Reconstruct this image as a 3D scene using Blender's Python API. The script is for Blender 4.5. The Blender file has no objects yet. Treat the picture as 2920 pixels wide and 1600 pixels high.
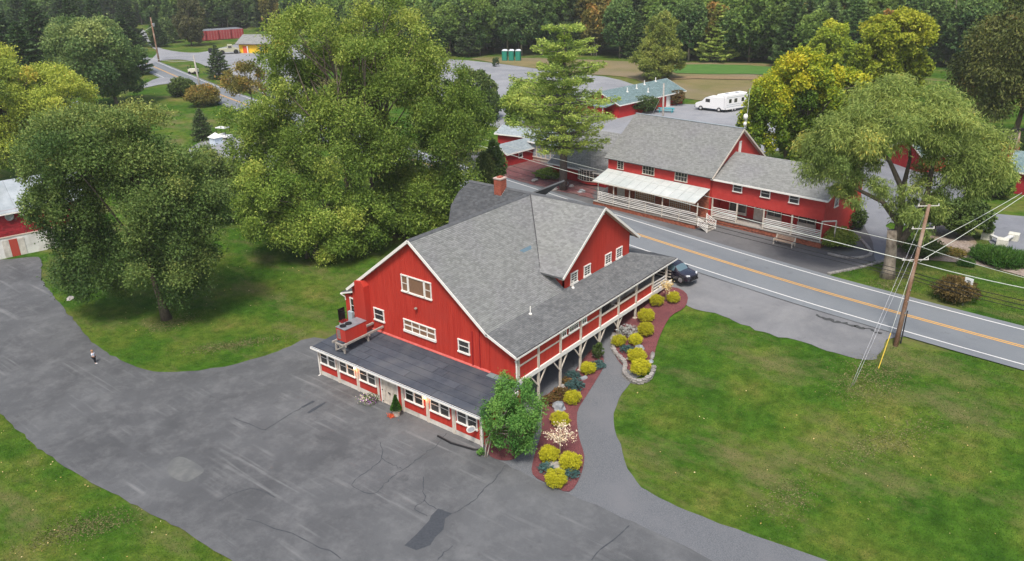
import bpy, bmesh, math, random
import numpy as np
from mathutils import Vector, Matrix
from mathutils.geometry import delaunay_2d_cdt

random.seed(7); rng = np.random.default_rng(7)
SC = bpy.context.scene
COL = SC.collection
R = math.radians

# ------------------------------------------------------------------ camera
CAMP = np.array([48.39, -35.46, 32.0]); FPX = 2260.0
PIT, ROL, YAW = R(22.4), R(-1.1), R(38.4)
_f = np.array([-math.sin(YAW), math.cos(YAW), 0]); _r = np.array([math.cos(YAW), math.sin(YAW), 0]); _u = np.array([0, 0, 1.0])
FWD = _f*math.cos(PIT) - _u*math.sin(PIT)
DN = -_f*math.sin(PIT) - _u*math.cos(PIT)
CX = math.cos(ROL)*_r - math.sin(ROL)*DN
CY = math.sin(ROL)*_r + math.cos(ROL)*DN
cam = bpy.data.cameras.new('camera'); camo = bpy.data.objects.new('camera', cam); COL.objects.link(camo)
cam.sensor_width = 36; cam.lens = FPX/2920*36; cam.clip_end = 3000; cam.clip_start = .5
mw = Matrix(((CX[0], -CY[0], -FWD[0], CAMP[0]), (CX[1], -CY[1], -FWD[1], CAMP[1]), (CX[2], -CY[2], -FWD[2], CAMP[2]), (0, 0, 0, 1)))
camo.matrix_world = mw
SC.camera = camo

# ------------------------------------------------------------------ light
W = bpy.data.worlds.new('World'); SC.world = W; W.use_nodes = True
nt = W.node_tree; bgn = nt.nodes['Background']
sky = nt.nodes.new('ShaderNodeTexSky'); sky.sky_type = 'NISHITA'; sky.sun_disc = False
SUN_EL, SUN_AZ = R(60), R(-58)      # azimuth measured anticlockwise from +x, direction towards the sun
sky.sun_elevation = SUN_EL; sky.sun_rotation = math.pi/2-SUN_AZ
sky.air_density = 1.3; sky.dust_density = 4.0; sky.ozone_density = 1.0
nt.links.new(sky.outputs[0], bgn.inputs[0]); bgn.inputs[1].default_value = 0.10
sl = bpy.data.lights.new('sun', 'SUN'); sl.energy = 2.4; sl.angle = R(13); sl.color = (1, .94, .86)
so = bpy.data.objects.new('sun', sl); COL.objects.link(so)
sd = Vector((math.cos(SUN_AZ)*math.cos(SUN_EL), math.sin(SUN_AZ)*math.cos(SUN_EL), math.sin(SUN_EL)))
so.rotation_euler = sd.to_track_quat('Z', 'Y').to_euler(); so.location = (0, 0, 60)
SC.view_settings.view_transform = 'Standard'; SC.view_settings.look = 'None'
SC.view_settings.exposure = 0.70; SC.view_settings.gamma = 1
SC.view_settings.use_curve_mapping = False
SC.cycles.max_bounces = 5; SC.cycles.diffuse_bounces = 3; SC.cycles.transparent_max_bounces = 4

# ------------------------------------------------------------------ the lie of the land
ROADC = [(110, 27.5), (70, 30.1), (45.5, 32.0), (32.3, 33.5), (24.3, 34.8), (14.2, 36.8), (7, 38.4), (-1, 40.2), (-12, 43), (-20, 44.9), (-45, 50.8),
         (-80, 58.5), (-110, 66.5), (-137.7, 74.5), (-149, 78), (-186, 89.5), (-230, 103.5), (-300, 128)]
def catmull(P, n=6, closed=False):
    P = [np.array(p, float) for p in P]; out = []; N = len(P)
    rngi = range(N) if closed else range(N-1)
    for i in rngi:
        a, b, c, d = (P[(i-1) % N], P[i], P[(i+1) % N], P[(i+2) % N]) if closed else (P[max(i-1, 0)], P[i], P[i+1], P[min(i+2, N-1)])
        for k in range(n):
            t = k/n
            out.append(.5*((2*b)+(-a+c)*t+(2*a-5*b+4*c-d)*t*t+(-a+3*b-3*c+d)*t**3))
    if not closed: out.append(P[-1])
    return out
_rc = np.array(ROADC, float); _ord = np.argsort(_rc[:, 0])
def road_y(x): return np.interp(x, _rc[_ord, 0], _rc[_ord, 1])
def ground(x, y):
    x = np.asarray(x, float); y = np.asarray(y, float)
    s = (road_y(x)-4.2)-y                       # metres south of the carriageway
    RW = 22.5+np.clip((-8-x)/72, 0, 1)*40
    t = np.clip(1-s/RW, 0, 1); z = 3*(t*t*(3-2*t)*.55+t*.45)
    dep = (x-CAMP[0])*_f[0]+(y-CAMP[1])*_f[1]
    side = (x-CAMP[0])*_r[0]+(y-CAMP[1])*_r[1]
    edge = 272+np.clip(-side-50, 0, 400)*1.0
    z = z+np.clip(dep-edge, 0, 330)*.17*np.clip((dep-edge)/60, 0, 1)
    return z
def gz(x, y): return float(ground(x, y))
def ray(px, py):
    return CX*((px-1460)/FPX)+CY*((py-800)/FPX)+FWD
def atz(px, py, z):
    v = ray(px, py); return CAMP+v*((z-CAMP[2])/v[2])
def at(px, py):
    z = 1.5
    for _ in range(25):
        p = atz(px, py, z); z = .5*z+.5*gz(p[0], p[1])
    p = atz(px, py, z); return np.array([p[0], p[1], gz(p[0], p[1])])
def D(x, y): return at(x*1.13354, y*1.13354)         # in the coordinates of a 2576-wide view
def depth(p): return float((np.array(p)-CAMP)@FWD)
def up_to(base, py):
    """height above base whose image row is py"""
    b = np.array(base, float)-CAMP; k = (py-800)/FPX
    return float(-(b@CY-k*(b@FWD))/(CY[2]-k*FWD[2]))
def on_depth(px, py, d):
    v = ray(px, py); return CAMP+v*d

# ------------------------------------------------------------------ materials
MATS = {}
def nd(t, ty, **k):
    n = t.nodes.new(ty)
    for a, b in k.items(): setattr(n, a, b)
    return n
def mat(name, c, c2=None, scale=3., rough=.8, bump=0., bscale=30., island=0., spec=.3, metal=0., emit=None, stretch=None, c3=None, s3=.2, detail=4, coat=0, obj_rand=0):
    if name in MATS: return MATS[name]
    m = bpy.data.materials.new(name); m.use_nodes = True; t = m.node_tree; b = t.nodes['Principled BSDF']; L = t.links.new
    b.inputs['Roughness'].default_value = rough; b.inputs['Specular IOR Level'].default_value = spec; b.inputs['Metallic'].default_value = metal
    if coat: b.inputs['Coat Weight'].default_value = coat
    tc = nd(t, 'ShaderNodeTexCoord'); src = tc.outputs['Object']
    if stretch:
        mp = nd(t, 'ShaderNodeMapping'); mp.inputs['Scale'].default_value = stretch; L(src, mp.inputs[0]); vsrc = mp.outputs[0]
    else: vsrc = src
    col = None
    if c2 is not None:
        n = nd(t, 'ShaderNodeTexNoise'); n.inputs['Scale'].default_value = scale; n.inputs['Detail'].default_value = detail; n.inputs['Roughness'].default_value = .62
        L(vsrc, n.inputs['Vector'])
        r = nd(t, 'ShaderNodeValToRGB'); r.color_ramp.elements[0].position = .33; r.color_ramp.elements[1].position = .67
        r.color_ramp.elements[0].color = (*c, 1); r.color_ramp.elements[1].color = (*c2, 1); L(n.outputs[0], r.inputs[0]); col = r.outputs[0]
        if c3 is not None:
            n2 = nd(t, 'ShaderNodeTexNoise'); n2.inputs['Scale'].default_value = s3; n2.inputs['Detail'].default_value = 5; L(src, n2.inputs['Vector'])
            r2 = nd(t, 'ShaderNodeValToRGB'); r2.color_ramp.elements[0].position = .45; r2.color_ramp.elements[1].position = .68
            mx = nd(t, 'ShaderNodeMix', data_type='RGBA'); L(n2.outputs[0], r2.inputs[0]); L(r2.outputs[0], mx.inputs[0]); L(col, mx.inputs[6]); mx.inputs[7].default_value = (*c3, 1); col = mx.outputs[2]
    if island or obj_rand:
        rnd = nd(t, 'ShaderNodeNewGeometry').outputs['Random Per Island'] if island else nd(t, 'ShaderNodeObjectInfo').outputs['Random']
        amt = island or obj_rand
        mr = nd(t, 'ShaderNodeMapRange'); mr.inputs[3].default_value = 1-amt; mr.inputs[4].default_value = 1+amt; L(rnd, mr.inputs[0])
        vm = nd(t, 'ShaderNodeVectorMath', operation='SCALE'); L(mr.outputs[0], vm.inputs['Scale'])
        if col: L(col, vm.inputs[0])
        else: vm.inputs[0].default_value = c
        col = vm.outputs[0]
    if col: L(col, b.inputs['Base Color'])
    else: b.inputs['Base Color'].default_value = (*c, 1)
    if bump:
        n = nd(t, 'ShaderNodeTexNoise'); n.inputs['Scale'].default_value = bscale; n.inputs['Detail'].default_value = 3; L(vsrc, n.inputs['Vector'])
        bp = nd(t, 'ShaderNodeBump'); bp.inputs['Strength'].default_value = bump; bp.inputs['Distance'].default_value = .03; L(n.outputs[0], bp.inputs['Height']); L(bp.outputs[0], b.inputs['Normal'])
    if emit: b.inputs['Emission Color'].default_value = (*emit[0], 1); b.inputs['Emission Strength'].default_value = emit[1]
    MATS[name] = m; return m

def grass_mat():
    m = bpy.data.materials.new('lawn grass'); m.use_nodes = True; t = m.node_tree; b = t.nodes['Principled BSDF']; L = t.links.new
    b.inputs['Roughness'].default_value = .95; b.inputs['Specular IOR Level'].default_value = .05
    src = nd(t, 'ShaderNodeTexCoord').outputs['Object']
    def noise(s, d=5, r=.6, st=None):
        n = nd(t, 'ShaderNodeTexNoise'); n.inputs['Scale'].default_value = s; n.inputs['Detail'].default_value = d; n.inputs['Roughness'].default_value = r
        if st:
            mp = nd(t, 'ShaderNodeMapping'); mp.inputs['Scale'].default_value = st; mp.inputs['Rotation'].default_value = (0, 0, R(35)); L(src, mp.inputs[0]); L(mp.outputs[0], n.inputs['Vector'])
        else: L(src, n.inputs['Vector'])
        return n.outputs[0]
    def ramp(f, stops):
        r = nd(t, 'ShaderNodeValToRGB'); e = r.color_ramp.elements
        while len(e) < len(stops): e.new(.5)
        for k, (p, c) in enumerate(stops): e[k].position = p; e[k].color = (*c, 1)
        L(f, r.inputs[0]); return r.outputs[0]
    def mix(a, c, f, mode='MIX'):
        x = nd(t, 'ShaderNodeMix', data_type='RGBA', blend_type=mode); L(f, x.inputs[0]) if not isinstance(f, float) else setattr(x.inputs[0], 'default_value', f)
        L(a, x.inputs[6]); L(c, x.inputs[7]) if not isinstance(c, tuple) else setattr(x.inputs[7], 'default_value', (*c, 1)); return x.outputs[2]
    base = ramp(noise(.16, 6, .62), [(.28, (.026, .082, .009)), (.44, (.050, .118, .013)), (.58, (.092, .140, .022)), (.72, (.170, .160, .052))])
    med = ramp(noise(1.1, 5, .7), [(.35, (.45, .5, .4)), (.65, (1.25, 1.2, 1.2))])
    c = mix(base, med, .75, 'MULTIPLY')
    fine = ramp(noise(9, 4, .8), [(.3, (.5, .55, .5)), (.7, (1.5, 1.4, 1.3))])
    c = mix(c, fine, .8, 'MULTIPLY')
    dry = ramp(noise(.09, 6, .7, (1, 2.2, 1)), [(.50, (0, 0, 0)), (.66, (.75, .75, .75))])
    c = mix(c, (.155, .135, .062), dry)
    L(c, b.inputs['Base Color'])
    bp = nd(t, 'ShaderNodeBump'); bp.inputs['Strength'].default_value = .6; bp.inputs['Distance'].default_value = .06; L(noise(14, 4, .8), bp.inputs['Height']); L(bp.outputs[0], b.inputs['Normal'])
    MATS['lawn grass'] = m; return m

def asphalt_mat(name, c1, c2, light, streak=1., dist=.25):
    m = bpy.data.materials.new(name); m.use_nodes = True; t = m.node_tree; b = t.nodes['Principled BSDF']; L = t.links.new
    b.inputs['Roughness'].default_value = .9; b.inputs['Specular IOR Level'].default_value = .2
    src = nd(t, 'ShaderNodeTexCoord').outputs['Object']
    def noise(s, d=5, r=.6, st=None, ro=0, di=0.):
        n = nd(t, 'ShaderNodeTexNoise'); n.inputs['Scale'].default_value = s; n.inputs['Detail'].default_value = d; n.inputs['Roughness'].default_value = r; n.inputs['Distortion'].default_value = di
        if st:
            mp = nd(t, 'ShaderNodeMapping'); mp.inputs['Scale'].default_value = st; mp.inputs['Rotation'].default_value = (0, 0, ro); L(src, mp.inputs[0]); L(mp.outputs[0], n.inputs['Vector'])
        else: L(src, n.inputs['Vector'])
        return n.outputs[0]
    def rmp(f, a, bb):
        r = nd(t, 'ShaderNodeMapRange', clamp=True); r.inputs[1].default_value = a; r.inputs[2].default_value = bb; L(f, r.inputs[0]); return r.outputs[0]
    def mix(a, c, f):
        x = nd(t, 'ShaderNodeMix', data_type='RGBA'); L(f, x.inputs[0])
        for s, k in ((a, 6), (c, 7)):
            if isinstance(s, tuple): x.inputs[k].default_value = (*s, 1)
            else: L(s, x.inputs[k])
        return x.outputs[2]
    def mul(f, k):
        x = nd(t, 'ShaderNodeMath', operation='MULTIPLY'); L(f, x.inputs[0])
        if isinstance(k, float): x.inputs[1].default_value = k
        else: L(k, x.inputs[1])
        return x.outputs[0]
    c = mix(c1, c2, rmp(noise(.12, 7, .62, di=.6), .36, .64))
    c = mix(c, light, mul(rmp(noise(.5, 8, .75), .46, .8), .55))
    if streak:
        for ro, sc in ((.5, .8), (1.35, .7), (-.35, .6), (2.3, .6)):
            s = rmp(noise(1.2, 3, .5, (.06, 1.5, 1), ro, .5), .60, .74)
            gate = rmp(noise(.22, 3, .5), .48, .66)
            c = mix(c, light, mul(mul(s, gate), .62*streak*sc))
    c = mix(c, tuple(v*.55 for v in c1), mul(rmp(noise(.75, 5, .7), .60, .78), .5))
    spk = rmp(noise(38, 2, .6), .66, .8)
    c = mix(c, tuple(min(1, v*2.4) for v in light), mul(spk, .6))
    L(c, b.inputs['Base Color'])
    bp = nd(t, 'ShaderNodeBump'); bp.inputs['Strength'].default_value = .25; bp.inputs['Distance'].default_value = .02; L(noise(30, 3), bp.inputs['Height']); L(bp.outputs[0], b.inputs['Normal'])
    MATS[name] = m; return m

def leaf_mat(name, stops, scale=.35, trans=.34, rough=.6):
    """leaf colour from a per-leaf value and a soft clump noise"""
    if name in MATS: return MATS[name]
    m = bpy.data.materials.new(name); m.use_nodes = True; t = m.node_tree; b = t.nodes['Principled BSDF']; L = t.links.new
    b.inputs['Roughness'].default_value = rough; b.inputs['Specular IOR Level'].default_value = .25
    at_ = nd(t, 'ShaderNodeAttribute', attribute_name='tint')
    r = nd(t, 'ShaderNodeValToRGB'); e = r.color_ramp.elements
    while len(e) < len(stops): e.new(.5)
    for k, (p, c) in enumerate(stops): e[k].position = p; e[k].color = (*c, 1)
    L(at_.outputs['Fac'], r.inputs[0])
    oi = nd(t, 'ShaderNodeObjectInfo'); mr = nd(t, 'ShaderNodeMapRange'); mr.inputs[3].default_value = .82; mr.inputs[4].default_value = 1.18; L(oi.outputs['Random'], mr.inputs[0])
    vm = nd(t, 'ShaderNodeVectorMath', operation='SCALE'); L(r.outputs[0], vm.inputs[0]); L(mr.outputs[0], vm.inputs['Scale'])
    L(vm.outputs[0], b.inputs['Base Color'])
    tr = nd(t, 'ShaderNodeBsdfTranslucent'); L(vm.outputs[0], tr.inputs[0]); mx = nd(t, 'ShaderNodeMixShader'); mx.inputs[0].default_value = trans
    L(b.outputs[0], mx.inputs[1]); L(tr.outputs[0], mx.inputs[2]); L(mx.outputs[0], t.nodes['Material Output'].inputs[0])
    MATS[name] = m; return m

RED = mat('barn red paint', (.40, .032, .022), (.49, .048, .032), 1.6, .65, .15, 6, spec=.15, stretch=(2.2, 2.2, .22), c3=(.40, .045, .034), s3=.35)
RED2 = mat('house red clapboard paint', (.42, .036, .032), (.49, .052, .044), 1.5, .6, spec=.25)
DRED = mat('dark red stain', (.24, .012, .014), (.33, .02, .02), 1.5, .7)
WHITE = mat('white trim paint', (.74, .72, .68), (.82, .80, .76), 6, .5, spec=.4)
CREAM = mat('cream weathered paint', (.50, .44, .37), (.62, .57, .50), 4, .6)
CREAM2 = mat('pale cream block wall', (.55, .52, .47), (.66, .63, .57), 3, .8, c3=(.42, .40, .36), s3=1.2)
GLASS = mat('dark window glass', (.012, .014, .018), (.075, .072, .068), .9, .08, spec=.8, obj_rand=.6)
CURT = mat('window with brown curtain', (.16, .09, .055), (.26, .15, .09), 5, .3, spec=.6, stretch=(6, 6, .6))
SHIN = mat('grey roof shingle', (.225, .232, .228), (.26, .268, .262), 2.5, .9, .2, 60, island=.17, spec=.1, c3=(.235, .238, .245), s3=.25)
SHINB = mat('dark grey roof shingle', (.075, .08, .088), (.11, .115, .122), 2, .9, .3, 60, island=.18, spec=.15)
SHINP = mat('weathered porch shingle', (.125, .130, .136), (.175, .18, .183), 1.6, .9, .3, 60, island=.18, spec=.15)
SHINT = mat('teal grey roof shingle', (.13, .20, .21), (.19, .26, .27), 1.5, .9, island=.15, spec=.15)
SHINL = mat('pale grey roof shingle', (.26, .31, .34), (.34, .39, .42), 1.5, .9, island=.1, spec=.15)
FELT = mat('dark roll roofing', (.044, .052, .069), (.066, .076, .095), 1.6, .8, .2, 20, spec=.25, c3=(.085, .092, .105), s3=.5, obj_rand=.14, detail=6)
METALW = mat('white standing seam metal', (.44, .47, .46), (.52, .545, .53), .9, .5, spec=.4, c3=(.40, .44, .43), s3=.5, obj_rand=.04)
MGREY = mat('weathered grey wood', (.26, .24, .215), (.38, .36, .33), 6, .8, stretch=(1, 1, .3))
BRICKM = mat('red clay brick', (.26, .075, .045), (.36, .12, .07), 3, .85, island=.35)
BRICKC = mat('orange chimney brick', (.30, .080, .050), (.37, .11, .07), 4, .85, island=.2)
MORTAR = mat('mortar', (.34, .29, .25), (.42, .36, .32), 5, .9)
STONE = mat('grey field stone', (.20, .19, .185), (.36, .34, .32), 2.5, .85, .5, 12, obj_rand=.25)
STONEB = mat('blue grey boulder', (.15, .17, .19), (.34, .36, .38), 2.2, .85, .6, 8)
BARK = mat('grey brown bark', (.085, .068, .052), (.17, .14, .11), 3, .95, .8, 10, stretch=(4, 4, .6))
BARKL = mat('pale scarred bark', (.26, .22, .175), (.42, .36, .29), 3, .9, .7, 8, stretch=(5, 5, .5), c3=(.14, .11, .085), s3=1.5)
PINEB = mat('pine bark', (.12, .10, .088), (.20, .17, .15), 3, .95, .8, 9, stretch=(3, 3, 1))
POLEW = mat('brown pole timber', (.13, .065, .038), (.24, .14, .09), 3, .85, .4, 14, stretch=(6, 6, .3), c3=(.30, .24, .19), s3=.4)
BLACK = mat('black plastic', (.012, .012, .014), rough=.5)
DARK = mat('deep interior', (.02, .018, .018), rough=.9)
STEEL = mat('galvanised steel', (.36, .37, .40), (.46, .47, .50), 4, .4, metal=.6)
CABLE = mat('black cable', (.02, .02, .022), rough=.6)
CABLEW = mat('pale cable', (.62, .66, .60), rough=.5)
BULB = mat('lit bulb', (1, .6, .3), emit=((1, .42, .16), 9.))
GRASS = grass_mat()
ASPH = asphalt_mat('old car park asphalt', (.072, .0755, .081), (.108, .113, .120), (.205, .210, .214), 1.4)
ROADM = asphalt_mat('road asphalt', (.165, .182, .200), (.185, .203, .222), (.21, .22, .23), 0)
APRON = asphalt_mat('dusty verge asphalt', (.135, .140, .150), (.20, .205, .215), (.25, .25, .25), .5)
APROND = asphalt_mat('dark forecourt asphalt', (.085, .085, .09), (.125, .125, .13), (.17, .17, .17), .6)
GRAVEL = mat('blue grey gravel', (.085, .093, .104), (.170, .178, .192), 16, .95, .5, 40, c3=(.148, .153, .165), s3=.3, detail=3)
LOT = asphalt_mat('pale far lot', (.20, .21, .23), (.27, .28, .30), (.34, .33, .33), .7)
MULCH = mat('dark red mulch', (.085, .026, .030), (.22, .075, .078), 12, .95, 1., 22, detail=5, c3=(.12, .04, .045), s3=.8)
MULCHB = mat('pale wood chip mulch', (.17, .13, .105), (.38, .32, .28), 5, .95, 1., 14, detail=6, c3=(.22, .17, .11), s3=.3)
DIRT = mat('bare brown earth', (.17, .115, .06), (.26, .19, .10), 1.5, .95, .6, 12, detail=6)
PATCH = mat('fresh asphalt patch', (.042, .048, .058), (.060, .067, .078), 8, .85, .4, 30)
PAVER = mat('red paver walk', (.15, .055, .058), (.21, .085, .085), 2, .85, island=.2, c3=(.20, .11, .10), s3=.5)
WHITEP = mat('white road paint', (.74, .74, .72), (.66, .66, .65), 6, .7)
YELP = mat('yellow road paint', (.75, .40, .07), (.66, .35, .07), 8, .7)
FORESTF = mat('forest floor', (.018, .022, .008), (.05, .04, .018), .3, 1.)

# ------------------------------------------------------------------ mesh tools
def link(o, parent=None):
    COL.objects.link(o)
    if parent is not None: o.parent = parent
    return o
def tag(o, label=None, cat=None, group=None, kind=None):
    if label: o['label'] = label
    if cat: o['category'] = cat
    if group: o['group'] = group
    if kind: o['kind'] = kind
    return o
def thing(name, label, cat, loc=(0, 0, 0), rot=0., group=None, scale=None):
    o = bpy.data.objects.new(name, None); o.empty_display_size = .3; link(o); o.location = loc; o.rotation_euler = (0, 0, rot)
    if scale: o.scale = scale
    return tag(o, label, cat, group)
class MB:
    def __init__(s): s.v = []; s.f = []; s.m = Matrix.Identity(4)
    def add(s, vs, fs):
        n = len(s.v); s.v += [tuple(s.m @ Vector(v)) for v in vs]; s.f += [tuple(n+i for i in f) for f in fs]
    def box(s, x0, x1, y0, y1, z0, z1):
        s.add([(x0, y0, z0), (x1, y0, z0), (x1, y1, z0), (x0, y1, z0), (x0, y0, z1), (x1, y0, z1), (x1, y1, z1), (x0, y1, z1)],
              [(0, 3, 2, 1), (4, 5, 6, 7), (0, 1, 5, 4), (1, 2, 6, 5), (2, 3, 7, 6), (3, 0, 4, 7)])
        return s
    def prism(s, pts, y0, y1):        # pts in x,z; extruded along y
        n = len(pts)
        s.add([(x, y0, z) for x, z in pts]+[(x, y1, z) for x, z in pts],
              [tuple(range(n)), tuple(range(2*n-1, n-1, -1))]+[(i, i+n, (i+1) % n+n, (i+1) % n) for i in range(n)])
        return s
    def slab(s, P, n, t):             # planar polygon thickened downwards along n
        P = [Vector(p) for p in P]; n = Vector(n).normalized(); k = len(P)
        s.add(P+[p-n*t for p in P], [tuple(range(k)), tuple(range(2*k-1, k-1, -1))]+[((i+1) % k, i, i+k, (i+1) % k+k) for i in range(k)])
        return s
    def bar(s, a, b, w, h=None, up=(0, 0, 1)):
        a = Vector(a); b = Vector(b); d = (b-a); L = d.length; d.normalize(); h = h or w; up = Vector(up)
        if abs(d.dot(up)) > .98: up = Vector((0, 1, 0))
        sx = d.cross(up).normalized(); sz = sx.cross(d).normalized()
        s.add([a+sx*(i*w/2)+sz*(j*h/2) for i, j in ((-1, -1), (1, -1), (1, 1), (-1, 1))]+[b+sx*(i*w/2)+sz*(j*h/2) for i, j in ((-1, -1), (1, -1), (1, 1), (-1, 1))],
              [(0, 3, 2, 1), (4, 5, 6, 7), (0, 1, 5, 4), (1, 2, 6, 5), (2, 3, 7, 6), (3, 0, 4, 7)])
        return s
    def tube(s, pts, rs, n=8, cap=True):
        pts = [Vector(p) for p in pts]; k = len(pts)
        if not hasattr(rs, '__len__'): rs = [rs]*k
        vs = []; ref = Vector((.31, .95, .07))
        for i, p in enumerate(pts):
            d = (pts[min(i+1, k-1)]-pts[max(i-1, 0)]).normalized()
            a = d.cross(ref); a = a.normalized() if a.length > .05 else d.cross(Vector((1, 0, 0))).normalized(); b = d.cross(a)
            vs += [p+(a*math.cos(2*math.pi*j/n)+b*math.sin(2*math.pi*j/n))*rs[i] for j in range(n)]
        fs = [(i*n+j, i*n+(j+1) % n, (i+1)*n+(j+1) % n, (i+1)*n+j) for i in range(k-1) for j in range(n)]
        if cap: fs += [tuple(range(n-1, -1, -1)), tuple((k-1)*n+j for j in range(n))]
        s.add(vs, fs); return s
    def lathe(s, prof, n=12, c=(0, 0)):
        k = len(prof)
        s.add([(c[0]+r*math.cos(2*math.pi*j/n), c[1]+r*math.sin(2*math.pi*j/n), z) for r, z in prof for j in range(n)],
              [(i*n+j, i*n+(j+1) % n, (i+1)*n+(j+1) % n, (i+1)*n+j) for i in range(k-1) for j in range(n)]+[tuple(range(n-1, -1, -1)), tuple((k-1)*n+j for j in range(n))])
        return s
    def mesh(s, name):
        me = bpy.data.meshes.new(name); me.from_pydata(s.v, [], s.f); me.update(); return me
    def build(s, name, m, parent=None, label=None, kind=None, smooth=False):
        me = s.mesh(name); me.materials.append(m)
        if smooth:
            for p in me.polygons: p.use_smooth = True
        o = link(bpy.data.objects.new(name, me), parent)
        return tag(o, label, None, None, kind)
def inst(name, me, parent=None, loc=(0, 0, 0), rot=(0, 0, 0), scale=None):
    o = link(bpy.data.objects.new(name, me), parent); o.location = loc; o.rotation_euler = rot
    if scale is not None: o.scale = scale
    return o
def copy_thing(root, loc, rotz=0., scale=None, label=None, group=None):
    r = root.copy(); COL.objects.link(r); r.location = loc; r.rotation_euler = (0, 0, rotz)
    if scale is not None: r.scale = scale if hasattr(scale, '__len__') else (scale,)*3
    if label: r['label'] = label
    if group: r['group'] = group
    for ch in list(root.children):
        c = ch.copy(); COL.objects.link(c); c.parent = r
        for g in list(ch.children):
            d = g.copy(); COL.objects.link(d); d.parent = c
    return r
def big_mesh(name, V, F, m, parent=None, tint=None, kind=None):
    """V (n,3), F (k,4) numpy"""
    me = bpy.data.meshes.new(name); n, k = len(V), len(F); w = F.shape[1]
    me.vertices.add(n); me.vertices.foreach_set('co', np.ascontiguousarray(V, np.float32).ravel())
    me.loops.add(k*w); me.loops.foreach_set('vertex_index', np.ascontiguousarray(F, np.int32).ravel())
    me.polygons.add(k); me.polygons.foreach_set('loop_start', np.arange(0, k*w, w, dtype=np.int32))
    try: me.polygons.foreach_set('loop_total', np.full(k, w, np.int32))
    except Exception: pass
    me.update(calc_edges=True)
    if tint is not None:
        a = me.attributes.new('tint', 'FLOAT', 'POINT'); a.data.foreach_set('value', tint.astype(np.float32))
    me.materials.append(m)
    o = link(bpy.data.objects.new(name, me), parent)
    return tag(o, kind=kind)

def sheet(name, pts, lift, m, step=2., smooth=True, uvz=ground, n=5, rag=.0):
    """ground-hugging sheet over a closed outline of (x,y) points"""
    P = catmull([p[:2] for p in pts], n, True) if smooth else [np.array(p[:2], float) for p in pts]
    Q = []
    for i in range(len(P)):
        a, b = P[i], P[(i+1) % len(P)]; k = max(1, int(np.hypot(*(b-a))/(.6 if rag else step)))
        for j in range(k): Q.append(a+(b-a)*j/k+rng.normal(0, 1, 2)*rag)
    Q = [Vector((float(q[0]), float(q[1]))) for q in Q]
    xs = [q.x for q in Q]; ys = [q.y for q in Q]; nb = len(Q); pts2 = list(Q)
    gx = np.arange(min(xs)+step*.5, max(xs), step); gy = np.arange(min(ys)+step*.5, max(ys), step)
    A = np.array([(q.x, q.y) for q in Q]); B = np.roll(A, -1, 0)
    for x in gx:
        for y in gy:
            c = ((A[:, 1] > y) != (B[:, 1] > y)); 
            xi = (B[:, 0]-A[:, 0])*(y-A[:, 1])/(B[:, 1]-A[:, 1]+1e-12)+A[:, 0]
            if np.sum(c & (x < xi)) % 2: pts2.append(Vector((x, y)))
    v, e, f, *_ = delaunay_2d_cdt(pts2, [(i, (i+1) % nb) for i in range(nb)], [], 1, 1e-4)
    me = bpy.data.meshes.new(name)
    X = np.array([p.x for p in v]); Y = np.array([p.y for p in v]); Z = ground(X, Y)+lift
    me.from_pydata([(float(a), float(b), float(c)) for a, b, c in zip(X, Y, Z)], [], [tuple(q) for q in f]); me.materials.append(m); me.update()
    if len(me.polygons) and sum(p.normal.z for p in me.polygons) < 0: me.flip_normals()
    o = link(bpy.data.objects.new(name, me)); return tag(o, kind='structure')
def ribbon(name, line, w0, w1, lift, m, kind='structure', parent=None, step=2., wob=0.):
    P = []
    L_ = [np.array(p[:2], float) for p in line]
    for i in range(len(L_)-1):
        a, b = L_[i], L_[i+1]; k = max(1, int(np.hypot(*(b-a))/step)); P += [a+(b-a)*j/k for j in range(k)]
    P.append(L_[-1]); P = np.array(P); T = np.gradient(P, axis=0); T /= np.linalg.norm(T, axis=1)[:, None]; N = np.stack([-T[:, 1], T[:, 0]], 1)
    ww = rng.uniform(1-wob, 1+wob, len(P))[:, None] if wob else 1
    A = P+N*w0*ww; B = P+N*w1*ww; n = len(P)
    V = np.concatenate([np.column_stack([A, ground(A[:, 0], A[:, 1])+lift]), np.column_stack([B, ground(B[:, 0], B[:, 1])+lift])])
    F = np.array([(i+1, i, i+n, i+n+1) if w1 > w0 else (i, i+1, i+n+1, i+n) for i in range(n-1)])
    F = F[:, ::-1] if w1 > w0 else F
    o = big_mesh(name, V, F, m, parent)
    if sum(p.normal.z for p in o.data.polygons) < 0: o.data.flip_normals()
    return tag(o, kind=kind)

# ------------------------------------------------------------------ ground
def axis(lo, hi, fine0, fine1, st):
    a = list(np.arange(fine0, fine1, st)); x = fine1; d = st
    while x < hi: a.append(x); d *= 1.25; x += d
    a.append(hi); x = fine0; d = st; b = []
    while x > lo: d *= 1.25; x -= d; b.append(max(x, lo))
    return np.array(sorted(set(b+a)))
gx = axis(-900, 500, -150, 70, 2.); gy = axis(-260, 1100, -45, 110, 2.)
GX, GY = np.meshgrid(gx, gy, indexing='ij'); GZ = ground(GX, GY)
V = np.column_stack([GX.ravel(), GY.ravel(), GZ.ravel()]); ny = len(gy)
I, J = np.meshgrid(np.arange(len(gx)-1), np.arange(ny-1), indexing='ij'); I = I.ravel(); J = J.ravel()
F = np.column_stack([I*ny+J, (I+1)*ny+J, (I+1)*ny+J+1, I*ny+J+1])
g = big_mesh('ground', V, F, GRASS, kind='structure')

def DP(l): return [tuple(D(*p)[:2]) for p in l]
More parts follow.
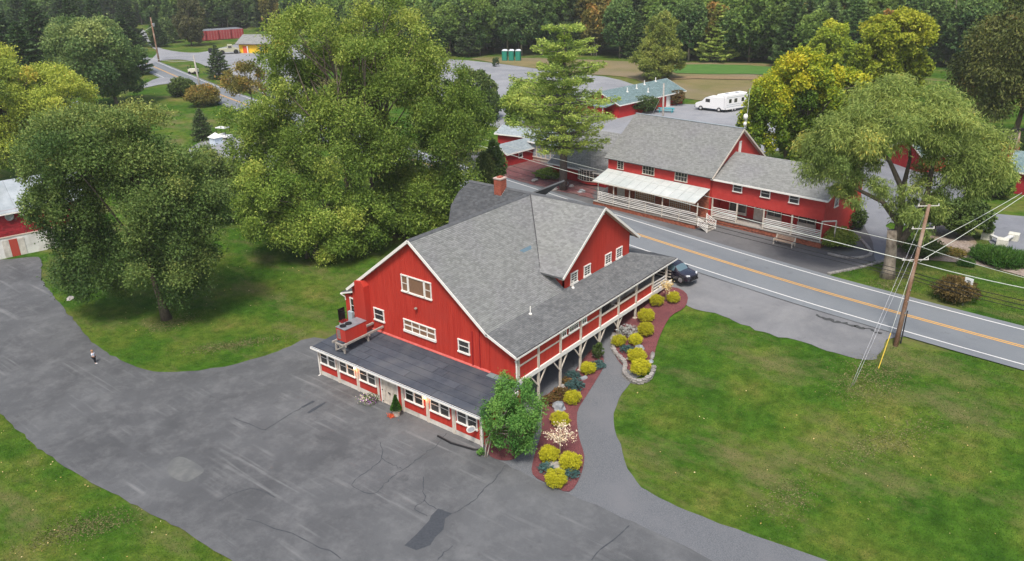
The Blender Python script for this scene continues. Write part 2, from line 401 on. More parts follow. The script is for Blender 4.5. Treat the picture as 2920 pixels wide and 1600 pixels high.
# car park
sheet('parking_lot', DP([(-120, 640), (0, 655), (98, 648), (103, 690), (117, 722), (180, 800), (240, 868), (300, 905), (370, 932), (420, 938), (500, 933), (600, 916), (700, 886), (790, 850)])
      + [(-1, 5), (2, 8), (15, 8), (16.9, 4), (17.35, 1.0)] + DP([(1222, 1128), (1240, 1152), (1290, 1180), (1340, 1205), (1430, 1245), (1540, 1292), (1700, 1366), (1790, 1413), (1930, 1500), (1500, 1640), (900, 1640), (640, 1450), (580, 1412), (450, 1330), (300, 1250), (180, 1185), (90, 1120), (0, 1042), (-120, 935)]),
      .075, ASPH, 2.0, n=3, rag=.06)
sheet('gravel_path', DP([(1205, 1150), (1260, 1190), (1330, 1230), (1410, 1268), (1520, 1320), (1670, 1390), (1760, 1440), (1900, 1540), (2250, 1500), (2075, 1412), (1960, 1370), (1850, 1332), (1730, 1287), (1660, 1252), (1612, 1225), (1582, 1180), (1560, 1120), (1545, 1060), (1556, 1005), (1585, 965), (1625, 930), (1590, 860), (1580, 800)])
      + [(16.5, 20.5), (14.6, 20.5), (14.6, 5.0), (17.1, 1.5)], .05, GRAVEL, 1.0, n=3, rag=.05)
sheet('mulch_bed', DP([(1340, 1196), (1344, 1150), (1362, 1090), (1366, 1010), (1395, 982), (1438, 945), (1468, 905), (1492, 880), (1515, 895), (1518, 925), (1500, 958), (1474, 1000), (1452, 1040), (1456, 1100), (1470, 1150), (1460, 1200), (1432, 1240), (1385, 1222)]), .10, MULCH, 1., n=3)
sheet('mulch_bed', DP([(1226, 1142), (1222, 1090), (1290, 1060), (1345, 1075), (1330, 1120), (1296, 1156), (1258, 1160)]), .10, MULCH, 1., n=3)
sheet('mulch_bed', DP([(1570, 925), (1545, 890), (1542, 845), (1560, 800), (1600, 770), (1630, 742), (1690, 724), (1728, 742), (1722, 775), (1685, 800), (1655, 860), (1640, 915), (1610, 940)]), .09, MULCH, 1., n=3)
# verge apron in front of the barn, and forecourt of the inn
def road_off(x, o): return (x, float(road_y(x))+o)
sheet('verge_apron', [road_off(x, -3.2) for x in (-6, 3, 10, 16, 22, 28, 33, 38)] + DP([(2228, 855), (2217, 885), (2190, 906), (2130, 897), (2020, 862), (1900, 830), (1800, 790), (1745, 778), (1705, 745)]) + [(15, 28.5), (8, 27), (-4, 30)], .03, APRON, 1.6, n=3, rag=.08)
sheet('forecourt', [road_off(x, 3.0) for x in (29.5, 22, 14, 6, -3, -12, -20, -30)] + [(-32, 60), (-10, 62), (14, 60), (28, 57)] + DP([(2235, 585), (2255, 610), (2225, 635), (2205, 655), (2130, 678), (2078, 692)]), .03, APROND, 2.2, n=3)
sheet('side_driveway', DP([(2205, 660), (2260, 640), (2240, 600), (2240, 560), (2400, 600), (2460, 560), (2490, 612), (2576, 660), (2720, 690), (2720, 560), (2576, 545), (2480, 528), (2400, 450), (2210, 400), (2140, 470), (2170, 560), (2195, 610)]), .05, asphalt_mat('driveway asphalt', (.15, .16, .18), (.20, .21, .235), (.25, .26, .27), .4), 2.5, n=3)
sheet('mulch_bank', DP([(2245, 648), (2290, 600), (2350, 572), (2400, 562), (2440, 590), (2470, 622), (2540, 640), (2600, 642), (2720, 690), (2720, 740), (2576, 697), (2460, 668), (2330, 655)]), .07, MULCHB, 1.6, n=3)
sheet('lawn_walk', DP([(2360, 444), (2440, 442), (2520, 450), (2520, 458), (2440, 452), (2360, 453)]), .04, APRON, 2.5, n=2)
sheet('back_lot', DP([(1080, 165), (1130, 150), (1230, 158), (1330, 170), (1420, 185), (1520, 193), (1600, 215), (1700, 262), (1860, 262), (1960, 290), (1960, 380), (1500, 400), (1280, 330), (1100, 260)]), .05, LOT, 5., n=2)
sheet('dry_field', DP([(1680, 158), (1900, 160), (1990, 175), (1990, 285), (1850, 262), (1700, 245), (1600, 200), (1520, 190), (1400, 180), (1180, 148), (1300, 146), (1500, 152)]), .10, mat('dry summer grass', (.13, .125, .04), (.22, .17, .08), .12, .95, .5, 4, c3=(.20, .16, .105), s3=.05), 7., n=2)
sheet('green_strip', DP([(1700, 165), (1880, 166), (2000, 178), (2000, 192), (1880, 188), (1700, 186)]), .22, mat('mown green strip', (.05, .14, .02), (.08, .17, .03), .3), 7., n=2)
sheet('dirt_track', DP([(1640, 196), (1750, 193), (1900, 196), (1900, 203), (1750, 200), (1640, 204)]), .24, DIRT, 7., n=2)
sheet('far_lot', DP([(352, 74), (366, 80), (384, 112), (430, 128), (500, 133), (560, 120), (640, 104), (760, 112), (760, 250), (660, 236), (600, 214), (555, 196), (520, 168), (470, 152), (410, 152), (372, 165), (372, 158), (396, 132), (380, 118), (368, 104), (356, 86)]), .10, LOT, 6., n=3)
sheet('side_track', DP([(372, 208), (395, 198), (420, 196), (470, 205), (400, 214), (350, 224)]), .10, LOT, 4., n=2)
sheet('farm_drive', DP([(440, 545), (470, 540), (530, 525), (580, 522), (640, 490), (700, 400), (620, 350), (540, 345), (500, 360), (470, 390), (560, 440), (560, 490), (520, 510), (450, 530)]), .05, LOT, 3., n=2)
# the road and its markings
RL = catmull(ROADC, 5)
road = ribbon('road', RL, -4.15, 4.15, .075, ROADM, step=2.)
ribbon('edge_line', RL, -3.42, -3.29, .085, WHITEP); ribbon('edge_line', RL, 3.14, 3.27, .085, WHITEP)
ribbon('centre_line', RL, .08, .21, .085, YELP); ribbon('centre_line', RL, -.21, -.08, .085, YELP)
# red paver forecourt of the low inn wing: real pavers, joined
def pavers(poly):
    A = np.array(poly); B = np.roll(A, -1, 0); V = []; F = []; k = 0
    row = 0; y = A[:, 1].min()
    while y < A[:, 1].max():
        x = A[:, 0].min()+(row % 2)*.3
        while x < A[:, 0].max():
            cx, cy = x+.28, y+.14
            c = ((A[:, 1] > cy) != (B[:, 1] > cy)); xi = (B[:, 0]-A[:, 0])*(cy-A[:, 1])/(B[:, 1]-A[:, 1]+1e-12)+A[:, 0]
            if np.sum(c & (cx < xi)) % 2:
                z = 3.05+rng.uniform(0, .012)
                V += [(x, y, z), (x+.56, y, z), (x+.56, y+.28, z), (x, y+.28, z)]; F.append((k, k+1, k+2, k+3)); k += 4
            x += .6
        y += .32; row += 1
    return np.array(V), np.array(F)
pv = DP([(1262, 445), (1400, 480), (1490, 500), (1500, 470), (1430, 440), (1400, 425), (1330, 395), (1270, 415)])
V, F = pavers(pv); big_mesh('paver_walk', V, F, PAVER, kind='stuff')['label'] = 'red paver walk in front of the low inn wing'
# the dark patch, cracks and sealed joints of the car park
def zB(x, y): return at(x/1.7644, 1000+y/1.7644)
sheet('asphalt_patch', [tuple(zB(*p)[:2]) for p in ((2035, 985), (2095, 930), (2160, 860), (2170, 835), (2205, 800), (2275, 825), (2240, 850), (2232, 905), (2190, 945), (2165, 985), (2095, 1010))], .087, PATCH, 1., smooth=False)
sheet('worn_patch', [tuple(zB(*p)[:2]) for p in ((860, 560), (920, 540), (1025, 600), (990, 640), (930, 665), (850, 625))], .087, mat('worn pale asphalt', (.115, .122, .122), (.145, .15, .148), 2, .9, c3=(.10, .105, .11), s3=.8), 1.)
for cr in (((2250, 420), (2180, 490), (2095, 560), (2000, 620), (1940, 670), (1880, 725), (1770, 682), (1850, 610), (1920, 548), (1915, 470)), ((2545, 580), (2500, 640), (2440, 700), (2370, 770), (2275, 825), (2205, 800), (2140, 758), (2130, 640)),
           ((2140, 758), (2085, 800), (2150, 840)), ((580+2, 405), (1335, 405), (1500, 300), (1580, 262))[1:], ((2020, 600), (1960, 570), (1920, 548)), ((1335, 405), (1180, 345)), ((1240, 850), (1480, 930), (1720, 1050)), ((2280, 985), (2200, 1060)), ((1100, 760), (1260, 700), (1380, 740))):
    P = catmull([zB(*p)[:2] for p in cr], 6); P = [p+rng.normal(0, .05, 2) for p in P]
    ribbon('asphalt_crack', P, -.024, .024, .090, PATCH, step=.4, wob=.5)
P = catmull([at(1460+x/1.7644, 1000+y/1.7644)[:2] for x, y in ((590, 885), (520, 950), (440, 1010), (400, 1060))], 5); ribbon('asphalt_crack', P, -.03, .03, .090, PATCH, step=.4, wob=.5)
for a, b in (((1520, 290), (1580, 258)), ((1550, 318), (1640, 264))): ribbon('oil_stain', [zB(*a)[:2], zB(*b)[:2]], -.14, .14, .089, PATCH, step=.3, wob=.4)
P = catmull([at(2200+x/2.567, 550+y/2.567)[:2] for x, y in ((325, 895), (400, 925), (520, 955), (640, 985), (740, 1010), (800, 1035))], 6)
ribbon('asphalt_crack', [p+rng.normal(0, .08, 2) for p in P], -.13, .13, .045, mat('old crack filler', (.055, .058, .06)), step=.35, wob=.8)

# ================================================================== building pieces
_wc = {}
def wall_frame(o, deg):
    return Matrix.Translation(Vector(o)) @ Matrix.Rotation(R(deg), 4, 'Z')
def window(parent, o, deg, w, h, cols, rows, fm=None, gm=None, sill=.12, fr=.09, mun=.035, label=None, midrail=True):
    """o = lower left outer corner seen from outside; local x right, y into the wall"""
    fm = fm or WHITE; gm = gm or GLASS
    key = (round(w, 3), round(h, 3), cols, rows, fm.name, sill, fr)
    if key not in _wc:
        mb = MB(); t = .075
        mb.box(0, fr, -t, 0, sill, h-fr); mb.box(w-fr, w, -t, 0, sill, h-fr); mb.box(-.02, w+.02, -t-.02, 0, h-fr, h); mb.box(-.04, w+.04, -t-.05, 0, 0, sill)
        cw = (w-2*fr)/cols; rh = (h-fr-sill)/rows
        for i in range(1, cols): mb.box(fr+i*cw-mun/2, fr+i*cw+mun/2, -t+.02, 0, sill, h-fr)
        for j in range(1, rows):
            q = mun*.8 if not (midrail and rows % 2 == 0 and j == rows//2) else mun*1.3
            for i in range(cols): mb.box(fr+i*cw+(mun/2 if i else 0), fr+(i+1)*cw-(mun/2 if i < cols-1 else 0), -t+.025, 0, sill+j*rh-q/2, sill+j*rh+q/2)
        me = mb.mesh('window'); me.materials.append(fm)
        pb = MB().box(0, cw-.01, -.03, -.012, 0, rh-.01).mesh('pane'); _wc[key] = (me, pb, cw, rh)
    me, pb, cw, rh = _wc[key]
    wo = link(bpy.data.objects.new('window', me), parent); wo.matrix_local = wall_frame(o, deg)
    if label: wo['label'] = label
    pk = (key, gm.name)
    if pk not in _wc:
        q = pb.copy(); q.materials.append(gm); _wc[pk] = q
    for i in range(cols):
        for j in range(rows): inst('pane', _wc[pk], wo, (fr+i*cw+.005, 0, sill+j*rh+.005))
    return wo
def boards_v(mb, x0, x1, zb, zt, pitch=.2, y=0., gap=.014, t=.022):
    n = max(1, int(round((x1-x0)/pitch))); p = (x1-x0)/n
    for i in range(n):
        a = x0+i*p; b = a+p-gap; ya = y-t+rng.uniform(-.002, .002)
        za, zb_, ta, tb = zb(a), zb(b), zt(a), zt(b)
        mb.add([(a, ya, za), (b, ya, zb_), (b, ya, tb), (a, ya, ta), (a, y, za), (b, y, zb_), (b, y, tb), (a, y, ta)], [(0, 1, 2, 3), (1, 5, 6, 2), (4, 0, 3, 7), (3, 2, 6, 7)])
def boards_h(mb, z0, z1, xa, xb, pitch=.14, y=0., t=.03):
    n = max(1, int(round((z1-z0)/pitch))); p = (z1-z0)/n
    for i in range(n):
        z = z0+i*p; x0, x1 = xa(z+p/2), xb(z+p/2)
        mb.add([(x0, y-t, z), (x1, y-t, z), (x1, y-.006, z+p), (x0, y-.006, z+p), (x0, y, z), (x1, y, z)], [(0, 1, 2, 3), (4, 5, 1, 0), (0, 3, 4), (1, 5, 2)])
def roof(parent, P, deck, shin, name='roof', t=.14, tab=(.30, .15), over=0, label=None, kindname='shingles'):
    """P: planar polygon, first edge runs along the eave left to right seen from outside"""
    P = [Vector(p) for p in P]; u = (P[1]-P[0]).normalized(); n = None
    for i in range(2, len(P)):
        c = u.cross(P[i]-P[0])
        if c.length > .3: n = c.normalized(); break
    if n.z < 0: n = -n
    v = n.cross(u).normalized()
    ro = MB().slab(P, n, t).build(name, deck, parent, label)
    if shin is None: return ro
    Q = [((p-P[0]).dot(u), (p-P[0]).dot(v)) for p in P]; sgn = 1 if max(q[1] for q in Q) > -min(q[1] for q in Q) else -1
    Q = [(a, b*sgn) for a, b in Q]; v = v*sgn
    V = []; F = []; k = 0; vmax = max(q[1] for q in Q); rows = int(vmax/tab[1]); th = .022
    for r in range(rows+1):
        vc = r*tab[1]; vm = min(vc+tab[1]*.5, vmax-.005); xs = []
        for i in range(len(Q)):
            a, b = Q[i], Q[(i+1) % len(Q)]
            if (a[1] > vm) != (b[1] > vm): xs.append(a[0]+(vm-a[1])/(b[1]-a[1])*(b[0]-a[0]))
        xs.sort()
        for s in range(0, len(xs)-1, 2):
            x = xs[s]-(r % 3)*tab[0]/3; 
            while x < xs[s+1]:
                a, b = max(x, xs[s])+.004, min(x+tab[0], xs[s+1])-.004
                if b-a > .02:
                    v1 = min(vc+tab[1]*1.05, vmax); h = th*rng.uniform(.75, 1.3)
                    for (uu, vv, nn) in ((a, vc, .001), (b, vc, .001), (b, vc, h), (a, vc, h), (b, v1, .003), (a, v1, .003)):
                        V.append(P[0]+u*uu+v*vv+n*nn)
                    F += [(k, k+1, k+2, k+3), (k+3, k+2, k+4, k+5)]; k += 6
                x += tab[0]
    o = big_mesh(kindname, np.array([tuple(p) for p in V]), np.array(F), shin, ro, kind='stuff')
    return ro
def bricks(mb, x0, x1, z0, z1, y=0., bl=.21, bh=.068, j=.012, t=.02):
    r = 0; z = z0
    while z+bh <= z1+.02:
        x = x0-(r % 2)*(bl/2)
        while x < x1:
            a, b = max(x, x0), min(x+bl, x1)
            if b-a > .03:
                yy = y-t-rng.uniform(0, .006)
                mb.add([(a, yy, z), (b, yy, z), (b, yy, z+bh), (a, yy, z+bh), (a, y, z), (b, y, z), (b, y, z+bh), (a, y, z+bh)], [(0, 1, 2, 3), (3, 2, 6, 7), (0, 4, 5, 1), (1, 5, 6, 2), (4, 0, 3, 7)])
            x += bl+j
        z += bh+j; r += 1

# ================================================================== THE BARN
barn = thing('barn', 'big red barn with grey gable roofs, long side porch and low flat-roofed annex', 'barn')
Y0 = 4.45; HB = 3.0
RZ = lambda x: 12.1-.76*abs(x-7.0)
# walls ------------------------------------------------------------
gw = MB(); gw.prism([(-.45, 0), (14.45, 0), (14.45, RZ(14.45)-.1), (7.0, 11.95), (-.45, RZ(-.45)-.1)], Y0+.0, Y0+.2)
gw.build('gable_wall', RED, barn)
mb = MB(); boards_v(mb, -.45, 14.4, lambda x: 2.9, lambda x: RZ(x)-.12, .2, Y0)
sb = mb.build('siding', RED, barn, kind='stuff')
# lean-to end wall under the porch roof
PZ = lambda x: 6.36-.40*(x-14.45)
mb = MB(); mb.prism([(14.5, 2.9), (17.0, 2.9), (17.0, PZ(17.0)-.12), (14.5, PZ(14.5)-.12)], Y0+.03, Y0+.15); mb.build('porch_end_wall', RED, barn)
mb = MB(); boards_v(mb, 14.5, 17.0, lambda x: 2.9, lambda x: PZ(x)-.14, .6, Y0+.03, t=.012, gap=.01); mb.build('siding', RED, barn, kind='stuff')
MB().box(12.83, 12.93, Y0-.09, Y0-.022, 2.95, 6.0).build('wall_pipe', DRED, barn)
MB().box(13.55, 13.63, Y0-.07, Y0-.022, 2.95, 6.35).build('wall_pipe', DRED, barn)
MB().box(14.40, 14.50, Y0-.05, Y0+.02, 2.95, 6.1).build('corner_board', RED, barn)
# back and side walls
MB().box(-.45, -.25, Y0+.2, 25, 0, 6.3).build('side_wall', RED, barn); MB().box(14.25, 14.45, Y0+.2, 14.25, 0, 6.3).build('side_wall', RED, barn)
# cross wing ----------------------------------------------------------
WZ = lambda y: 12.15-.70*abs(y-19.6)
def X_(m, x): m.m = Matrix.Translation((x, 0, 0)) @ Matrix.Rotation(R(90), 4, 'Z')   # local x -> world y, local y -> world -x
m = MB(); X_(m, 14.45); m.prism([(14.25, 3), (24.75, 3), (24.75, WZ(24.75)-.1), (19.6, 12.0), (14.25, WZ(14.25)-.1)], 0, .2); m.build('wing_wall', RED, barn)
m = MB(); X_(m, 14.45); boards_v(m, 14.3, 24.7, lambda x: 6.2, lambda x: WZ(x)-.14, .2, 0, t=.016, gap=.01); m.build('siding', RED, barn, kind='stuff')
m = MB(); m.box(12.0, 14.45, 14.25, 14.4, 5.5, 8.35); m.build('wing_side_wall', RED, barn)
m = MB(); m.box(-.5, 14.45, 24.6, 24.75, 1, 8.3); m.build('wing_side_wall', RED, barn)
m = MB(); X_(m, 1.6); m.prism([(14.25, 3), (24.75, 3), (24.75, WZ(24.75)-.3), (19.6, 11.8), (14.25, WZ(14.25)-.3)], -.2, 0); m.build('wing_wall', RED, barn)
# roofs
DECK = mat('roof edge', (.10, .105, .11))
roof(barn, [(14.62, 4.1, RZ(14.62)), (14.62, 14.35, RZ(14.62)), (12.2, 14.85, RZ(12.2)), (7.0, 20.1, 12.1), (7.0, 4.1, 12.1)], DECK, SHIN)
roof(barn, [(-.75, 25, RZ(-.75)), (-.75, 4.1, RZ(-.75)), (7.0, 4.1, 12.1), (7.0, 25, 12.1)], DECK, SHIN)
roof(barn, [(12.65-.05, 13.35, WZ(13.35)), (14.95, 13.35, WZ(13.35)), (14.95, 19.6, 12.15), (6.9, 19.6, 12.15)], DECK, SHIN, tab=(.30, .15))
roof(barn, [(1.5, 13.35, WZ(13.35)), (2.4, 13.35, WZ(13.35)), (6.9, 19.6, 12.15), (.05, 19.6, 12.15), (-.5, 18.4, WZ(18.4)), (-.3, 17.0, WZ(17.0)), (.5, 15.8, WZ(15.8)), (1.3, 14.6, WZ(14.6))], DECK, SHINB)
roof(barn, [(14.95, 25.75, WZ(25.75)), (-.95, 25.75, WZ(25.75)), (-.2, 19.6, 12.15), (14.95, 19.6, 12.15)], DECK, SHIN)
for k in range(9):
    q = 13.2+(k % 5)*.30+(.15 if k > 4 else 0); xx = 10.72+(k//5)*.13
    MB().slab([(xx, q, RZ(xx)+.05), (xx+.12, q, RZ(xx+.12)+.05), (xx+.12, q+.27, RZ(xx+.12)+.05), (xx, q+.27, RZ(xx)+.05)], (.6, 0, .8), .02).build('replaced_shingle', mat('blue replacement shingle', (.12, .19, .24)), barn)
cap = MB(); cap.slab([(6.78, 4.1, 11.99), (7.0, 4.1, 12.155), (7.0, 19.4, 12.155), (6.78, 19.4, 11.99)], (-.6, 0, .8), .02); cap.slab([(7.0, 4.1, 12.155), (7.22, 4.1, 11.99), (7.22, 19.4, 11.99), (7.0, 19.4, 12.155)], (.6, 0, .8), .02)
cap.build('ridge_cap', SHINB, barn)
cap = MB(); cap.slab([(-.2, 19.4, 12.06), (14.95, 19.4, 12.06), (14.95, 19.6, 12.21), (-.2, 19.6, 12.21)], (0, -.6, .8), .02); cap.slab([(-.2, 19.6, 12.21), (14.95, 19.6, 12.21), (14.95, 19.8, 12.06), (-.2, 19.8, 12.06)], (0, .6, .8), .02)
cap.build('ridge_cap', SHINB, barn)
v0, v1 = Vector((12.5, 13.62, 7.96)), Vector((7.1, 19.5, 12.12)); MB().bar(v0, v1, .09, .03).build('valley_flashing', mat('dark flashing', (.05, .05, .055)), barn)
# barge boards and soffits
def barge(a, b, y0, y1, axis='y', out=0.):
    m = MB(); m.bar(a, b, .05, .24); m.build('barge_board', WHITE, barn)
for s, (xe) in ((1, 14.62), (-1, -.75)):
    a = Vector((7.0, 4.07, 12.0)); b = Vector((xe, 4.07, RZ(xe)-.10)); MB().bar(a, b, .05, .22, up=(0, 0, 1)).build('barge_board', WHITE, barn)
    nrm = Vector((s*.6, 0, .8)); MB().slab([(7.0, 4.1, 11.92), (xe, 4.1, RZ(xe)-.19), (xe, 4.44, RZ(xe)-.19), (7.0, 4.44, 11.92)], (s*.6, 0, .8), .03).build('soffit', CREAM, barn)
for ye in (13.35, 25.75):
    MB().bar((14.97, 19.6, 12.04), (14.97, ye, WZ(ye)-.11), .05, .22).build('barge_board', WHITE, barn)
    MB().slab([(14.49, 19.6, 11.96), (14.49, ye, WZ(ye)-.19), (14.94, ye, WZ(ye)-.19), (14.94, 19.6, 11.96)], (0, .6 if ye > 20 else -.6, .8), .03).build('soffit', CREAM, barn)
MB().box(12.7, 14.9, 13.30, 13.34, 7.66, 7.76).build('eave_board', DECK, barn)
m = MB(); X_(m, 14.5); m.prism([(19.0, 11.3), (20.2, 11.3), (19.6, 11.8)], -.06, 0); m.build('gable_vent', CREAM, barn)
# porch roof -------------------------------------------------------------
PE = 17.27; pz = lambda x: 6.40-.40*(x-14.45)
roof(barn, [(PE, 4.1, pz(PE)), (PE, 28.75, pz(PE)), (14.47, 24.9, pz(14.47)), (14.47, 4.1, pz(14.47))], DECK, SHINP, 'porch_roof')
roof(barn, [(PE, 28.75, pz(PE)), (9.0, 28.75, pz(PE)), (9.0, 24.8, pz(14.47)), (14.47, 24.9, pz(14.47))], DECK, SHINP, 'porch_roof')
MB().bar((14.5, 4.07, pz(14.5)-.06), (PE, 4.07, pz(PE)-.06), .05, .20).build('barge_board', WHITE, barn)
gt = MB(); gt.box(PE, PE+.13, 4.05, 28.8, pz(PE)-.16, pz(PE)-.02)
gt.build('gutter', WHITE, barn)
MB().box(PE+.015, PE+.105, 4.08, 28.77, pz(PE)-.03, pz(PE)-.012).build('gutter_trough', BLACK, barn)
m = MB(); m.tube([(PE+.06, 4.12, pz(PE)-.14), (17.12, 4.22, pz(PE)-.42), (17.1, 4.3, pz(PE)-.6)], .06, 8); m.tube([(17.12, 4.32, pz(PE)-.5), (17.12, 4.32, 2.6)], .06, 8); m.build('downspout', WHITE, barn)
for (x, y) in ((14.9, 9.0), (14.75, 15.1)):
    m = MB(); z = pz(x)+.03; m.tube([(x, y, z-.05), (x, y, z+.62)], .045, 8); m.lathe([(.14, z-.06), (.13, z+.05), (.05, z+.08)], 8, (x, y)); m.build('vent_pipe', WHITE, barn)
# porch posts, deck and panels ------------------------------------------
py = [4.55, 7.0, 9.9, 12.75, 15.65, 18.6, 21.6, 24.6, 27.2]
DZ = 3.15
MB().box(14.5, 17.15, 4.6, 28.2, DZ-.16, DZ).build('deck_floor', MGREY, barn)
for i in range(27): pass
MB().box(17.05, 17.20, 4.45, 28.25, DZ-.34, DZ+.02).build('rim_beam', WHITE, barn)
MB().box(17.04, 17.16, 4.5, 28.3, pz(17.1)-.34, pz(17.1)-.16).build('eave_beam', CREAM, barn)
for i, y in enumerate(py):
    top = pz(17.1)-.3
    MB().box(17.03, 17.19, y-.09, y+.09, DZ, top).build('porch_post', CREAM, barn)
    if 0 < i < 7:
        m = MB()
        for s in (-1, 1): m.prism([(0, 0), (0, .38), (.25*s, .38)], -.04, .04)
        o = m.build('post_bracket', CREAM, barn); o.matrix_local = Matrix.Translation((17.12, y, top-.36)) @ Matrix.Rotation(R(90), 4, 'Z')
for i in range(8):
    a, b = py[i]+.09, py[i+1]-.09
    if i < 7:
        m = MB(); m.m = wall_frame((17.06, 0, 0), 90); boards_v(m, a, b, lambda x: DZ+.02, lambda x: DZ+(1.05 if i < 4 else .9), .8, 0, t=.012, gap=.006); m.box(a, b, 0, .06, DZ+.02, DZ+(1.05 if i < 4 else .9)); m.build('lower_panel', RED, barn)
    if i < 4:
        MB().box(17.02, 17.12, a, b, DZ+1.05, DZ+1.17).build('mid_rail', CREAM, barn)
        m = MB(); m.m = wall_frame((17.06, 0, 0), 90); boards_v(m, a, b, lambda x: DZ+1.17, lambda x: pz(17.1)-.32, .8, 0, t=.012, gap=.006); m.box(a, b, 0, .06, DZ+1.17, pz(17.1)-.32); m.build('upper_panel', RED, barn)
    elif i < 7:
        MB().box(16.97, 17.17, a, b, DZ+.9, DZ+.97).build('rail_cap', CREAM, barn)
    else:
        for z in (DZ+.25, DZ+.55, DZ+.85): MB().bar((17.1, a, z), (17.1, b, z-.05), .05, .12).build('rail_board', WHITE, barn)
# end stair rail of the porch
for z in (.3, .6, .9): MB().bar((15.0, 28.2, DZ+z), (17.1, 28.2, DZ+z), .05, .1).build('rail_board', CREAM, barn)
# interior seen through the open bays: back wall, benches, inner balustrade
MB().box(14.46, 14.52, 15.7, 24.7, DZ, 6.2).build('inner_wall', mat('dark brown wood wall', (.10, .03, .02), (.17, .06, .04), 3, .8), barn)
MB().box(14.6, 17.0, 15.58, 15.66, DZ, 5.0).build('inner_wall', RED, barn)
for k in range(9):
    MB().box(15.5+k*.17, 15.54+k*.17, 18.3, 18.34, DZ, DZ+.95).build('baluster', CREAM, barn)
MB().box(15.4, 17.0, 18.28, 18.36, DZ+.95, DZ+1.03).build('rail_cap', CREAM, barn)
for y in (20.2, 22.4):
    MB().box(16.1, 16.15, y-1.2, y+1.3, DZ+.35, DZ+.95).build('rail_board', CREAM, barn)
m = MB(); m.box(15.9, 16.3, 19.5, 23.8, DZ+.40, DZ+.46); m.box(15.95, 16.25, 19.7, 19.8, DZ, DZ+.40); m.box(15.95, 16.25, 23.4, 23.5, DZ, DZ+.40)
o = m.build('bench', mat('brown bench wood', (.22, .12, .07), (.3, .18, .11), 4)); tag(o, 'long brown wooden bench inside the open bays of the barn porch', 'bench')
bl = thing('storage_bin', 'dark blue plastic bins stacked in the first open porch bay', 'storage bin', (16.45, 16.6, DZ))
MB().box(-.4, .4, -.5, .5, 0, .5).build('bin_body', mat('navy plastic', (.012, .03, .09), rough=.35), bl); MB().box(-.44, .44, -.54, .54, .5, .6).build('lid', mat('navy plastic', (.012, .03, .09)), bl)
# support posts with knee braces
SUP = [7.0, 9.9, 12.75, 15.65, 18.6, 21.6]
for i, y in enumerate(SUP):
    zg = gz(17.1, y)
    m = MB(); m.box(17.03, 17.19, y-.08, y+.08, zg, DZ-.34); m.box(16.95, 17.27, y-.16, y+.16, zg-.1, zg+.14); m.build('support_post', CREAM, barn)
    if i < 5:
        for s in (-1, 1):
            zz = min(1.15, (DZ-.34-zg)*.5)
            MB().bar((17.11, y+s*.05, DZ-.36-zz), (17.11, y+s*zz*.85, DZ-.36), .08, .10).build('knee_brace', CREAM, barn)
MB().box(14.3, 14.5, 4.5, 24.7, -.3, DZ-.1).build('foundation_wall', mat('blue grey block foundation', (.10, .125, .15), (.15, .17, .19), 1.5, .9), barn)
# chimney on the back slope
ch = MB(); cx, cy = 3.9, 19.2; ch.box(cx-.38, cx+.38, cy-.42, cy+.42, 11.2, 13.05); co = ch.build('chimney', MORTAR, barn)
m = MB()
for dg, w, ox, oy in ((0, .76, cx-.38, cy-.42), (90, .84, cx+.38, cy-.42), (180, .76, cx+.38, cy+.42), (270, .84, cx-.38, cy+.42)):
    m.m = wall_frame((ox, oy, 0), dg); bricks(m, 0, w, 11.4, 13.0, 0)
m.build('bricks', BRICKC, co, kind='stuff')
MB().box(cx-.45, cx+.45, cy-.49, cy+.49, 13.05, 13.16).build('chimney_cap', mat('pale cap', (.5, .38, .33)), co); MB().box(cx-.2, cx+.2, cy-.25, cy+.25, 13.16, 13.27).build('flue', BRICKC, co)
for k in range(5):
    MB().box(cx+.405, cx+.43, cy-.42+.17*k, cy-.32+.17*k, 11.42+.12*k, 11.62+.12*k).build('step_flashing', WHITE, co)
# gable windows
def gwin(x0, x1, z0, z1, c, r, gm=None, **k): return window(barn, (x0, Y0-.02, z0), 0, x1-x0, z1-z0, c, r, gm=gm, **k)
gwin(5.68, 6.42, 7.47, 8.95, 1, 2, CURT); gwin(8.18, 8.92, 7.47, 8.95, 1, 2, CURT); gwin(6.42, 8.18, 7.47, 8.95, 1, 1, CURT)
gwin(5.6, 9.1, 3.95, 5.09, 4, 2, CURT, sill=.2, mun=.09)
gwin(2.12, 3.32, 4.0, 5.16, 1, 2); gwin(11.43, 12.6, 3.87, 5.0, 1, 2)
for a, b in ((15.1, 16.13), (17.12, 18.12), (20.5, 21.5), (22.36, 23.38)): window(barn, (14.47, a, 6.42), 90, b-a, 1.08, 2, 4, sill=.16)
window(barn, (17.13, 9.98, 4.36), 90, .66, .86, 2, 2, sill=.1); window(barn, (17.13, 11.0, 4.36), 90, 1.36, .86, 4, 2, sill=.1); window(barn, (17.13, 12.86, 4.36), 90, .66, .86, 2, 2, sill=.1)
# chimney box (red duct) on the gable
m = MB(); m.prism([(.62, 2.9), (1.72, 2.9), (1.72, 7.0), (1.45, 7.45), (.62, 7.3)], Y0-.62, Y0-.02); m.build('red_duct', RED, barn)
m = MB(); m.lathe([(.02, 0), (.12, .02), (.13, .1), (.05, .16)], 10); o = m.build('wall_lamp', mat('lamp housing', (.25, .23, .2)), barn); o.matrix_local = Matrix.Translation((7.23, Y0-.2, 6.35))
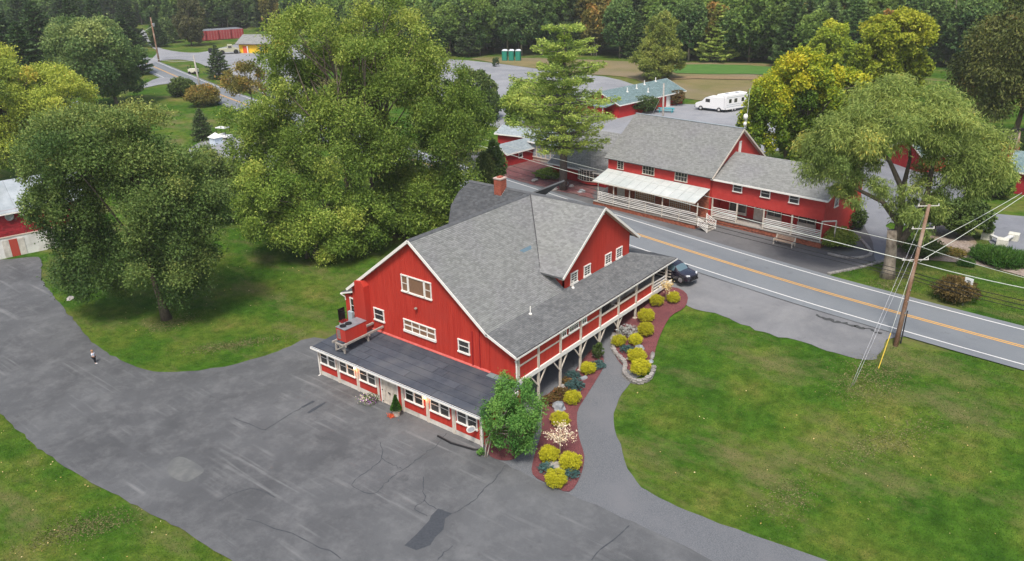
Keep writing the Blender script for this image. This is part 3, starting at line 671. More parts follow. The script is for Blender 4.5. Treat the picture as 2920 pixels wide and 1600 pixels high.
# ------------------------------------------------------------------ annex
AZ0, AZ1 = 2.72, 3.0
m = MB(); m.prism([(0, 0), (17.4, 0), (17.4, 2.62), (0, 2.62)], 0.0, .15); m.build('annex_wall', CREAM2, barn)
m = MB(); m.box(0, .15, .15, Y0, 0, 2.75); m.build('annex_end_wall', RED, barn)
m = MB(); m.m = wall_frame((17.4, 0, 0), 90); m.box(.15, Y0-.1, 0, .15, 0, 2.75); boards_v(m, .15, Y0-.1, lambda x: .2, lambda x: 2.7, .3, 0); m.build('annex_end_wall', RED, barn)
bays = [(.1, 2.1, .15, 2.05), (2.42, 4.42, 2.5, 4.35), (4.75, 6.8, 4.88, 6.75), (9.75, 11.98, 9.9, 11.8), (12.34, 14.55, 12.5, 14.4), (14.93, 17.25, 15.1, 17.0)]
for a, b, w0, w1 in bays:
    m = MB(); boards_v(m, a, b, lambda x: .48, lambda x: 2.55, .22, 0, t=.012, gap=.008); m.build('bay_panel', RED, barn)
    window(barn, (w0, -.012, 1.2), 0, (w1-w0)/2, 1.28, 1, 2, sill=.1, fr=.08); window(barn, (w0+(w1-w0)/2, -.012, 1.2), 0, (w1-w0)/2, 1.28, 1, 2, sill=.1, fr=.08)
for a, b in ((7.06, 7.32), (9.10, 9.42)):
    m = MB(); boards_v(m, a, b, lambda x: .03, lambda x: 2.55, .26, 0, t=.012, gap=.0); m.build('bay_panel', RED, barn)
for x in (-.02, 2.24, 4.56, 6.92, 9.58, 12.14, 14.72, 17.3): MB().box(x-.11, x+.11, -.05, -.002, .03, 2.56).build('wall_post', CREAM, barn)
# barn doors with X braces
do = MB(); do.box(7.36, 9.05, -.035, -.003, .06, 2.42); dob = do.build('double_door', CREAM, barn)
for k in range(2):
    x0 = 7.42+k*.80; x1 = x0+.76
    m = MB(); m.box(x0, x0+.07, -.075, -.036, .1, 2.36); m.box(x1-.07, x1, -.075, -.036, .1, 2.36); m.box(x0+.07, x1-.07, -.075, -.036, .1, .18); m.box(x0+.07, x1-.07, -.075, -.036, 2.28, 2.36); m.build('door_frame', CREAM, dob)
    for a, b in (((x0+.09, .2), (x1-.09, 2.26)), ((x1-.09, .2), (x0+.09, 2.26))): MB().bar((a[0], -.055, a[1]), (b[0], -.055, b[1]), .035, .07, up=(1, 0, 0)).build('cross_brace', CREAM, dob)
MB().box(7.28, 7.36, -.09, -.003, .03, 2.5).build('door_trim', WHITE, dob); MB().box(9.05, 9.13, -.09, -.003, .03, 2.5).build('door_trim', WHITE, dob); MB().box(7.36, 9.05, -.09, -.003, 2.42, 2.5).build('door_trim', WHITE, dob)
for x in (7.44, 8.97):
    for z in (.25, 1.25, 2.2): MB().box(x-.05, x+.05, -.10, -.076, z-.04, z+.04).build('hinge', BLACK, dob)
MB().box(8.12, 8.2, -.13, -.076, 1.15, 1.25).build('handle', BLACK, dob); MB().box(8.24, 8.32, -.13, -.076, 1.1, 1.2).build('handle', BLACK, dob)
# flat roof in strips of roll roofing
fl = MB(); fl.slab([(-.35, -.32, AZ0), (17.65, -.32, AZ0), (17.65, Y0-.03, AZ1), (-.35, Y0-.03, AZ1)], (0, -.06, 1), .12); flo = fl.build('flat_roof', mat('tar seam', (.024, .028, .036)), barn)
ns = 6; dy = (Y0+.29)/ns
for i in range(ns):
    y0 = -.32+i*dy; xs = sorted([-.35]+[float(q) for q in rng.uniform(2, 16, 2)]+[17.65])
    for a, b in zip(xs[:-1], xs[1:]):
        zz = lambda y: AZ0+(AZ1-AZ0)*(y+.32)/(Y0+.29)
        e = rng.uniform(.010, .022)
        s = MB(); s.slab([(a+.02, y0+.018, zz(y0)+e), (b-.02, y0+.018, zz(y0)+e), (b-.02, y0+dy-.018, zz(y0+dy)+e), (a+.02, y0+dy-.018, zz(y0+dy)+e)], (0, -.06, 1), .02); s.build('roofing_strip', FELT, flo)
m = MB(); m.slab([(-.35, Y0-.16, AZ1+.05), (14.6, Y0-.16, AZ1+.05), (14.6, Y0-.03, AZ1+.16), (-.35, Y0-.03, AZ1+.16)], (0, -.5, .8), .02); m.build('red_flashing', mat('faded red flashing', (.42, .07, .06), (.5, .13, .11), 3), barn)
MB().box(14.6, 17.5, Y0-.62, Y0-.03, AZ1+.02, AZ1+.06).build('roof_flashing', mat('teal lead flashing', (.12, .17, .18), (.17, .22, .23)), barn)
MB().box(-.38, 17.7, -.42, -.345, 2.55, 2.70).build('annex_fascia', WHITE, barn)
MB().box(-.38, 17.68, -.56, -.425, 2.58, 2.74).build('gutter', WHITE, barn); MB().box(-.3, 17.6, -.53, -.45, 2.735, 2.75).build('gutter_trough', mat('gutter blue grey', (.12, .16, .2)), barn)
MB().box(17.66, 17.72, -.4, Y0-.7, 2.62, 2.86).build('barge_board', WHITE, barn)
MB().box(-.1, 17.45, -.16, -.06, 2.56, 2.62).build('annex_soffit', WHITE, barn)
m = MB(); m.tube([(-.2, -.5, 2.6), (-.02, -.3, 2.42), (-.02, -.12, 2.3), (-.02, -.12, .12), (-.08, -.3, .04)], .05, 8); m.build('downspout', WHITE, barn)
m = MB(); m.tube([(17.45, -.12, 2.45), (17.45, -.12, .1)], .055, 8); m.build('downspout', WHITE, barn)
for x, lab in ((4.56, 'lit porch lamp left of the annex door'), (12.14, 'lit porch lamp right of the annex door')):
    m = MB(); m.box(x-.06, x+.06, -.12, -.05, 2.2, 2.4); lo = m.build('wall_lamp', BLACK, barn)
    b = MB(); b.lathe([(.03, 2.14), (.075, 2.19), (.085, 2.26), (.05, 2.33), (.02, 2.36)], 10, (x, -.2)); b.build('lamp_globe', BULB, lo)
    pl = bpy.data.lights.new('lamp_light', 'POINT'); pl.energy = 18; pl.color = (1, .5, .22); pl.shadow_soft_size = .08; p = bpy.data.objects.new('lamp_light', pl); link(p, lo); p.location = (x, -.36, 2.2)
# black drain pipe by the annex corner
m = MB(); m.tube([(14.0, -1.0, .12), (15.4, -1.1, .12), (17.2, -.75, .12), (17.75, -.35, .12)], .08, 8); o = m.build('drain_pipe', BLACK); tag(o, 'black corrugated drain pipe lying along the annex foot', 'pipe')
# oval hanging sign at the annex corner
sg = thing('hanging_sign', 'white oval sign hanging from a bracket at the annex corner', 'sign', (16.9, -.62, 1.6))
m = MB(); n = 24
m.prism([(.34*math.cos(2*math.pi*k/n), .26*math.sin(2*math.pi*k/n)) for k in range(n)], -.03, .03); o = m.build('sign_board', WHITE, sg); o.rotation_euler = (0, 0, R(60))
m = MB(); m.prism([(.25*math.cos(2*math.pi*k/n), .18*math.sin(2*math.pi*k/n)) for k in range(n)], -.036, -.031); o = m.build('sign_face', mat('pale grey sign face', (.42, .44, .5)), sg); o.rotation_euler = (0, 0, R(60))
m = MB(); m.tube([(0, .0, .27), (0, .0, .5), (0, .55, .5)], .015, 6); m.build('bracket', BLACK, sg)
# little side porch on the left of the barn
roof(barn, [(-2.6, 9.5, 5.1), (-2.6, 4.9, 5.1), (-.75, 4.9, 5.7), (-.75, 9.5, 5.7)], WHITE, SHINP, 'side_porch_roof')
m = MB(); m.box(-2.3, -.5, 5.2, 5.35, 2.2, 5.0); m.box(-2.4, -2.3, 5.2, 9.2, 2.2, 5.0); m.build('side_porch_wall', RED, barn)
window(barn, (-1.75, 5.18, 3.3), 0, .85, 1.5, 1, 2); m = MB(); m.tube([(-2.62, 4.86, 5.02), (-2.3, 5.1, 4.7), (-2.3, 5.12, 4.4)], .05, 6); m.build('downspout', WHITE, barn)
m = MB(); m.box(-2.7, -.5, 4.5, 5.15, 0, 2.4); m.build('side_stoop', CREAM2, barn); MB().box(-2.75, -.5, 4.45, 5.15, 2.4, 2.5).build('stoop_top', DRED, barn)
m = MB(); m.box(-2.75, -2.7, 4.5, 5.2, 2.5, 3.6)
for k in range(5): m.box(-2.7+k*.2, -2.67+k*.2, 4.45, 4.5, 2.5, 3.6)
m.box(-2.75, -1.7, 4.45, 4.5, 3.55, 3.62); m.build('black_railing', BLACK, barn)
o = MB().box(-1.75, -1.2, 4.75, 5.0, 2.5, 3.6).build('utility_cabinet', mat('pale blue grey metal', (.35, .42, .46))); tag(o, 'pale metal cabinet on the side stoop of the barn', 'cabinet')
# rooftop unit on its trestle
hv = thing('rooftop_unit', 'red rooftop air conditioning unit with two fans over the annex roof', 'air conditioner', (2.5, 1.55, 3.72))
MB().box(-.55, .55, -1.1, 1.1, 0, 1.08).build('housing', RED, hv); MB().box(-.58, .58, -1.13, 1.13, 1.083, 1.12).build('top_plate', STEEL, hv)
for yy in (-.72, -.15):
    m = MB(); m.lathe([(.27, 1.12), (.27, 1.19), (.22, 1.2), (.05, 1.17)], 16, (-.12, yy)); m.build('fan', BLACK, hv)
for k in range(7): MB().box(-.45, -.05, -1.125, -1.1, .15+k*.12, .22+k*.12).build('vent_slat', mat('grille grey', (.2, .19, .18)), hv)
ts = thing('trestle', 'weathered timber trestle carrying the red rooftop unit', 'trestle', (2.5, 1.55, 2.8))
for x in (-.62, .58): MB().bar((x, -1.55, .82), (x, 2.85, .82), .13, .16).build('beam', MGREY, ts)
for y in (-1.3, 1.2):
    zf = .03
    for x in (-.5, .5): MB().bar((x, y, zf), (x, y, .74), .12).build('leg', MGREY, ts)
    MB().bar((-.5, y-.07, zf+.05), (.5, y-.07, .7), .08, .1).build('brace', MGREY, ts); MB().bar((.5, y+.07, zf+.05), (-.5, y+.07, .7), .08, .1).build('brace', MGREY, ts)
    MB().bar((-.75, y, .70), (.75, y, .70), .1, .12).build('cross_beam', MGREY, ts)

# ================================================================== THE INN ACROSS THE ROAD
INN = (12.39, 43.56); IR = -6.
inn = thing('inn_building', 'red two-storey inn with grey gable roof and white metal porch roof beside the road', 'building', (INN[0], INN[1], 3.0), R(IR))
G = 3.0   # parts are written with absolute heights minus G
h = lambda z: z-G
AY, AB = 2.8, 14.6            # front and back wall of the tall block
m = MB(); m.box(-14.7, -.35, AY, AB, 0, h(8.7)); m.build('wall', RED2, inn)
m = MB(); boards_h(m, h(7.0), h(8.62), lambda z: -14.7, lambda z: -.35, .14, AY); m.build('siding', RED2, inn, kind='stuff')
AR = 8.7; RT = 13.0; rz = lambda y: RT-(RT-8.75)*abs(y-AR)/(AR-AY)
m = MB(); m.m = wall_frame((-.35, 0, 0), 90); m.prism([(AY, h(8.7)), (AB, h(8.7)), (AR, h(RT-.1))], 0, .15); m.build('gable_wall', RED2, inn)
m = MB(); m.m = wall_frame((-.35, 0, 0), 90); boards_v(m, AY+.05, AB-.05, lambda x: h(6.5), lambda x: h(rz(x)-.15), .2, 0); m.build('siding', RED2, inn, kind='stuff')
m = MB(); m.m = wall_frame((-14.7, 0, 0), 90); m.prism([(AY, h(8.7)), (AB, h(8.7)), (AR, h(RT-.1))], -.15, 0); m.build('gable_wall', RED2, inn)
ex = .45; ye = AY-ex; ze = rz(ye)
roof(inn, [(-15.1, ye, h(ze)), (.05, ye, h(ze)), (.05, AR, h(RT)), (-15.1, AR, h(RT))], DECK, SHIN)
roof(inn, [(.05, 2*AR-ye, h(ze)), (-15.1, 2*AR-ye, h(ze)), (-15.1, AR, h(RT)), (.05, AR, h(RT))], DECK, SHIN)
MB().bar((-15.1, AR, h(RT)+.03), (.05, AR, h(RT)+.03), .22, .05).build('ridge_cap', SHINL, inn)
for y_ in (ye, 2*AR-ye): MB().bar((.08, AR, h(RT)-.12), (.08, y_, h(ze)-.12), .05, .2).build('barge_board', CREAM, inn)
for y_, s in ((2*AR-ye, 1),): MB().slab([(-.34, AR, h(RT)-.2), (.05, AR, h(RT)-.2), (.05, y_, h(ze)-.2), (-.34, y_, h(ze)-.2)], (0, .6, .8), .03).build('soffit', CREAM, inn)
for a, b, c in ((-13.35, -12.4, 2), (-9.6, -7.9, 4), (-5.05, -3.35, 4)): window(inn, (a, AY-.02, h(7.25)), 0, b-a, 1.12, c, 4 if c == 2 else 2, fm=CREAM, sill=.08, fr=.07)
window(inn, (-.33, 8.45, h(9.6)), 90, .5, 1.9, 1, 2, fm=WHITE, gm=WHITE, sill=.06)
for a, s in ((-14.7, 1),): MB().box(-14.75, -14.65, AY-.05, AY, h(6), h(8.6)).build('corner_board', RED2, inn)
# brick porch wall with display windows
m = MB(); bricks(m, -14.6, -.35, h(3.0), h(7.0), AY-.01); m.build('bricks', BRICKM, inn, kind='stuff')
DISP = mat('shop window with warm goods', (.03, .025, .02), (.50, .22, .06), 6, .2, spec=.6, detail=2)
for a, b in ((-10.5, -7.6), (-5.55, -2.7)): window(inn, (a, AY-.06, h(3.95)), 0, b-a, 1.15, 10, 4, fm=CREAM, gm=DISP, sill=.1)
MB().box(-13.2, -12.1, AY-.09, AY-.04, h(3.6), h(5.7)).build('door', CREAM, inn)
# porch roof of white metal panels
PR0, PR1 = (-.32, 6.13), (AY-.1, 7.08)
npn = 12; X0, X1 = -14.75, -.25
for i in range(npn):
    a = X0+(X1-X0)*i/npn; b = X0+(X1-X0)*(i+1)/npn-.035
    MB().slab([(a, PR0[0], h(PR0[1])), (b, PR0[0], h(PR0[1])), (b, PR1[0], h(PR1[1])), (a, PR1[0], h(PR1[1]))], (0, -.3, 1), .05).build('roof_panel', METALW, inn)
MB().box(X0, X1, PR0[0]-.06, PR0[0]-.005, h(PR0[1])-.12, h(PR0[1])+.0).build('porch_gutter', CREAM, inn)
MB().box(X0, X1, -.1, AY-.05, 0, h(3.5)).build('porch_base', mat('porch brick base', (.20, .08, .06), (.27, .12, .09), 3), inn)
m = MB(); bricks(m, X0, X1, .0, h(3.45), -.1); m.build('bricks', BRICKM, inn, kind='stuff')
MB().box(X0, X1+.1, -.18, AY-.05, h(3.5), h(3.58)).build('porch_floor', MGREY, inn)
px_ = [-14.1, -11.75, -9.4, -7.05, -4.75, -2.45, -.12]
for i, x in enumerate(px_): MB().box(x-.05, x+.05, -.05, .05, h(3.58), h(6.05 if i not in (3, 5) else 4.85)).build('porch_post', CREAM, inn)
slat = MB().box(0, 1, -.02, .02, 0, .085).mesh('rail_slat'); slat.materials.append(WHITE)
for i in range(6):
    for k in range(5): inst('rail_slat', slat, inn, (px_[i]+.05, -.06, h(3.78)+k*.215), scale=(px_[i+1]-px_[i]-.1, 1, 1))
    inst('rail_slat', slat, inn, (px_[i]+.0, -.06, h(4.83)), scale=(px_[i+1]-px_[i], 2.2, .6))
for k in range(5): inst('rail_slat', slat, inn, (-14.15, 0, h(3.78)+k*.215), (0, 0, R(90)), scale=(1.3, 1, 1))
# porch steps with slatted rails
st = thing('porch_steps', 'grey wooden steps with slatted side rails at the porch corner of the inn', 'steps', (INN[0]+.15*math.cos(R(IR)), INN[1]+.15*math.sin(R(IR)), 3.0), R(IR))
for k in range(4): MB().box(.1+k*.28, .42+k*.28, -.2, 1.5, .55-k*.15-.05, .55-k*.15).build('tread', MGREY, st)
for y in (-.25, 1.55):
    MB().box(1.2, 1.3, y-.05, y+.05, 0, 1.0).build('post', WHITE, st); MB().box(0, .1, y-.05, y+.05, .5, 1.6).build('post', WHITE, st)
    for k in range(5): MB().bar((.05, y, .72+k*.2), (1.25, y, .12+k*.2), .03, .08).build('rail_slat', WHITE, st)
# lower wing with jettied upper floor
wg = thing('inn_wing', 'lower red wing of the inn with white windows above a slatted porch', 'building', (INN[0], INN[1], 3.0), R(IR))
FY = 3.06; LY = 5.26; BX0, BX1 = -.30, 12.8
m = MB(); m.box(BX0, BX1, FY, 12.4, h(6.0), h(8.4)); m.build('upper_wall', RED2, wg)
m = MB(); boards_h(m, h(6.0), h(8.38), lambda z: BX0, lambda z: BX1, .14, FY); m.build('siding', RED2, wg, kind='stuff')
br = 7.8; bt = 10.45; bz = lambda y: bt-(bt-8.45)*abs(y-br)/(br-FY)
m = MB(); m.m = wall_frame((BX1, 0, 0), 90); m.prism([(FY, h(8.4)), (12.4, h(8.4)), (br, h(bt-.1))], 0, .15); m.build('gable_wall', RED2, wg)
m = MB(); m.m = wall_frame((BX1, 0, 0), 90); boards_h(m, h(3.4), h(bt-.2), lambda z: FY if z < h(8.4) else FY+(z-h(8.4))/(bt-8.45)*(br-FY), lambda z: 12.4 if z < h(8.4) else 12.4-(z-h(8.4))/(bt-8.45)*(br-FY)*.95, .16, 0); m.build('siding', RED2, wg, kind='stuff')
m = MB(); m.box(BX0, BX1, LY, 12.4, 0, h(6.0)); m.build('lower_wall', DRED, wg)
m = MB(); boards_v(m, BX0, BX1, lambda x: h(3.8), lambda x: h(5.95), .3, LY, t=.012); m.build('siding', mat('deep red boards', (.40, .02, .02), (.46, .03, .03)), wg, kind='stuff')  # vertical boards of the recessed lower wall, in a deeper red
e2 = .35; yb = FY-e2
roof(wg, [(BX0, yb, h(bz(yb))), (BX1+.35, yb, h(bz(yb))), (BX1+.35, br, h(bt)), (BX0, br, h(bt))], DECK, SHIN)
roof(wg, [(BX1+.35, 2*br-yb, h(bz(yb))), (BX0, 2*br-yb, h(bz(yb))), (BX0, br, h(bt)), (BX1+.35, br, h(bt))], DECK, SHIN)
MB().box(BX0, BX1+.35, yb-.12, yb-.01, h(bz(yb))-.17, h(bz(yb))-.0).build('gutter', WHITE, wg)
MB().bar((BX1+.38, yb, h(bz(yb))-.1), (BX1+.38, br, h(bt)-.1), .05, .18).build('barge_board', WHITE, wg)
for a in (2.34, 5.65, 8.9): window(wg, (a, FY-.03, h(7.22)), 0, 1.13, 1.0, 1, 2, sill=.09)
window(wg, (BX1+.03, 5.2, h(6.9)), 90, .95, 1.25, 1, 1, gm=GLASS)
MB().box(BX0, BX1+.1, FY-.02, LY, 0, h(3.62)).build('porch_base', mat('porch brick base', (.2, .08, .06)), wg)
m = MB(); bricks(m, BX0, BX1+.1, .0, h(3.6), FY-.02); m.build('bricks', BRICKM, wg, kind='stuff')
MB().box(BX0, BX1+.12, FY-.12, LY, h(3.62), h(3.75)).build('porch_floor', MGREY, wg)
pb = [-.1, 3.0, 6.22, 9.45, 12.7]
for x in pb: MB().box(x-.07, x+.07, FY, FY+.14, h(3.75), h(6.0)).build('porch_post', CREAM, wg)
for i in (0, 2, 3):
    for k in range(5): inst('rail_slat', slat, wg, (pb[i]+.07, FY+.07, h(3.9)+k*.19), scale=(pb[i+1]-pb[i]-.14, 1, .95))
    inst('rail_slat', slat, wg, (pb[i]+.07, FY+.07, h(4.86)), scale=(pb[i+1]-pb[i]-.14, 2.5, .7))
for k in range(5): inst('rail_slat', slat, wg, (12.75, FY+.2, h(3.9)+k*.19), (0, 0, R(90)), scale=(1.9, 1, .95))
MB().box(4.0, 5.05, LY-.08, LY-.02, h(3.8), h(5.7)).build('door', CREAM, wg); MB().box(4.25, 4.8, LY-.1, LY-.085, h(5.1), h(5.4)).build('door_light', GLASS, wg)
for a, b in ((5.55, 7.3), (9.2, 11.2)): window(wg, (a, LY-.03, h(3.9)), 0, b-a, 1.75, 2, 2, fm=CREAM, sill=.75); 
window(wg, (.9, LY-.03, h(4.0)), 0, 2.2, 1.6, 1, 1, fm=CREAM, gm=GLASS, sill=.3)
MB().bar((BX1, FY-.2, h(6.0)), (BX1+1.0, FY+.9, h(6.0)), .08, .12).build('bracket', WHITE, wg); MB().box(BX1+.93, BX1+1.05, FY+.85, FY+.97, h(3.2), h(6.0)).build('porch_post', CREAM, wg)
# bench in front
def innp(x, y): 
    c, s = math.cos(R(IR)), math.sin(R(IR)); return (INN[0]+c*x-s*y, INN[1]+s*x+c*y)
bx, by = innp(9.6, 1.55)
bn = thing('park_bench', 'slatted wooden bench with pale ends on the forecourt below the inn porch', 'bench', (bx, by, 3.03), R(IR))
BW = mat('bench slat wood', (.36, .26, .19), (.46, .36, .28), 5)
for k in range(4): MB().box(-1.0, 1.0, -.35+k*.14, -.25+k*.14, .42, .46).build('seat_slat', BW, bn)
for k in range(3): MB().box(-1.0, 1.0, .25+k*.02, .28+k*.02, .56+k*.14, .66+k*.14).build('back_slat', BW, bn)
for x in (-1.02, 1.02):
    m = MB(); m.m = wall_frame((x, 0, 0), 90); m.prism([(-.4, 0), (-.3, 0), (-.25, .36), (.22, .36), (.24, 0), (.34, 0), (.36, .95), (.28, .95), (.22, .62), (-.4, .62)], -.05, .05); m.build('bench_end', CREAM, bn)

# generic small gabled house ------------------------------------------------
def cottage(name, label, cat, x, y, deg, L, Dp, he, hr, wall, shin, trim=WHITE, wins=(), z=3.0, over=.4, clap=True, group=None, asym=0):
    """local: x along the ridge 0..L, y 0..Dp; front at y=0"""
    t = thing(name, label, cat, (x, y, z), R(deg), group)
    m = MB(); m.box(0, L, 0, Dp, 0, he); m.build('wall', wall, t)
    if clap:
        m = MB(); boards_h(m, .1, he-.05, lambda z: 0, lambda z: L, .3, 0, t=.02); m.m = wall_frame((L, 0, 0), 90); boards_h(m, .1, he-.05, lambda z: 0, lambda z: Dp, .3, 0, t=.02); m.build('siding', wall, t, kind='stuff')
    mid = Dp/2+asym
    for xx, a, b in ((0, -.12, 0), (L, 0, .12)):
        m = MB(); m.m = wall_frame((xx, 0, 0), 90); m.prism([(0, he), (Dp, he), (mid, hr-.08)], a, b); m.build('gable_wall', wall, t)
    k0 = (hr-he)/mid; k1 = (hr-he)/(Dp-mid)
    roof(t, [(-over, -over, he-k0*over), (L+over, -over, he-k0*over), (L+over, mid, hr), (-over, mid, hr)], trim, shin, tab=(.45, .22))
    roof(t, [(L+over, Dp+over, he-k1*over), (-over, Dp+over, he-k1*over), (-over, mid, hr), (L+over, mid, hr)], trim, shin, tab=(.45, .22))
    MB().box(-over, L+over, -over-.08, -over, he-k0*over-.18, he-k0*over-.01).build('eave_board', trim, t)
    for xx in (-over-.03, L+over+.03):
        MB().bar((xx, -over, he-k0*over-.09), (xx, mid, hr-.09), .05, .18).build('barge_board', trim, t); MB().bar((xx, Dp+over, he-k1*over-.09), (xx, mid, hr-.09), .05, .18).build('barge_board', trim, t)
    for wv in wins:
        side, a, zz, w, hh, c, r = wv[:7]; kw = wv[7] if len(wv) > 7 else {}
        if side == 'f': window(t, (a, -.02, zz), 0, w, hh, c, r, **kw)
        elif side == 'r': window(t, (L+.02, a, zz), 90, w, hh, c, r, **kw)
        elif side == 'l': window(t, (-.02, a+w, zz), 270, w, hh, c, r, **kw)
    return t
# low inn wings left of the tall block (positions in the inn's own frame)
WALLR = mat('cottage red boards', (.30, .015, .018), (.38, .025, .028), 1.2, .7)
def inn_cottage(name, label, x, y, deg, *a, **k):
    wx, wy = innp(x, y); return cottage(name, label, 'building', wx, wy, IR+deg, *a, **k)
c1 = inn_cottage('gate_cottage', 'small red gabled building with pale roof at the end of the paver walk', -36.2, 6.6, 90, 6.6, 3.4, 2.15, 3.1, WALLR, SHINL, over=.35)
window(c1, (2.4, -.02, .85), 0, .85, 1.1, 1, 2)
MB().box(-.05, 0, .9, 2.4, 0, 2.2).build('doorway', DARK, c1)
c2 = inn_cottage('glazed_hall', 'cream gabled link building with tall glass front behind the paver walk', -36.5, 12.2, 0, 5.0, 8, 3.0, 4.6, CREAM, SHINL, clap=False)
for k in range(5): window(c2, (.2+k*.92, -.02, .5), 0, .88, 2.3, 1, 1, fm=CREAM, gm=mat('pale blue glass', (.22, .28, .33), (.34, .38, .42), 1.5, .15, spec=.7))
c3 = inn_cottage('bay_window_cottage', 'low red building with a curved many-paned bay window beside the big pine', -27.6, 6.9, 0, 9.3, 6.5, 2.25, 4.0, WALLR, SHIN, over=.5)
MB().box(1.5, 2.3, -.06, -.022, .1, 2.1).build('door', CREAM, c3); MB().box(1.35, 1.45, -.09, -.022, .1, 2.2).build('door_trim', CREAM, c3)
bw = MB(); nb = 7; bwr = [(4.9+3.2*k/nb, -.25-.55*math.sin(math.pi*k/nb)) for k in range(nb+1)]
for k in range(nb):
    a, b = bwr[k], bwr[k+1]; dgx = math.degrees(math.atan2(b[1]-a[1], b[0]-a[0])); window(c3, (a[0], a[1], .62), dgx, math.hypot(b[0]-a[0], b[1]-a[1]), 1.5, 1, 5, fm=CREAM, sill=.06, fr=.03, midrail=False)
m = MB(); m.add([(x, y, .25) for x, y in bwr]+[(x, y, .62) for x, y in bwr]+[(4.9, 0, .25), (8.1, 0, .25)], [(k, k+1, k+2+nb, k+1+nb) for k in range(nb)]+[tuple(range(nb, -1, -1))]); m.build('bay_base', RED2, c3)
m = MB(); m.slab([(x, y-.08, 2.16) for x, y in bwr], (0, 0, 1), .06); m.build('bay_head', CREAM, c3)
c4 = inn_cottage('long_red_wing', 'long low red wing with grey roof running behind the inn', -31.0, 14.0, 0, 16.5, 6, 3.2, 4.9, WALLR, SHIN)
MB().box(4, 6.5, -.06, -.021, .9, 2.3).build('window_band', GLASS, c4)
c5 = inn_cottage('rear_shed', 'small red shed with pale blue roof behind the gabled cottage', -46.5, 15.0, 12, 9, 4.5, 2.4, 3.2, WALLR, SHINL)
# big red shed at the back with teal roof
x0, y0 = -27.0, 97.2
bs = cottage('back_shed', 'long red shed with teal grey roof and white vents near the motorhome', 'shed', -28.2, 94.5, 83, 21.0, 9.0, 2.75, 4.6, mat('bright shed red', (.42, .02, .02), (.48, .03, .03)), SHINT, clap=False, over=.5)
MB().box(15.2, 16.6, -.08, -.02, 0, 2.5).build('door', WHITE, bs)
for q in ((6, 2.8), (9.5, 3.2), (13, 3.9), (17.2, 4.2), (11, 1.5)):
    zz = 2.75+1.85*q[1]/4.5; m = MB(); m.tube([(q[0], q[1], zz-.1), (q[0], q[1], zz+.8)], .1, 6); m.lathe([(.28, zz-.1), (.22, zz+.1)], 6, q); m.build('vent_pipe', WHITE, bs)
MB().box(-3.2, -3.0, 1, 8, 0, 2.4).build('lean_wall', WALLR, bs)
for yy in (1.2, 3.2, 5.2): MB().box(-3.3, -3.1, yy, yy+.2, 0, 2.5).build('post', CREAM, bs)
MB().slab([(-3.5, .5, 2.5), (0, .5, 2.9), (0, 8.5, 2.9), (-3.5, 8.5, 2.5)], (-.1, 0, 1), .1).build('lean_roof', SHINT, bs)
tb = thing('turquoise_bench', 'turquoise picnic bench behind the pine tree', 'bench', tuple(D(1675, 283)), .4)
TQ = mat('turquoise paint', (.04, .33, .38))
MB().box(-1.6, 1.6, -.3, .3, .8, .9).build('table_top', TQ, tb); MB().box(-1.6, 1.6, -.9, -.65, .45, .52).build('seat', TQ, tb); MB().box(-1.6, 1.6, .65, .9, .45, .52).build('seat', TQ, tb)
for x in (-1.2, 1.2): MB().box(x-.06, x+.06, -.85, .85, 0, .45).build('leg', TQ, tb); MB().box(x-.06, x+.06, -.08, .08, .45, .8).build('leg', TQ, tb)
# left barn with white block base
def lb_at(): pass
lbx, lby = -52.2, -1.9
ld = math.degrees(math.atan2(-1.49+4.35, -52.03+52.65))
lb = thing('long_barn', 'long red shingled barn with pale metal roof and white block base at the left edge', 'barn', (-52.0, -1.5, 0), R(78))
m = MB(); m.box(-22, 7.7, .0, 9, 0, 2.5); m.build('block_base', mat('whitewashed block', (.62, .62, .60), (.74, .74, .72), 1.5, .8, c3=(.42, .41, .38), s3=.6), lb)
m = MB(); m.box(-22, 7.7, .02, 9, 2.5, 5.6); m.build('upper_wall', DRED, lb)
V = []; F = []; k = 0
for r in range(16):
    for c in range(74):
        xx = -22+c*.4+(r % 2)*.2; z0_ = 2.52+r*.19; yy = .0-.02
        V += [(xx, yy-.015, z0_), (xx+.385, yy-.015, z0_), (xx+.385, yy+.01, z0_+.19), (xx, yy+.01, z0_+.19)]; F.append((k, k+1, k+2, k+3)); k += 4
big_mesh('wall_shingles', np.array(V), np.array(F), mat('red wall shingle', (.22, .014, .02), (.34, .025, .035), 1.5, .8, island=.3), lb, kind='stuff')
MRF = mat('dull zinc roof', (.27, .31, .34), (.38, .42, .45), .7, .6, c3=(.24, .27, .28), s3=.3, obj_rand=.06)
for i in range(15):
    a = -22.3+i*2.02; MB().slab([(a, -.4, 5.35), (a+2.0, -.4, 5.35), (a+2.0, 4.5, 8.1), (a, 4.5, 8.1)], (0, -.45, .8), .06).build('roof_panel', MRF, lb)
MB().slab([(8.0, 9.4, 5.35), (-22.3, 9.4, 5.35), (-22.3, 4.5, 8.1), (8.0, 4.5, 8.1)], (0, .45, .8), .06).build('roof', MRF, lb)
MB().box(-22.3, 1.2, -.55, -.42, 5.18, 5.32).build('gutter', WHITE, lb); MB().box(-22, 7.7, -.06, -.021, 2.42, 2.56).build('band_board', mat('pale peeling band', (.62, .52, .44)), lb)
m = MB(); m.box(-2.3, -1.62, -.06, -.002, .03, 2.1); m.build('door_leaf', CREAM2, lb); m = MB(); m.box(-1.6, -.75, -.06, -.002, .03, 2.1); m.build('door_leaf', mat('rust red door', (.40, .06, .04)), lb, label='rust red middle door leaf'); m = MB(); m.box(-.73, -.05, -.06, -.002, .03, 2.1); m.build('door_leaf', CREAM2, lb)
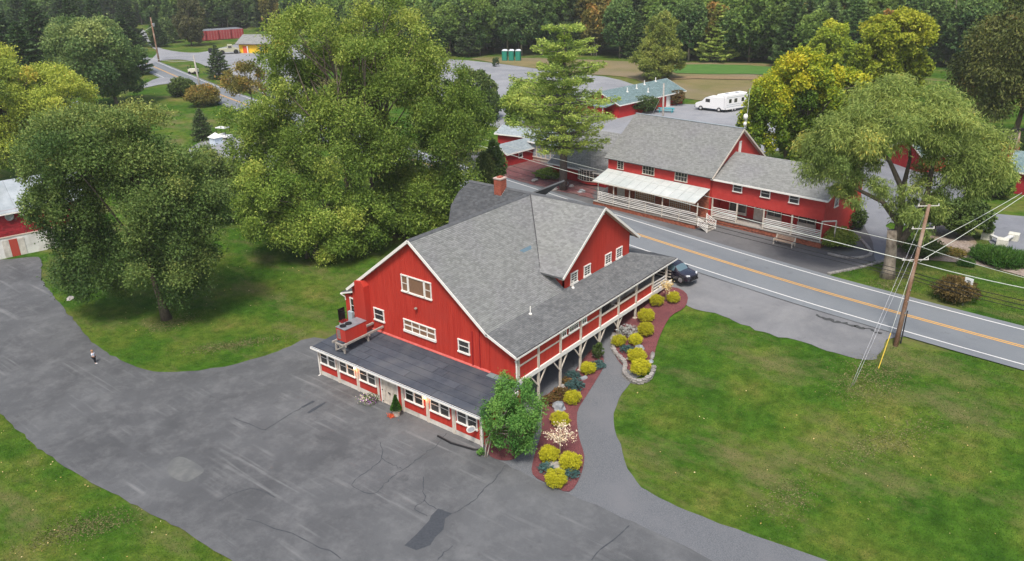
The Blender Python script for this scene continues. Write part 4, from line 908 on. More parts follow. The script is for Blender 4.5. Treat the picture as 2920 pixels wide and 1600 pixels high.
m = MB(); m.m = Matrix.Translation((-.9, -.04, 4.85)) @ Matrix.Rotation(R(90), 4, 'X'); m.lathe([(.46, 0), (.46, .25), (.36, .28), (.34, .1)], 20); m.build('exhaust_fan', STEEL, lb)
m = MB(); m.m = Matrix.Translation((.35, -.04, 4.75)) @ Matrix.Rotation(R(90), 4, 'X'); m.lathe([(.2, 0), (.2, .25), (.05, .3)], 12); m.build('exhaust_fan', WHITE, lb)
for i in range(2): window(lb, (2.2+i*3.0, -.02, 1.1), 0, 1.3, .9, 3, 2)
# far yellow house
yh = cottage('yellow_house', 'bright yellow house with grey hipped-looking roof far left near the containers', 'house', -191.3, 123.4, 26, 11.0, 10.0, 3.4, 5.6, mat('bright yellow siding', (.80, .50, .02), (.84, .55, .04)), SHIN, trim=mat('brown grey trim', (.10, .08, .09)), over=.8, z=3.0, wins=(('f', 7.5, .9, 1.1, 1.3, 2, 2),))
MB().box(1.5, 2.9, -.15, -.03, 0, 2.3).build('door', mat('orange red door', (.7, .10, .03)), yh); MB().box(3.2, 3.5, -.6, -.3, 0, 2.4).build('sign_post', WHITE, yh)
# shipping containers
CR = mat('container red', (.28, .03, .035), (.38, .06, .07), .8, .6)
def container(x, y, deg, label):
    t = thing('shipping_container', label, 'shipping container', (x, y, gz(x+2, y)+.1), R(deg), 'shipping containers at the wood edge', scale=(1.42, 1.1, 1.08))
    m = MB(); m.box(0, 3.2, 0, 8, 0, 3.3); m.build('body', CR, t); MB().box(-.02, 3.22, -.02, 8.02, 3.3, 3.36).build('roof_plate', STEEL, t)
    m = MB()
    for i in range(24): m.box(3.2, 3.28, .15+i*.33, .31+i*.33, .2, 3.1)
    m.build('corrugation', CR, t)
    for k in range(2): MB().box(.1+k*1.52, 1.58+k*1.52, -.08, -.01, .15, 3.15).build('door', CR, t)
    for k in range(4): MB().box(.42+k*.75, .47+k*.75, -.13, -.08, .1, 3.2).build('lock_rod', mat('dusty pink steel', (.5, .34, .33)), t)
    return t
container(-241.8, 138.0, 74, 'leftmost red container with white lock rods near the yellow house'); container(-240.5, 142.7, 74, 'second red container from the left with white lock rods')
container(-239.2, 147.4, 74, 'plain red container in the middle of the row'); container(-237.9, 152.1, 74, 'rightmost red container beside the trees')
# toilets
for k in range(3):
    x, y = -101.2+k*1.75, 151.9+k*.95
    t = thing('portable_toilet', ['leftmost green portable toilet at the wood edge', 'middle green portable toilet with white roof', 'rightmost green portable toilet in dappled shade'][k], 'toilet', (x, y, 3.1), R(28), 'portable toilets')
    MB().box(-.75, .75, -.7, .7, 0, 2.75).build('cabin', mat('toilet green', (.01, .16, .11)), t); MB().box(-.5, .5, -.76, -.70, .1, 2.4).build('door', mat('toilet green door', (.02, .21, .15)), t)
    m = MB(); m.prism([(-.8, 2.75), (.8, 2.75), (.5, 3.1), (-.5, 3.1)], -.75, .75); m.build('roof', mat('milky white roof', (.75, .8, .85)), t)
# right-hand red cottage and barn, seen through the trees
rc = cottage('roadside_cottage', 'small red cottage with a white sash door among trees at the right', 'house', 26.6, 83.2, 52, 7.5, 6, 2.6, 4.3, mat('cottage red boards', (.3, .015, .018)), SHINT, wins=(('f', 4.2, 1.0, 1.2, 1.2, 2, 2),))
MB().box(5.9, 6.9, -.12, -.03, .2, 2.4).build('door', DARK, rc)
rb = cottage('red_outbuilding', 'dark red outbuilding cut by the right edge of the picture', 'shed', 37.6, 79.0, 0, 9, 8, 3.0, 4.6, mat('outbuilding red', (.26, .014, .02), (.32, .02, .03)), SHINT)
rs = thing('garden_steps', 'grey wooden garden steps on the lawn at the far right', 'steps', (33.0, 92.5, 3), R(10))
for k in range(6): MB().box(-.8, .8, k*.35, k*.35+.33, k*.22, k*.22+.06).build('tread', MGREY, rs)
for x in (-.85, .85): MB().bar((x, 0, .9), (x, 2.1, 2.2), .08).build('rail', WHITE, rs)
o = MB().box(34.2, 36.4, 96.0, 96.3, 3, 5.4).build('red_door_shed', RED2); tag(o, 'small red shed door behind the wooden garden steps', 'shed')
# pale roofed house behind the yellow tree
yhs = cottage('grey_roof_house', 'house with a pale grey roof half hidden behind the yellow tree', 'house', *tuple(D(150, 330)[:2]), -50, 14, 9, 3, 5.5, CREAM, SHINL, z=1.6)

# ================================================================== vegetation
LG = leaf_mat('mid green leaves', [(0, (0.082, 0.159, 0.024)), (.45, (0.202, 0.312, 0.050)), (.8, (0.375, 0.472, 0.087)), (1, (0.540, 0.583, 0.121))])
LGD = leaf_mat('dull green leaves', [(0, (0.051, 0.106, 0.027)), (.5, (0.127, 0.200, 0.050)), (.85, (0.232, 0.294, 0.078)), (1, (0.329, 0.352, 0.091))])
LRND = leaf_mat('round tree leaves', [(0, (0.052, 0.110, 0.034)), (.5, (0.120, 0.199, 0.059)), (1, (0.298, 0.358, 0.110))])
LY = leaf_mat('yellow autumn leaves', [(0, (0.137, 0.207, 0.037)), (.3, (0.275, 0.356, 0.057)), (.6, (0.444, 0.506, 0.076)), (.9, (0.581, 0.598, 0.101)), (1, (0.529, 0.414, 0.076))])
LYG = leaf_mat('yellow green maple leaves', [(0, (0.078, 0.157, 0.020)), (.35, (0.213, 0.336, 0.034)), (.6, (0.403, 0.493, 0.039)), (.85, (0.739, 0.717, 0.045)), (1, (0.784, 0.672, 0.056))])
LBG = leaf_mat('bright lime leaves', [(0, (0.110, 0.184, 0.016)), (.5, (0.317, 0.408, 0.032)), (1, (0.561, 0.571, 0.056))])
LW = leaf_mat('willow leaves', [(0, (0.102, 0.160, 0.038)), (.5, (0.223, 0.299, 0.074)), (.9, (0.391, 0.444, 0.115)), (1, (0.550, 0.473, 0.094))])
LPINE = leaf_mat('pine needles', [(0, (0.081, 0.150, 0.031)), (.5, (0.222, 0.321, 0.062)), (1, (0.445, 0.502, 0.107))], trans=.25)
LSPR = leaf_mat('dark spruce needles', [(0, (0.027, 0.056, 0.023)), (.6, (0.067, 0.112, 0.041)), (1, (0.134, 0.186, 0.058))], trans=.1)
LDC = leaf_mat('brownish cedar foliage', [(0, (0.040, 0.062, 0.016)), (.5, (0.107, 0.130, 0.030)), (.9, (0.201, 0.197, 0.044)), (1, (0.322, 0.191, 0.062))], trans=.15)
LF1 = leaf_mat('forest green', [(0, (0.051, 0.114, 0.024)), (.5, (0.138, 0.235, 0.046)), (1, (0.290, 0.400, 0.083))])
LF2 = leaf_mat('forest dark green', [(0, (0.031, 0.083, 0.026)), (.5, (0.085, 0.165, 0.046)), (1, (0.189, 0.286, 0.077))])
LF3 = leaf_mat('forest olive autumn', [(0, (0.073, 0.082, 0.019)), (.5, (0.183, 0.173, 0.038)), (.9, (0.329, 0.265, 0.064)), (1, (0.464, 0.255, 0.064))])
LF4 = leaf_mat('rust autumn leaves', [(0, (0.096, 0.072, 0.028)), (.5, (0.192, 0.136, 0.048)), (1, (0.304, 0.178, 0.072))])
LGOLD = leaf_mat('golden conifer foliage', [(0, (0.218, 0.238, 0.013)), (.45, (0.470, 0.459, 0.018)), (1, (0.672, 0.623, 0.045))], trans=.2)
LBLUE = leaf_mat('blue juniper foliage', [(0, (.03, .075, .07)), (.5, (.06, .13, .125)), (1, (.11, .20, .19))], trans=.1)
LSHR = leaf_mat('dark shrub leaves', [(0, (0.026, 0.056, 0.014)), (.6, (0.073, 0.120, 0.027)), (1, (0.144, 0.207, 0.048))], trans=.12)
LSHB = leaf_mat('russet shrub leaves', [(0, (0.061, 0.046, 0.014)), (.5, (0.122, 0.087, 0.026)), (.85, (0.207, 0.133, 0.040)), (1, (0.293, 0.092, 0.040))], trans=.15)
LFRESH = leaf_mat('fresh locust leaves', [(0, (0.045, 0.156, 0.030)), (.5, (0.113, 0.292, 0.056)), (1, (0.247, 0.448, 0.094))], trans=.3)
LBLOS = leaf_mat('cream blossom leaves', [(0, (.60, .45, .30)), (.5, (.85, .72, .52)), (1, (.92, .86, .72))], trans=.2)
LGOLDL = leaf_mat('pale gold leaves', [(0, (.55, .36, .12)), (.5, (.80, .60, .28)), (1, (.90, .78, .48))], trans=.2)
LGRS = leaf_mat('tall grass blades', [(0, (.02, .08, .01)), (.5, (.045, .14, .015)), (1, (.10, .20, .03))], trans=.2)

def unit(n):
    v = rng.normal(size=(n, 3)); return v/np.linalg.norm(v, axis=1)[:, None]
def leaf_quads(C, Dn, L, Wd, tint):
    """C centres, Dn preferred growth direction, L length, Wd width arrays -> diamond quads"""
    n = len(C); d = Dn/np.linalg.norm(Dn, axis=1)[:, None]
    s = np.cross(d, unit(n)); s /= np.linalg.norm(s, axis=1)[:, None]+1e-9; up = np.cross(s, d)
    L = L[:, None] if hasattr(L, '__len__') else L; Wd = Wd[:, None] if hasattr(Wd, '__len__') else Wd
    a = C-d*L*.5; b = C+s*Wd*.5+up*Wd*.12; c = C+d*L*.5-up*Wd*.15; e = C-s*Wd*.5+up*Wd*.12
    V = np.stack([a, b, c, e], 1).reshape(-1, 3); F = np.arange(4*n).reshape(-1, 4)
    return V, F, np.repeat(np.clip(tint, 0, 1), 4)
def lobe_leaves(lobes, n, L=.32, Wd=.2, twig=9, spread=.16, droop=.1, centre=None, tvar=(.25, .45), ttop=0., inner=.72):
    """lobes: list of (centre, radii, tint)"""
    ar = np.array([l[1][0]*l[1][2]+l[1][0]*l[1][1] for l in lobes]); ar = ar/ar.sum(); Cs = []; Ds = []; Ts = []
    zc = np.array([l[0][2] for l in lobes]); zmin, zmax = zc.min()-.1, zc.max()+.1
    cen = np.mean([l[0] for l in lobes], axis=0) if centre is None else np.array(centre)
    for (c, r, tn), w in zip(lobes, ar):
        c = np.array(c); r = np.array(r); nt_ = max(3, int(n*w/twig)); d = unit(int(nt_*1.9)+4)
        out = (c-cen)/(np.linalg.norm(c-cen)+1e-6)
        keep = (d@out > -.45+rng.random(len(d))*.3) | (d[:, 2] > .5); d = d[keep][:nt_]
        rad = rng.uniform(inner, 1.06, len(d))[:, None]; tc = c+d*r*rad; tt = rng.normal(0, .09, len(d))
        k = np.repeat(np.arange(len(d)), twig)
        off = rng.normal(0, 1, (len(k), 3))*r*spread*np.array([1, 1, .75])
        P = tc[k]+off; Dr = d[k]*.8+unit(len(k))*.9+np.array([0, 0, -droop])
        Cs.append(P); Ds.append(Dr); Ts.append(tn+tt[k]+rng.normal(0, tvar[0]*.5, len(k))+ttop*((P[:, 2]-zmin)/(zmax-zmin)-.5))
    C = np.concatenate(Cs); Dn = np.concatenate(Ds); T = np.concatenate(Ts); m = len(C)
    return leaf_quads(C, Dn, L*rng.uniform(.65, 1.35, m), Wd*rng.uniform(.7, 1.3, m), T)
def dome_lobes(c, R3, k, size=.36, var=.12, low=-.55, t0=.5, tv=.16, jitter=.12):
    out = []; ga = math.pi*(3-math.sqrt(5)); off = rng.uniform(0, 6.28)
    for i in range(k):
        z = 1-(i+.5)/k*(1-low); r = math.sqrt(max(0, 1-z*z)); th = i*ga+off
        d = np.array([r*math.cos(th), r*math.sin(th), z])+rng.normal(0, jitter, 3); s = size*rng.uniform(1-var*2, 1+var*2)
        out.append((np.array(c)+d*np.array(R3)*(1-s*.85), np.array(R3)*s*np.array([1, 1, .95]), t0+rng.normal(0, tv)))
    for i in range(max(2, k//5)):
        d = unit(1)[0]*.3; out.append((np.array(c)+d*np.array(R3), np.array(R3)*size, t0-.05))
    return out
def trunk_mesh(base_r, stems, limbs, n=8):
    m = MB()
    for pts, r0, r1 in stems:
        P = [Vector(p) for p in pts]; k = len(P)
        rs = [r0+(r1-r0)*(i/(k-1))**.8 for i in range(k)]; rs[0] = r0*1.35; m.tube(P, rs, n)
    for a, b, r0, r1 in limbs:
        a, b = Vector(a), Vector(b); mid = (a+b)/2+Vector((0, 0, .12*(b-a).length))+Vector(rng.normal(0, .04*(b-a).length, 3)); m.tube([a, mid, b], [r0, (r0+r1)*.5, r1], 5)
    return m
def place(base, right, fwd=0, up=0):
    return np.array(base)+_r*right+_f*fwd+np.array([0, 0, up])
def crown_from_px(base, x0, x1, ytop, ybot=None):
    """(right offset, half width, top height, bottom height) in metres, from a 2576-wide view"""
    xm = (x0+x1)/2; x0, x1 = xm+(x0-xm)*.90, xm+(x1-xm)*.90; ytop = ytop+.05*((ybot or ytop+60)-ytop)
    s = 1.13354; d = depth(base)
    top = up_to(base, ytop*s)
    c = on_depth((x0+x1)/2*s, (ytop*.6+.4*(ybot or ytop+60))*s, d)
    off = float((c-np.array(base))@_r); hw = (x1-x0)/2*s*d/FPX
    bot = up_to(base, ybot*s) if ybot else top*.25
    return off, hw, top, bot
def broad_tree(name, label, bpx, x0, x1, yt, yb, lm, n, k=22, size=.36, L=.34, Wd=.22, stems=1, bark=None, t0=.5, tv=.16, low=-.55, depthr=1., trunk_r=.35, base=None, group=None, ttop=0., droop=.1, spread=.16, cat='tree', twig=9, lobes_extra=None, inner=.72, forkh=.28, zc=None, limbs_n=None, lean=0.):
    b = D(*bpx) if base is None else np.array(base); off, hw, top, bot = crown_from_px(b, x0, x1, yt, yb)
    t = thing(name, label, cat, tuple(b), 0, group)
    cz = (top+bot)/2 if zc is None else zc; rz_ = (top-bot)/2
    c = _r*off+np.array([0, 0, cz]); R3 = np.array([hw, hw*depthr, rz_])
    lobes = dome_lobes(c, R3, k, size, .14, low, t0, tv)
    if lobes_extra: lobes += lobes_extra(c, R3)
    V, F, T = lobe_leaves(lobes, n, L, Wd, twig, spread, droop, c, ttop=ttop, inner=inner)
    big_mesh('crown', V, F, lm, t, T)
    fork = c*forkh*np.array([.6, .6, 0])+np.array([0, 0, max(1.2, min(bot+rz_*.35, top*.4))]); st = []; lb = []
    for i in range(stems):
        a = rng.uniform(0, 6.28); sp = (.12 if stems > 1 else 0)*hw
        b0 = np.array([math.cos(i*2.4+1)*trunk_r*1.6, math.sin(i*2.4+1)*trunk_r*1.6, -.3]) if stems > 1 else np.array([0, 0, -.3])
        f = fork+np.array([math.cos(i*2.4+1)*sp, math.sin(i*2.4+1)*sp, rng.uniform(-.3, .6) if stems > 1 else 0]); topp = c+(f-fork)*2.5+np.array([0, 0, rz_*.45])
        st.append(([b0, (b0+f)/2+rng.normal(0, .08, 3), f, (f+topp)/2+rng.normal(0, .25, 3), topp], trunk_r, trunk_r*.2))
    ls = sorted(lobes, key=lambda l: l[0][2])[:limbs_n or 16]
    for l in ls: 
        f = fork+(c-fork)*rng.uniform(0, .4); lb.append((f, np.array(l[0])*.92+f*.08, trunk_r*.38, trunk_r*.07))
    trunk_mesh(trunk_r, st, lb).build('trunk', bark or BARK, t, smooth=True)
    return t
def boxes_tree(name, label, base, boxes, lm, n, L, Wd, stems, trunk_r, t0=.5, tv=.15, ttop=.3, spread=.18, inner=.65, bark=None, droop=.1, twig=9, cat='tree', group=None, fork_h=.3, nlimb=18, dr=.9):
    '''boxes: (x0, x1, y0, y1, lobes, size[, forward]) of sub-crowns in a 2576-wide view, at the depth of the base'''
    b = np.array(base); t = thing(name, label, cat, tuple(b), 0, group); lobes = []
    for bx in boxes:
        x0, x1, y0, y1, k, size = bx[:6]; off, hw, top, bot = crown_from_px(b, x0, x1, y0, y1)
        c = _r*off+_f*(bx[6] if len(bx) > 6 else 0)+np.array([0, 0, (top+bot)/2]); lobes += dome_lobes(c, (hw, hw*dr, (top-bot)/2), k, size, .16, -.85, t0+rng.normal(0, .04), tv, .14)
    C = np.mean([l[0] for l in lobes], 0); V, F, T = lobe_leaves(lobes, n, L, Wd, twig, spread, droop, C, ttop=ttop, inner=inner); big_mesh('crown', V, F, lm, t, T)
    H_ = max(l[0][2] for l in lobes); lows = sorted(lobes, key=lambda l: l[0][2]); st = []; lb = []
    for i in range(stems):
        a = i*2.4+1; b0 = np.array([math.cos(a), math.sin(a), 0])*trunk_r*1.5*(stems > 1)+np.array([0, 0, -.3]); f = np.array([C[0]*.25, C[1]*.25, H_*fork_h])+np.array([math.cos(a), math.sin(a), 0])*(.09*H_ if stems > 1 else 0); tp = np.array([C[0], C[1], H_*.78])+np.array([math.cos(a), math.sin(a), 0])*.10*H_
        st.append(([b0, (b0+f)/2+rng.normal(0, .08, 3), f, (f+tp)/2+rng.normal(0, .3, 3), tp], trunk_r, trunk_r*.15))
        for l in lobes[i::stems][:nlimb]:
            q = rng.uniform(0, .45); s0 = f+(tp-f)*q; 
            if l[0][2] > s0[2]-1: lb.append((s0, np.array(l[0]), trunk_r*.34, trunk_r*.06))
    trunk_mesh(trunk_r, st, lb).build('trunk', bark or BARK, t, smooth=True); return t
# --- the big trees -----------------------------------------------------
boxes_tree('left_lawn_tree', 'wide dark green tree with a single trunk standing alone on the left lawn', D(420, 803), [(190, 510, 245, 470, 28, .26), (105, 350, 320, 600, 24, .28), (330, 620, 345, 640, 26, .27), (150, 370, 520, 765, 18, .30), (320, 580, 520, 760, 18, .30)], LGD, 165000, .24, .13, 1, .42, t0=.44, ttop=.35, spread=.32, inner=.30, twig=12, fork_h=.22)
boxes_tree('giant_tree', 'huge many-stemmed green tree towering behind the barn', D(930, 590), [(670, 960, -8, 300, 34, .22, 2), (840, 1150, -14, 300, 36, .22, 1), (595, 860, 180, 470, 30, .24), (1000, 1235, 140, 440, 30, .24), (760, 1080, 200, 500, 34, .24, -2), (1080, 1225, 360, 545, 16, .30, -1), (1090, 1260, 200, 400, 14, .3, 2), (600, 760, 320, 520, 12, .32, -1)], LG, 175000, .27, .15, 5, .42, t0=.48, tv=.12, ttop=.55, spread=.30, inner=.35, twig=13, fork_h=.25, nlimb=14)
boxes_tree('skirt_tree', 'lower green tree under the left side of the giant tree', D(780, 650), [(590, 800, 400, 620, 18, .28), (720, 960, 440, 655, 20, .28), (850, 1010, 470, 625, 12, .32)], LG, 72000, .26, .15, 2, .25, t0=.42, ttop=.25, spread=.32, inner=.45)
broad_tree('barn_side_tree', 'mid green tree brushing the back roof of the barn', None, 940, 1185, 400, 600, LG, 60000, 30, .28, L=.25, Wd=.15, stems=2, trunk_r=.25, base=D(1060, 570), low=-.7, t0=.5, ttop=.25, inner=.5, spread=.3)
boxes_tree('driveway_tree', 'green tree between the lone lawn tree and the giant tree', D(590, 555), [(470, 640, 370, 545, 18, .3), (540, 690, 400, 560, 14, .3)], LGD, 36000, .28, .16, 1, .3, t0=.55, ttop=.25, spread=.3, inner=.4)
broad_tree('hazy_tree', 'greyish green small tree by the paver walk behind the chimney', None, 1195, 1275, 350, 500, LGD, 9000, 12, .36, L=.3, Wd=.18, stems=2, trunk_r=.15, base=D(1230, 505), t0=.55, low=-.8)
broad_tree('round_tree', 'dense rounded dark green tree beside the far road at the left', (300, 275), 128, 375, 35, 262, LRND, 42000, 34, .28, L=.55, Wd=.34, trunk_r=.5, low=-.8, t0=.48, ttop=.4, spread=.15)
boxes_tree('yellow_tree', 'bright yellow green tree at the left edge', D(60, 455), [(-130, 160, 80, 330, 28, .25), (40, 285, 150, 385, 26, .26), (-100, 150, 240, 430, 20, .28)], LY, 100000, .34, .19, 2, .4, t0=.52, tv=.17, ttop=.35, spread=.2, inner=.55)
boxes_tree('olive_tree', 'olive green tree below the yellow tree at the left edge', D(230, 470), [(90, 270, 290, 420, 16, .3), (230, 400, 270, 400, 16, .3)], LGD, 26000, .36, .22, 1, .3, t0=.62, ttop=.3)
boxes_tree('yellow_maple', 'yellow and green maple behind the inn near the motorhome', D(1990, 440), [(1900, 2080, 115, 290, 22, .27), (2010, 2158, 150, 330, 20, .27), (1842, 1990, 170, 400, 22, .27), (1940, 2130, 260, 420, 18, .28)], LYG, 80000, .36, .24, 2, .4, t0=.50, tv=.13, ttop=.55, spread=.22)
boxes_tree('lime_tree', 'tall lime green tree behind the yellow maple', D(2168, 325), [(2120, 2300, 16, 150, 18, .3), (2105, 2240, 90, 260, 14, .3), (2200, 2315, 110, 250, 14, .3)], LBG, 36000, .5, .34, 2, .4, t0=.62, ttop=.4, bark=BARKL)
broad_tree('lime_tree', 'smaller lime green tree left of the tall lime one', (2070, 240), 2018, 2125, 48, 190, LBG, 15000, 20, .3, L=.5, Wd=.34, trunk_r=.3, low=-.8, t0=.5, ttop=.4, bark=BARKL)
# willow by the road: leaning broken trunk with two limbs
wb = D(2232, 698); off, hw, top, bot = crown_from_px(wb, 1945, 2460, 195, 560)
wt = thing('willow', 'feathery pale green willow with a broken scarred trunk beside the road', 'tree', tuple(wb))
wc = _r*off+_f*1.0+np.array([0, 0, (top+bot)/2]); WR = np.array([hw, hw*.85, (top-bot)/2])
lb = []
for (x0, x1, y0, y1, k, size, fw) in ((1955, 2170, 255, 480, 18, .30, 0), (2060, 2360, 195, 430, 24, .27, 1), (2250, 2470, 290, 520, 18, .30, 0), (2160, 2330, 420, 600, 9, .30, -1), (2020, 2200, 400, 520, 8, .3, 0)):
    o_, h_, t_, b__ = crown_from_px(wb, x0, x1, y0, y1); lb += dome_lobes(_r*o_+_f*fw+np.array([0, 0, (t_+b__)/2]), (h_, h_*.85, (t_-b__)/2), k, size, .15, -.8, .5, .12, .14)
V, F, T = lobe_leaves(lb, 100000, .40, .07, 14, .28, .8, wc, ttop=.3, inner=.4); big_mesh('crown', V, F, LW, wt, T)
m = MB(); m.tube([_r*0+np.array([0, 0, -.3]), np.array([0, 0, 1.2]), -_r*.1+np.array([0, 0, 3.0]), -_r*.3+np.array([0, 0, 4.7])], [.75, .54, .48, .42], 12); m.build('trunk', BARKL, wt, smooth=True)
for pts, r0 in (([(.15, 0, 3.4), (.5, .3, 6), (.2, .5, 8.5), (-1.2, .8, 11), (-3.5, 1, 13.5)], .42), ([(.5, 0, 3.4), (1.4, -.2, 5.2), (2.3, 0, 8), (2.6, .5, 11), (3.8, 1, 14)], .4), ([(.3, 0, 5.2), (-1.5, .3, 7.4), (-4, .6, 8.6), (-6.2, 1, 9.8)], .28), ([(2.2, 0, 7.5), (4.2, .4, 9), (6.5, .8, 10.5)], .22), ([(.2, .4, 8.4), (1.0, 1.6, 11), (.6, 2, 14)], .24)):
    P = [_r*p[0]+_f*p[1]+np.array([0, 0, p[2]]) for p in pts]; m = MB(); m.tube(P, [r0*(1-.75*i/(len(P)-1)) for i in range(len(P))], 8); m.build('limb', BARK, wt, smooth=True)
# --- the tall pine by the inn --------------------------------------------
def pine(name, label, base, top, hw, lm, n=26, per=7, crown0=.3, dens=1., L=.5, Wd=.10, bark=PINEB, trunk_r=.35, flat=.18, group=None, profile=None, irregular=.3, rise=.12, quads=60):
    t = thing(name, label, 'tree', tuple(base), 0, group); Cs = []; Ds = []; Ts = []; m = MB()
    m.tube([(0, 0, -.3), (0, 0, top*.5), (0, 0, top*.98)], [trunk_r, trunk_r*.65, .05], 8)
    for i in range(n):
        f = i/(n-1); z = top*(crown0+(1-crown0)*f*.97); w = hw*(profile(f) if profile else (1-f)**.75+.06); th0 = rng.uniform(0, 6.28)
        for j in range(per):
            th = th0+j*6.283/per+rng.normal(0, .25); ln = w*rng.uniform(1-irregular, 1+irregular*.4)
            dv = np.array([math.cos(th), math.sin(th), rise*rng.uniform(.2, 1.6)]); a = np.array([0, 0, z]); e = a+dv*ln
            if ln > 1.2: m.tube([a, (a+e)/2-np.array([0, 0, .05*ln]), e], [.05+.02*ln, .03+.01*ln, .02], 4, cap=False)
            k = max(10, int(quads*dens*(ln/hw+.25))); s = rng.random(k)**.62; s = s*.88+.14
            side = np.array([-dv[1], dv[0], 0]); wd_ = ln*.30*(1.15-s)+.25
            P = a+np.outer(s*ln, dv)+np.outer(rng.uniform(-1, 1, k)*wd_, side)+rng.normal(0, 1, (k, 3))*np.array([.12, .12, flat*(.35+.06*ln)])-np.outer(np.sin(s*3.1)*.04*ln, (0, 0, 1))
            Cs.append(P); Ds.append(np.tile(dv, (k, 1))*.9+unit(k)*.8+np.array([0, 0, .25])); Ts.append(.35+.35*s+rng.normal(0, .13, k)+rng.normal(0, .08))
    C = np.concatenate(Cs); k = len(C)
    V, F, T = leaf_quads(C, np.concatenate(Ds), L*rng.uniform(.7, 1.3, k), Wd*rng.uniform(.7, 1.4, k), np.concatenate(Ts))
    big_mesh('crown', V, F, lm, t, T); m.build('trunk', bark, t, smooth=True); return t
pbz = D(1417, 478); off, hw, top, bot = crown_from_px(pbz, 1270, 1600, 45, 395)
def pprof(f): return .55+.45*math.sin(min(1, f*2.2+.25)*1.57) if f < .42 else (1.0-.60*((f-.42)/.58)**.9 if (int(f*13) % 3) else .62*(1.15-f))
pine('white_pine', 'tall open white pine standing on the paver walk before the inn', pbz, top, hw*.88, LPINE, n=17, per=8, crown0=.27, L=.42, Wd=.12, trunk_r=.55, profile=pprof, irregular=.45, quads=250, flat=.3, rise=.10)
sp = D(1655, 205); _, hw, top, _ = crown_from_px(sp, 1568, 1728, 32, 195)
LLAR = leaf_mat('larch needles', [(0, (0.104, 0.155, 0.028)), (.5, (0.269, 0.330, 0.064)), (1, (0.477, 0.484, 0.112))])
boxes_tree('larch', 'broad yellow green tree behind the teal roofed shed', D(1655, 200), [(1615, 1700, 30, 120, 12, .36), (1590, 1715, 75, 165, 14, .32), (1575, 1730, 110, 200, 16, .3)], LLAR, 24000, .7, .22, 1, .4, t0=.5, ttop=.3)
pine('green_conifer', 'light green conifer before the dark wood right of the broad tree', D(1797, 155), 15.5, 6.0, LPINE, n=20, per=8, crown0=.06, L=.8, Wd=.3, quads=60)
# dark cedar mass at the right edge
db = D(2520, 400); 
broad_tree('cedar', 'tall brownish dark evergreen filling the right edge', None, 2375, 2760, -60, 330, LDC, 60000, 46, .25, L=.5, Wd=.2, trunk_r=.6, base=D(2545, 375), low=-.85, t0=.45, tv=.15, droop=1.1, depthr=.8, spread=.2)
# trees behind the far shed and among lots
broad_tree('lot_tree', 'leafy green tree left of the pine behind the low inn wings', (1330, 345), 1255, 1420, 190, 335, LG, 20000, 20, .32, L=.42, Wd=.27, trunk_r=.25, t0=.55, low=-.8, ttop=.2)
broad_tree('lot_tree', 'green tree peeping over the right of the giant tree', (1210, 300), 1130, 1262, 165, 330, LGD, 20000, 20, .32, L=.42, Wd=.27, trunk_r=.25, t0=.45, low=-.8, ttop=.2)
broad_tree('sparse_tree', 'thin autumn tree before the far left lots', (640, 285), 570, 690, 150, 260, LF3, 5200, 14, .3, L=.45, Wd=.25, trunk_r=.18, t0=.7, inner=.2, spread=.3)
# magnolias by the side driveway
broad_tree('magnolia', 'left of the two dark multi-stemmed trees by the side driveway', (2345, 590), 2300, 2400, 495, 575, LSHR, 12000, 16, .34, L=.32, Wd=.2, stems=4, trunk_r=.08, t0=.55, low=-.7)
broad_tree('magnolia', 'right of the two dark multi-stemmed trees by the side driveway', (2410, 597), 2360, 2482, 500, 590, LSHR, 16000, 18, .32, L=.32, Wd=.2, stems=4, trunk_r=.08, t0=.6, low=-.8)
broad_tree('driveway_thicket', 'big green bush beside the red outbuilding at the right', (2500, 495), 2435, 2540, 395, 500, LG, 16000, 18, .34, L=.32, Wd=.2, stems=3, trunk_r=.1, t0=.32, low=-.8, cat='bush')
# small locust at the annex corner
lt = D(1256, 1142); lt = np.array([18.3, -.9, 0.0])
broad_tree('locust_tree', 'fresh green feathery little tree at the right corner of the annex', None, 1212, 1366, 950, 1130, LFRESH, 17000, 34, .20, L=.20, Wd=.07, stems=3, trunk_r=.05, base=lt, low=-.9, t0=.55, droop=.5, ttop=.3, spread=.5, bark=mat('pale young bark', (.42, .38, .33)), inner=.35)

# --- the wood behind -------------------------------------------------------
protos = []
def proto(name, label, lm, kind, hgt, rad, seed):
    b = np.array([0, 0, 0.])
    if kind == 'c': t = pine(name, label, b, hgt, rad, lm, n=22, per=7, crown0=.10, L=1.0, Wd=.42, quads=46, bark=BARK, trunk_r=.25, irregular=.28)
    else:
        t = thing(name, label, 'tree', (0, 0, 0)); c = np.array([0, 0, hgt*.58]); R3 = np.array([rad, rad, hgt*.43])
        lobes = dome_lobes(c, R3, 26, .30, .15, -.8, .5, .16); V, F, T = lobe_leaves(lobes, 9500, .85, .55, 8, .17, .1, c, ttop=.5); big_mesh('crown', V, F, lm, t, T)
        trunk_mesh(.3, [([(0, 0, -.5), (.1, 0, hgt*.4), (0, .1, hgt*.85)], .3, .06)], [((0, 0, hgt*.35), tuple(l[0]), .12, .03) for l in lobes[-9:]]).build('trunk', BARKL if seed % 2 else BARK, t, smooth=True)
    protos.append(t); return t
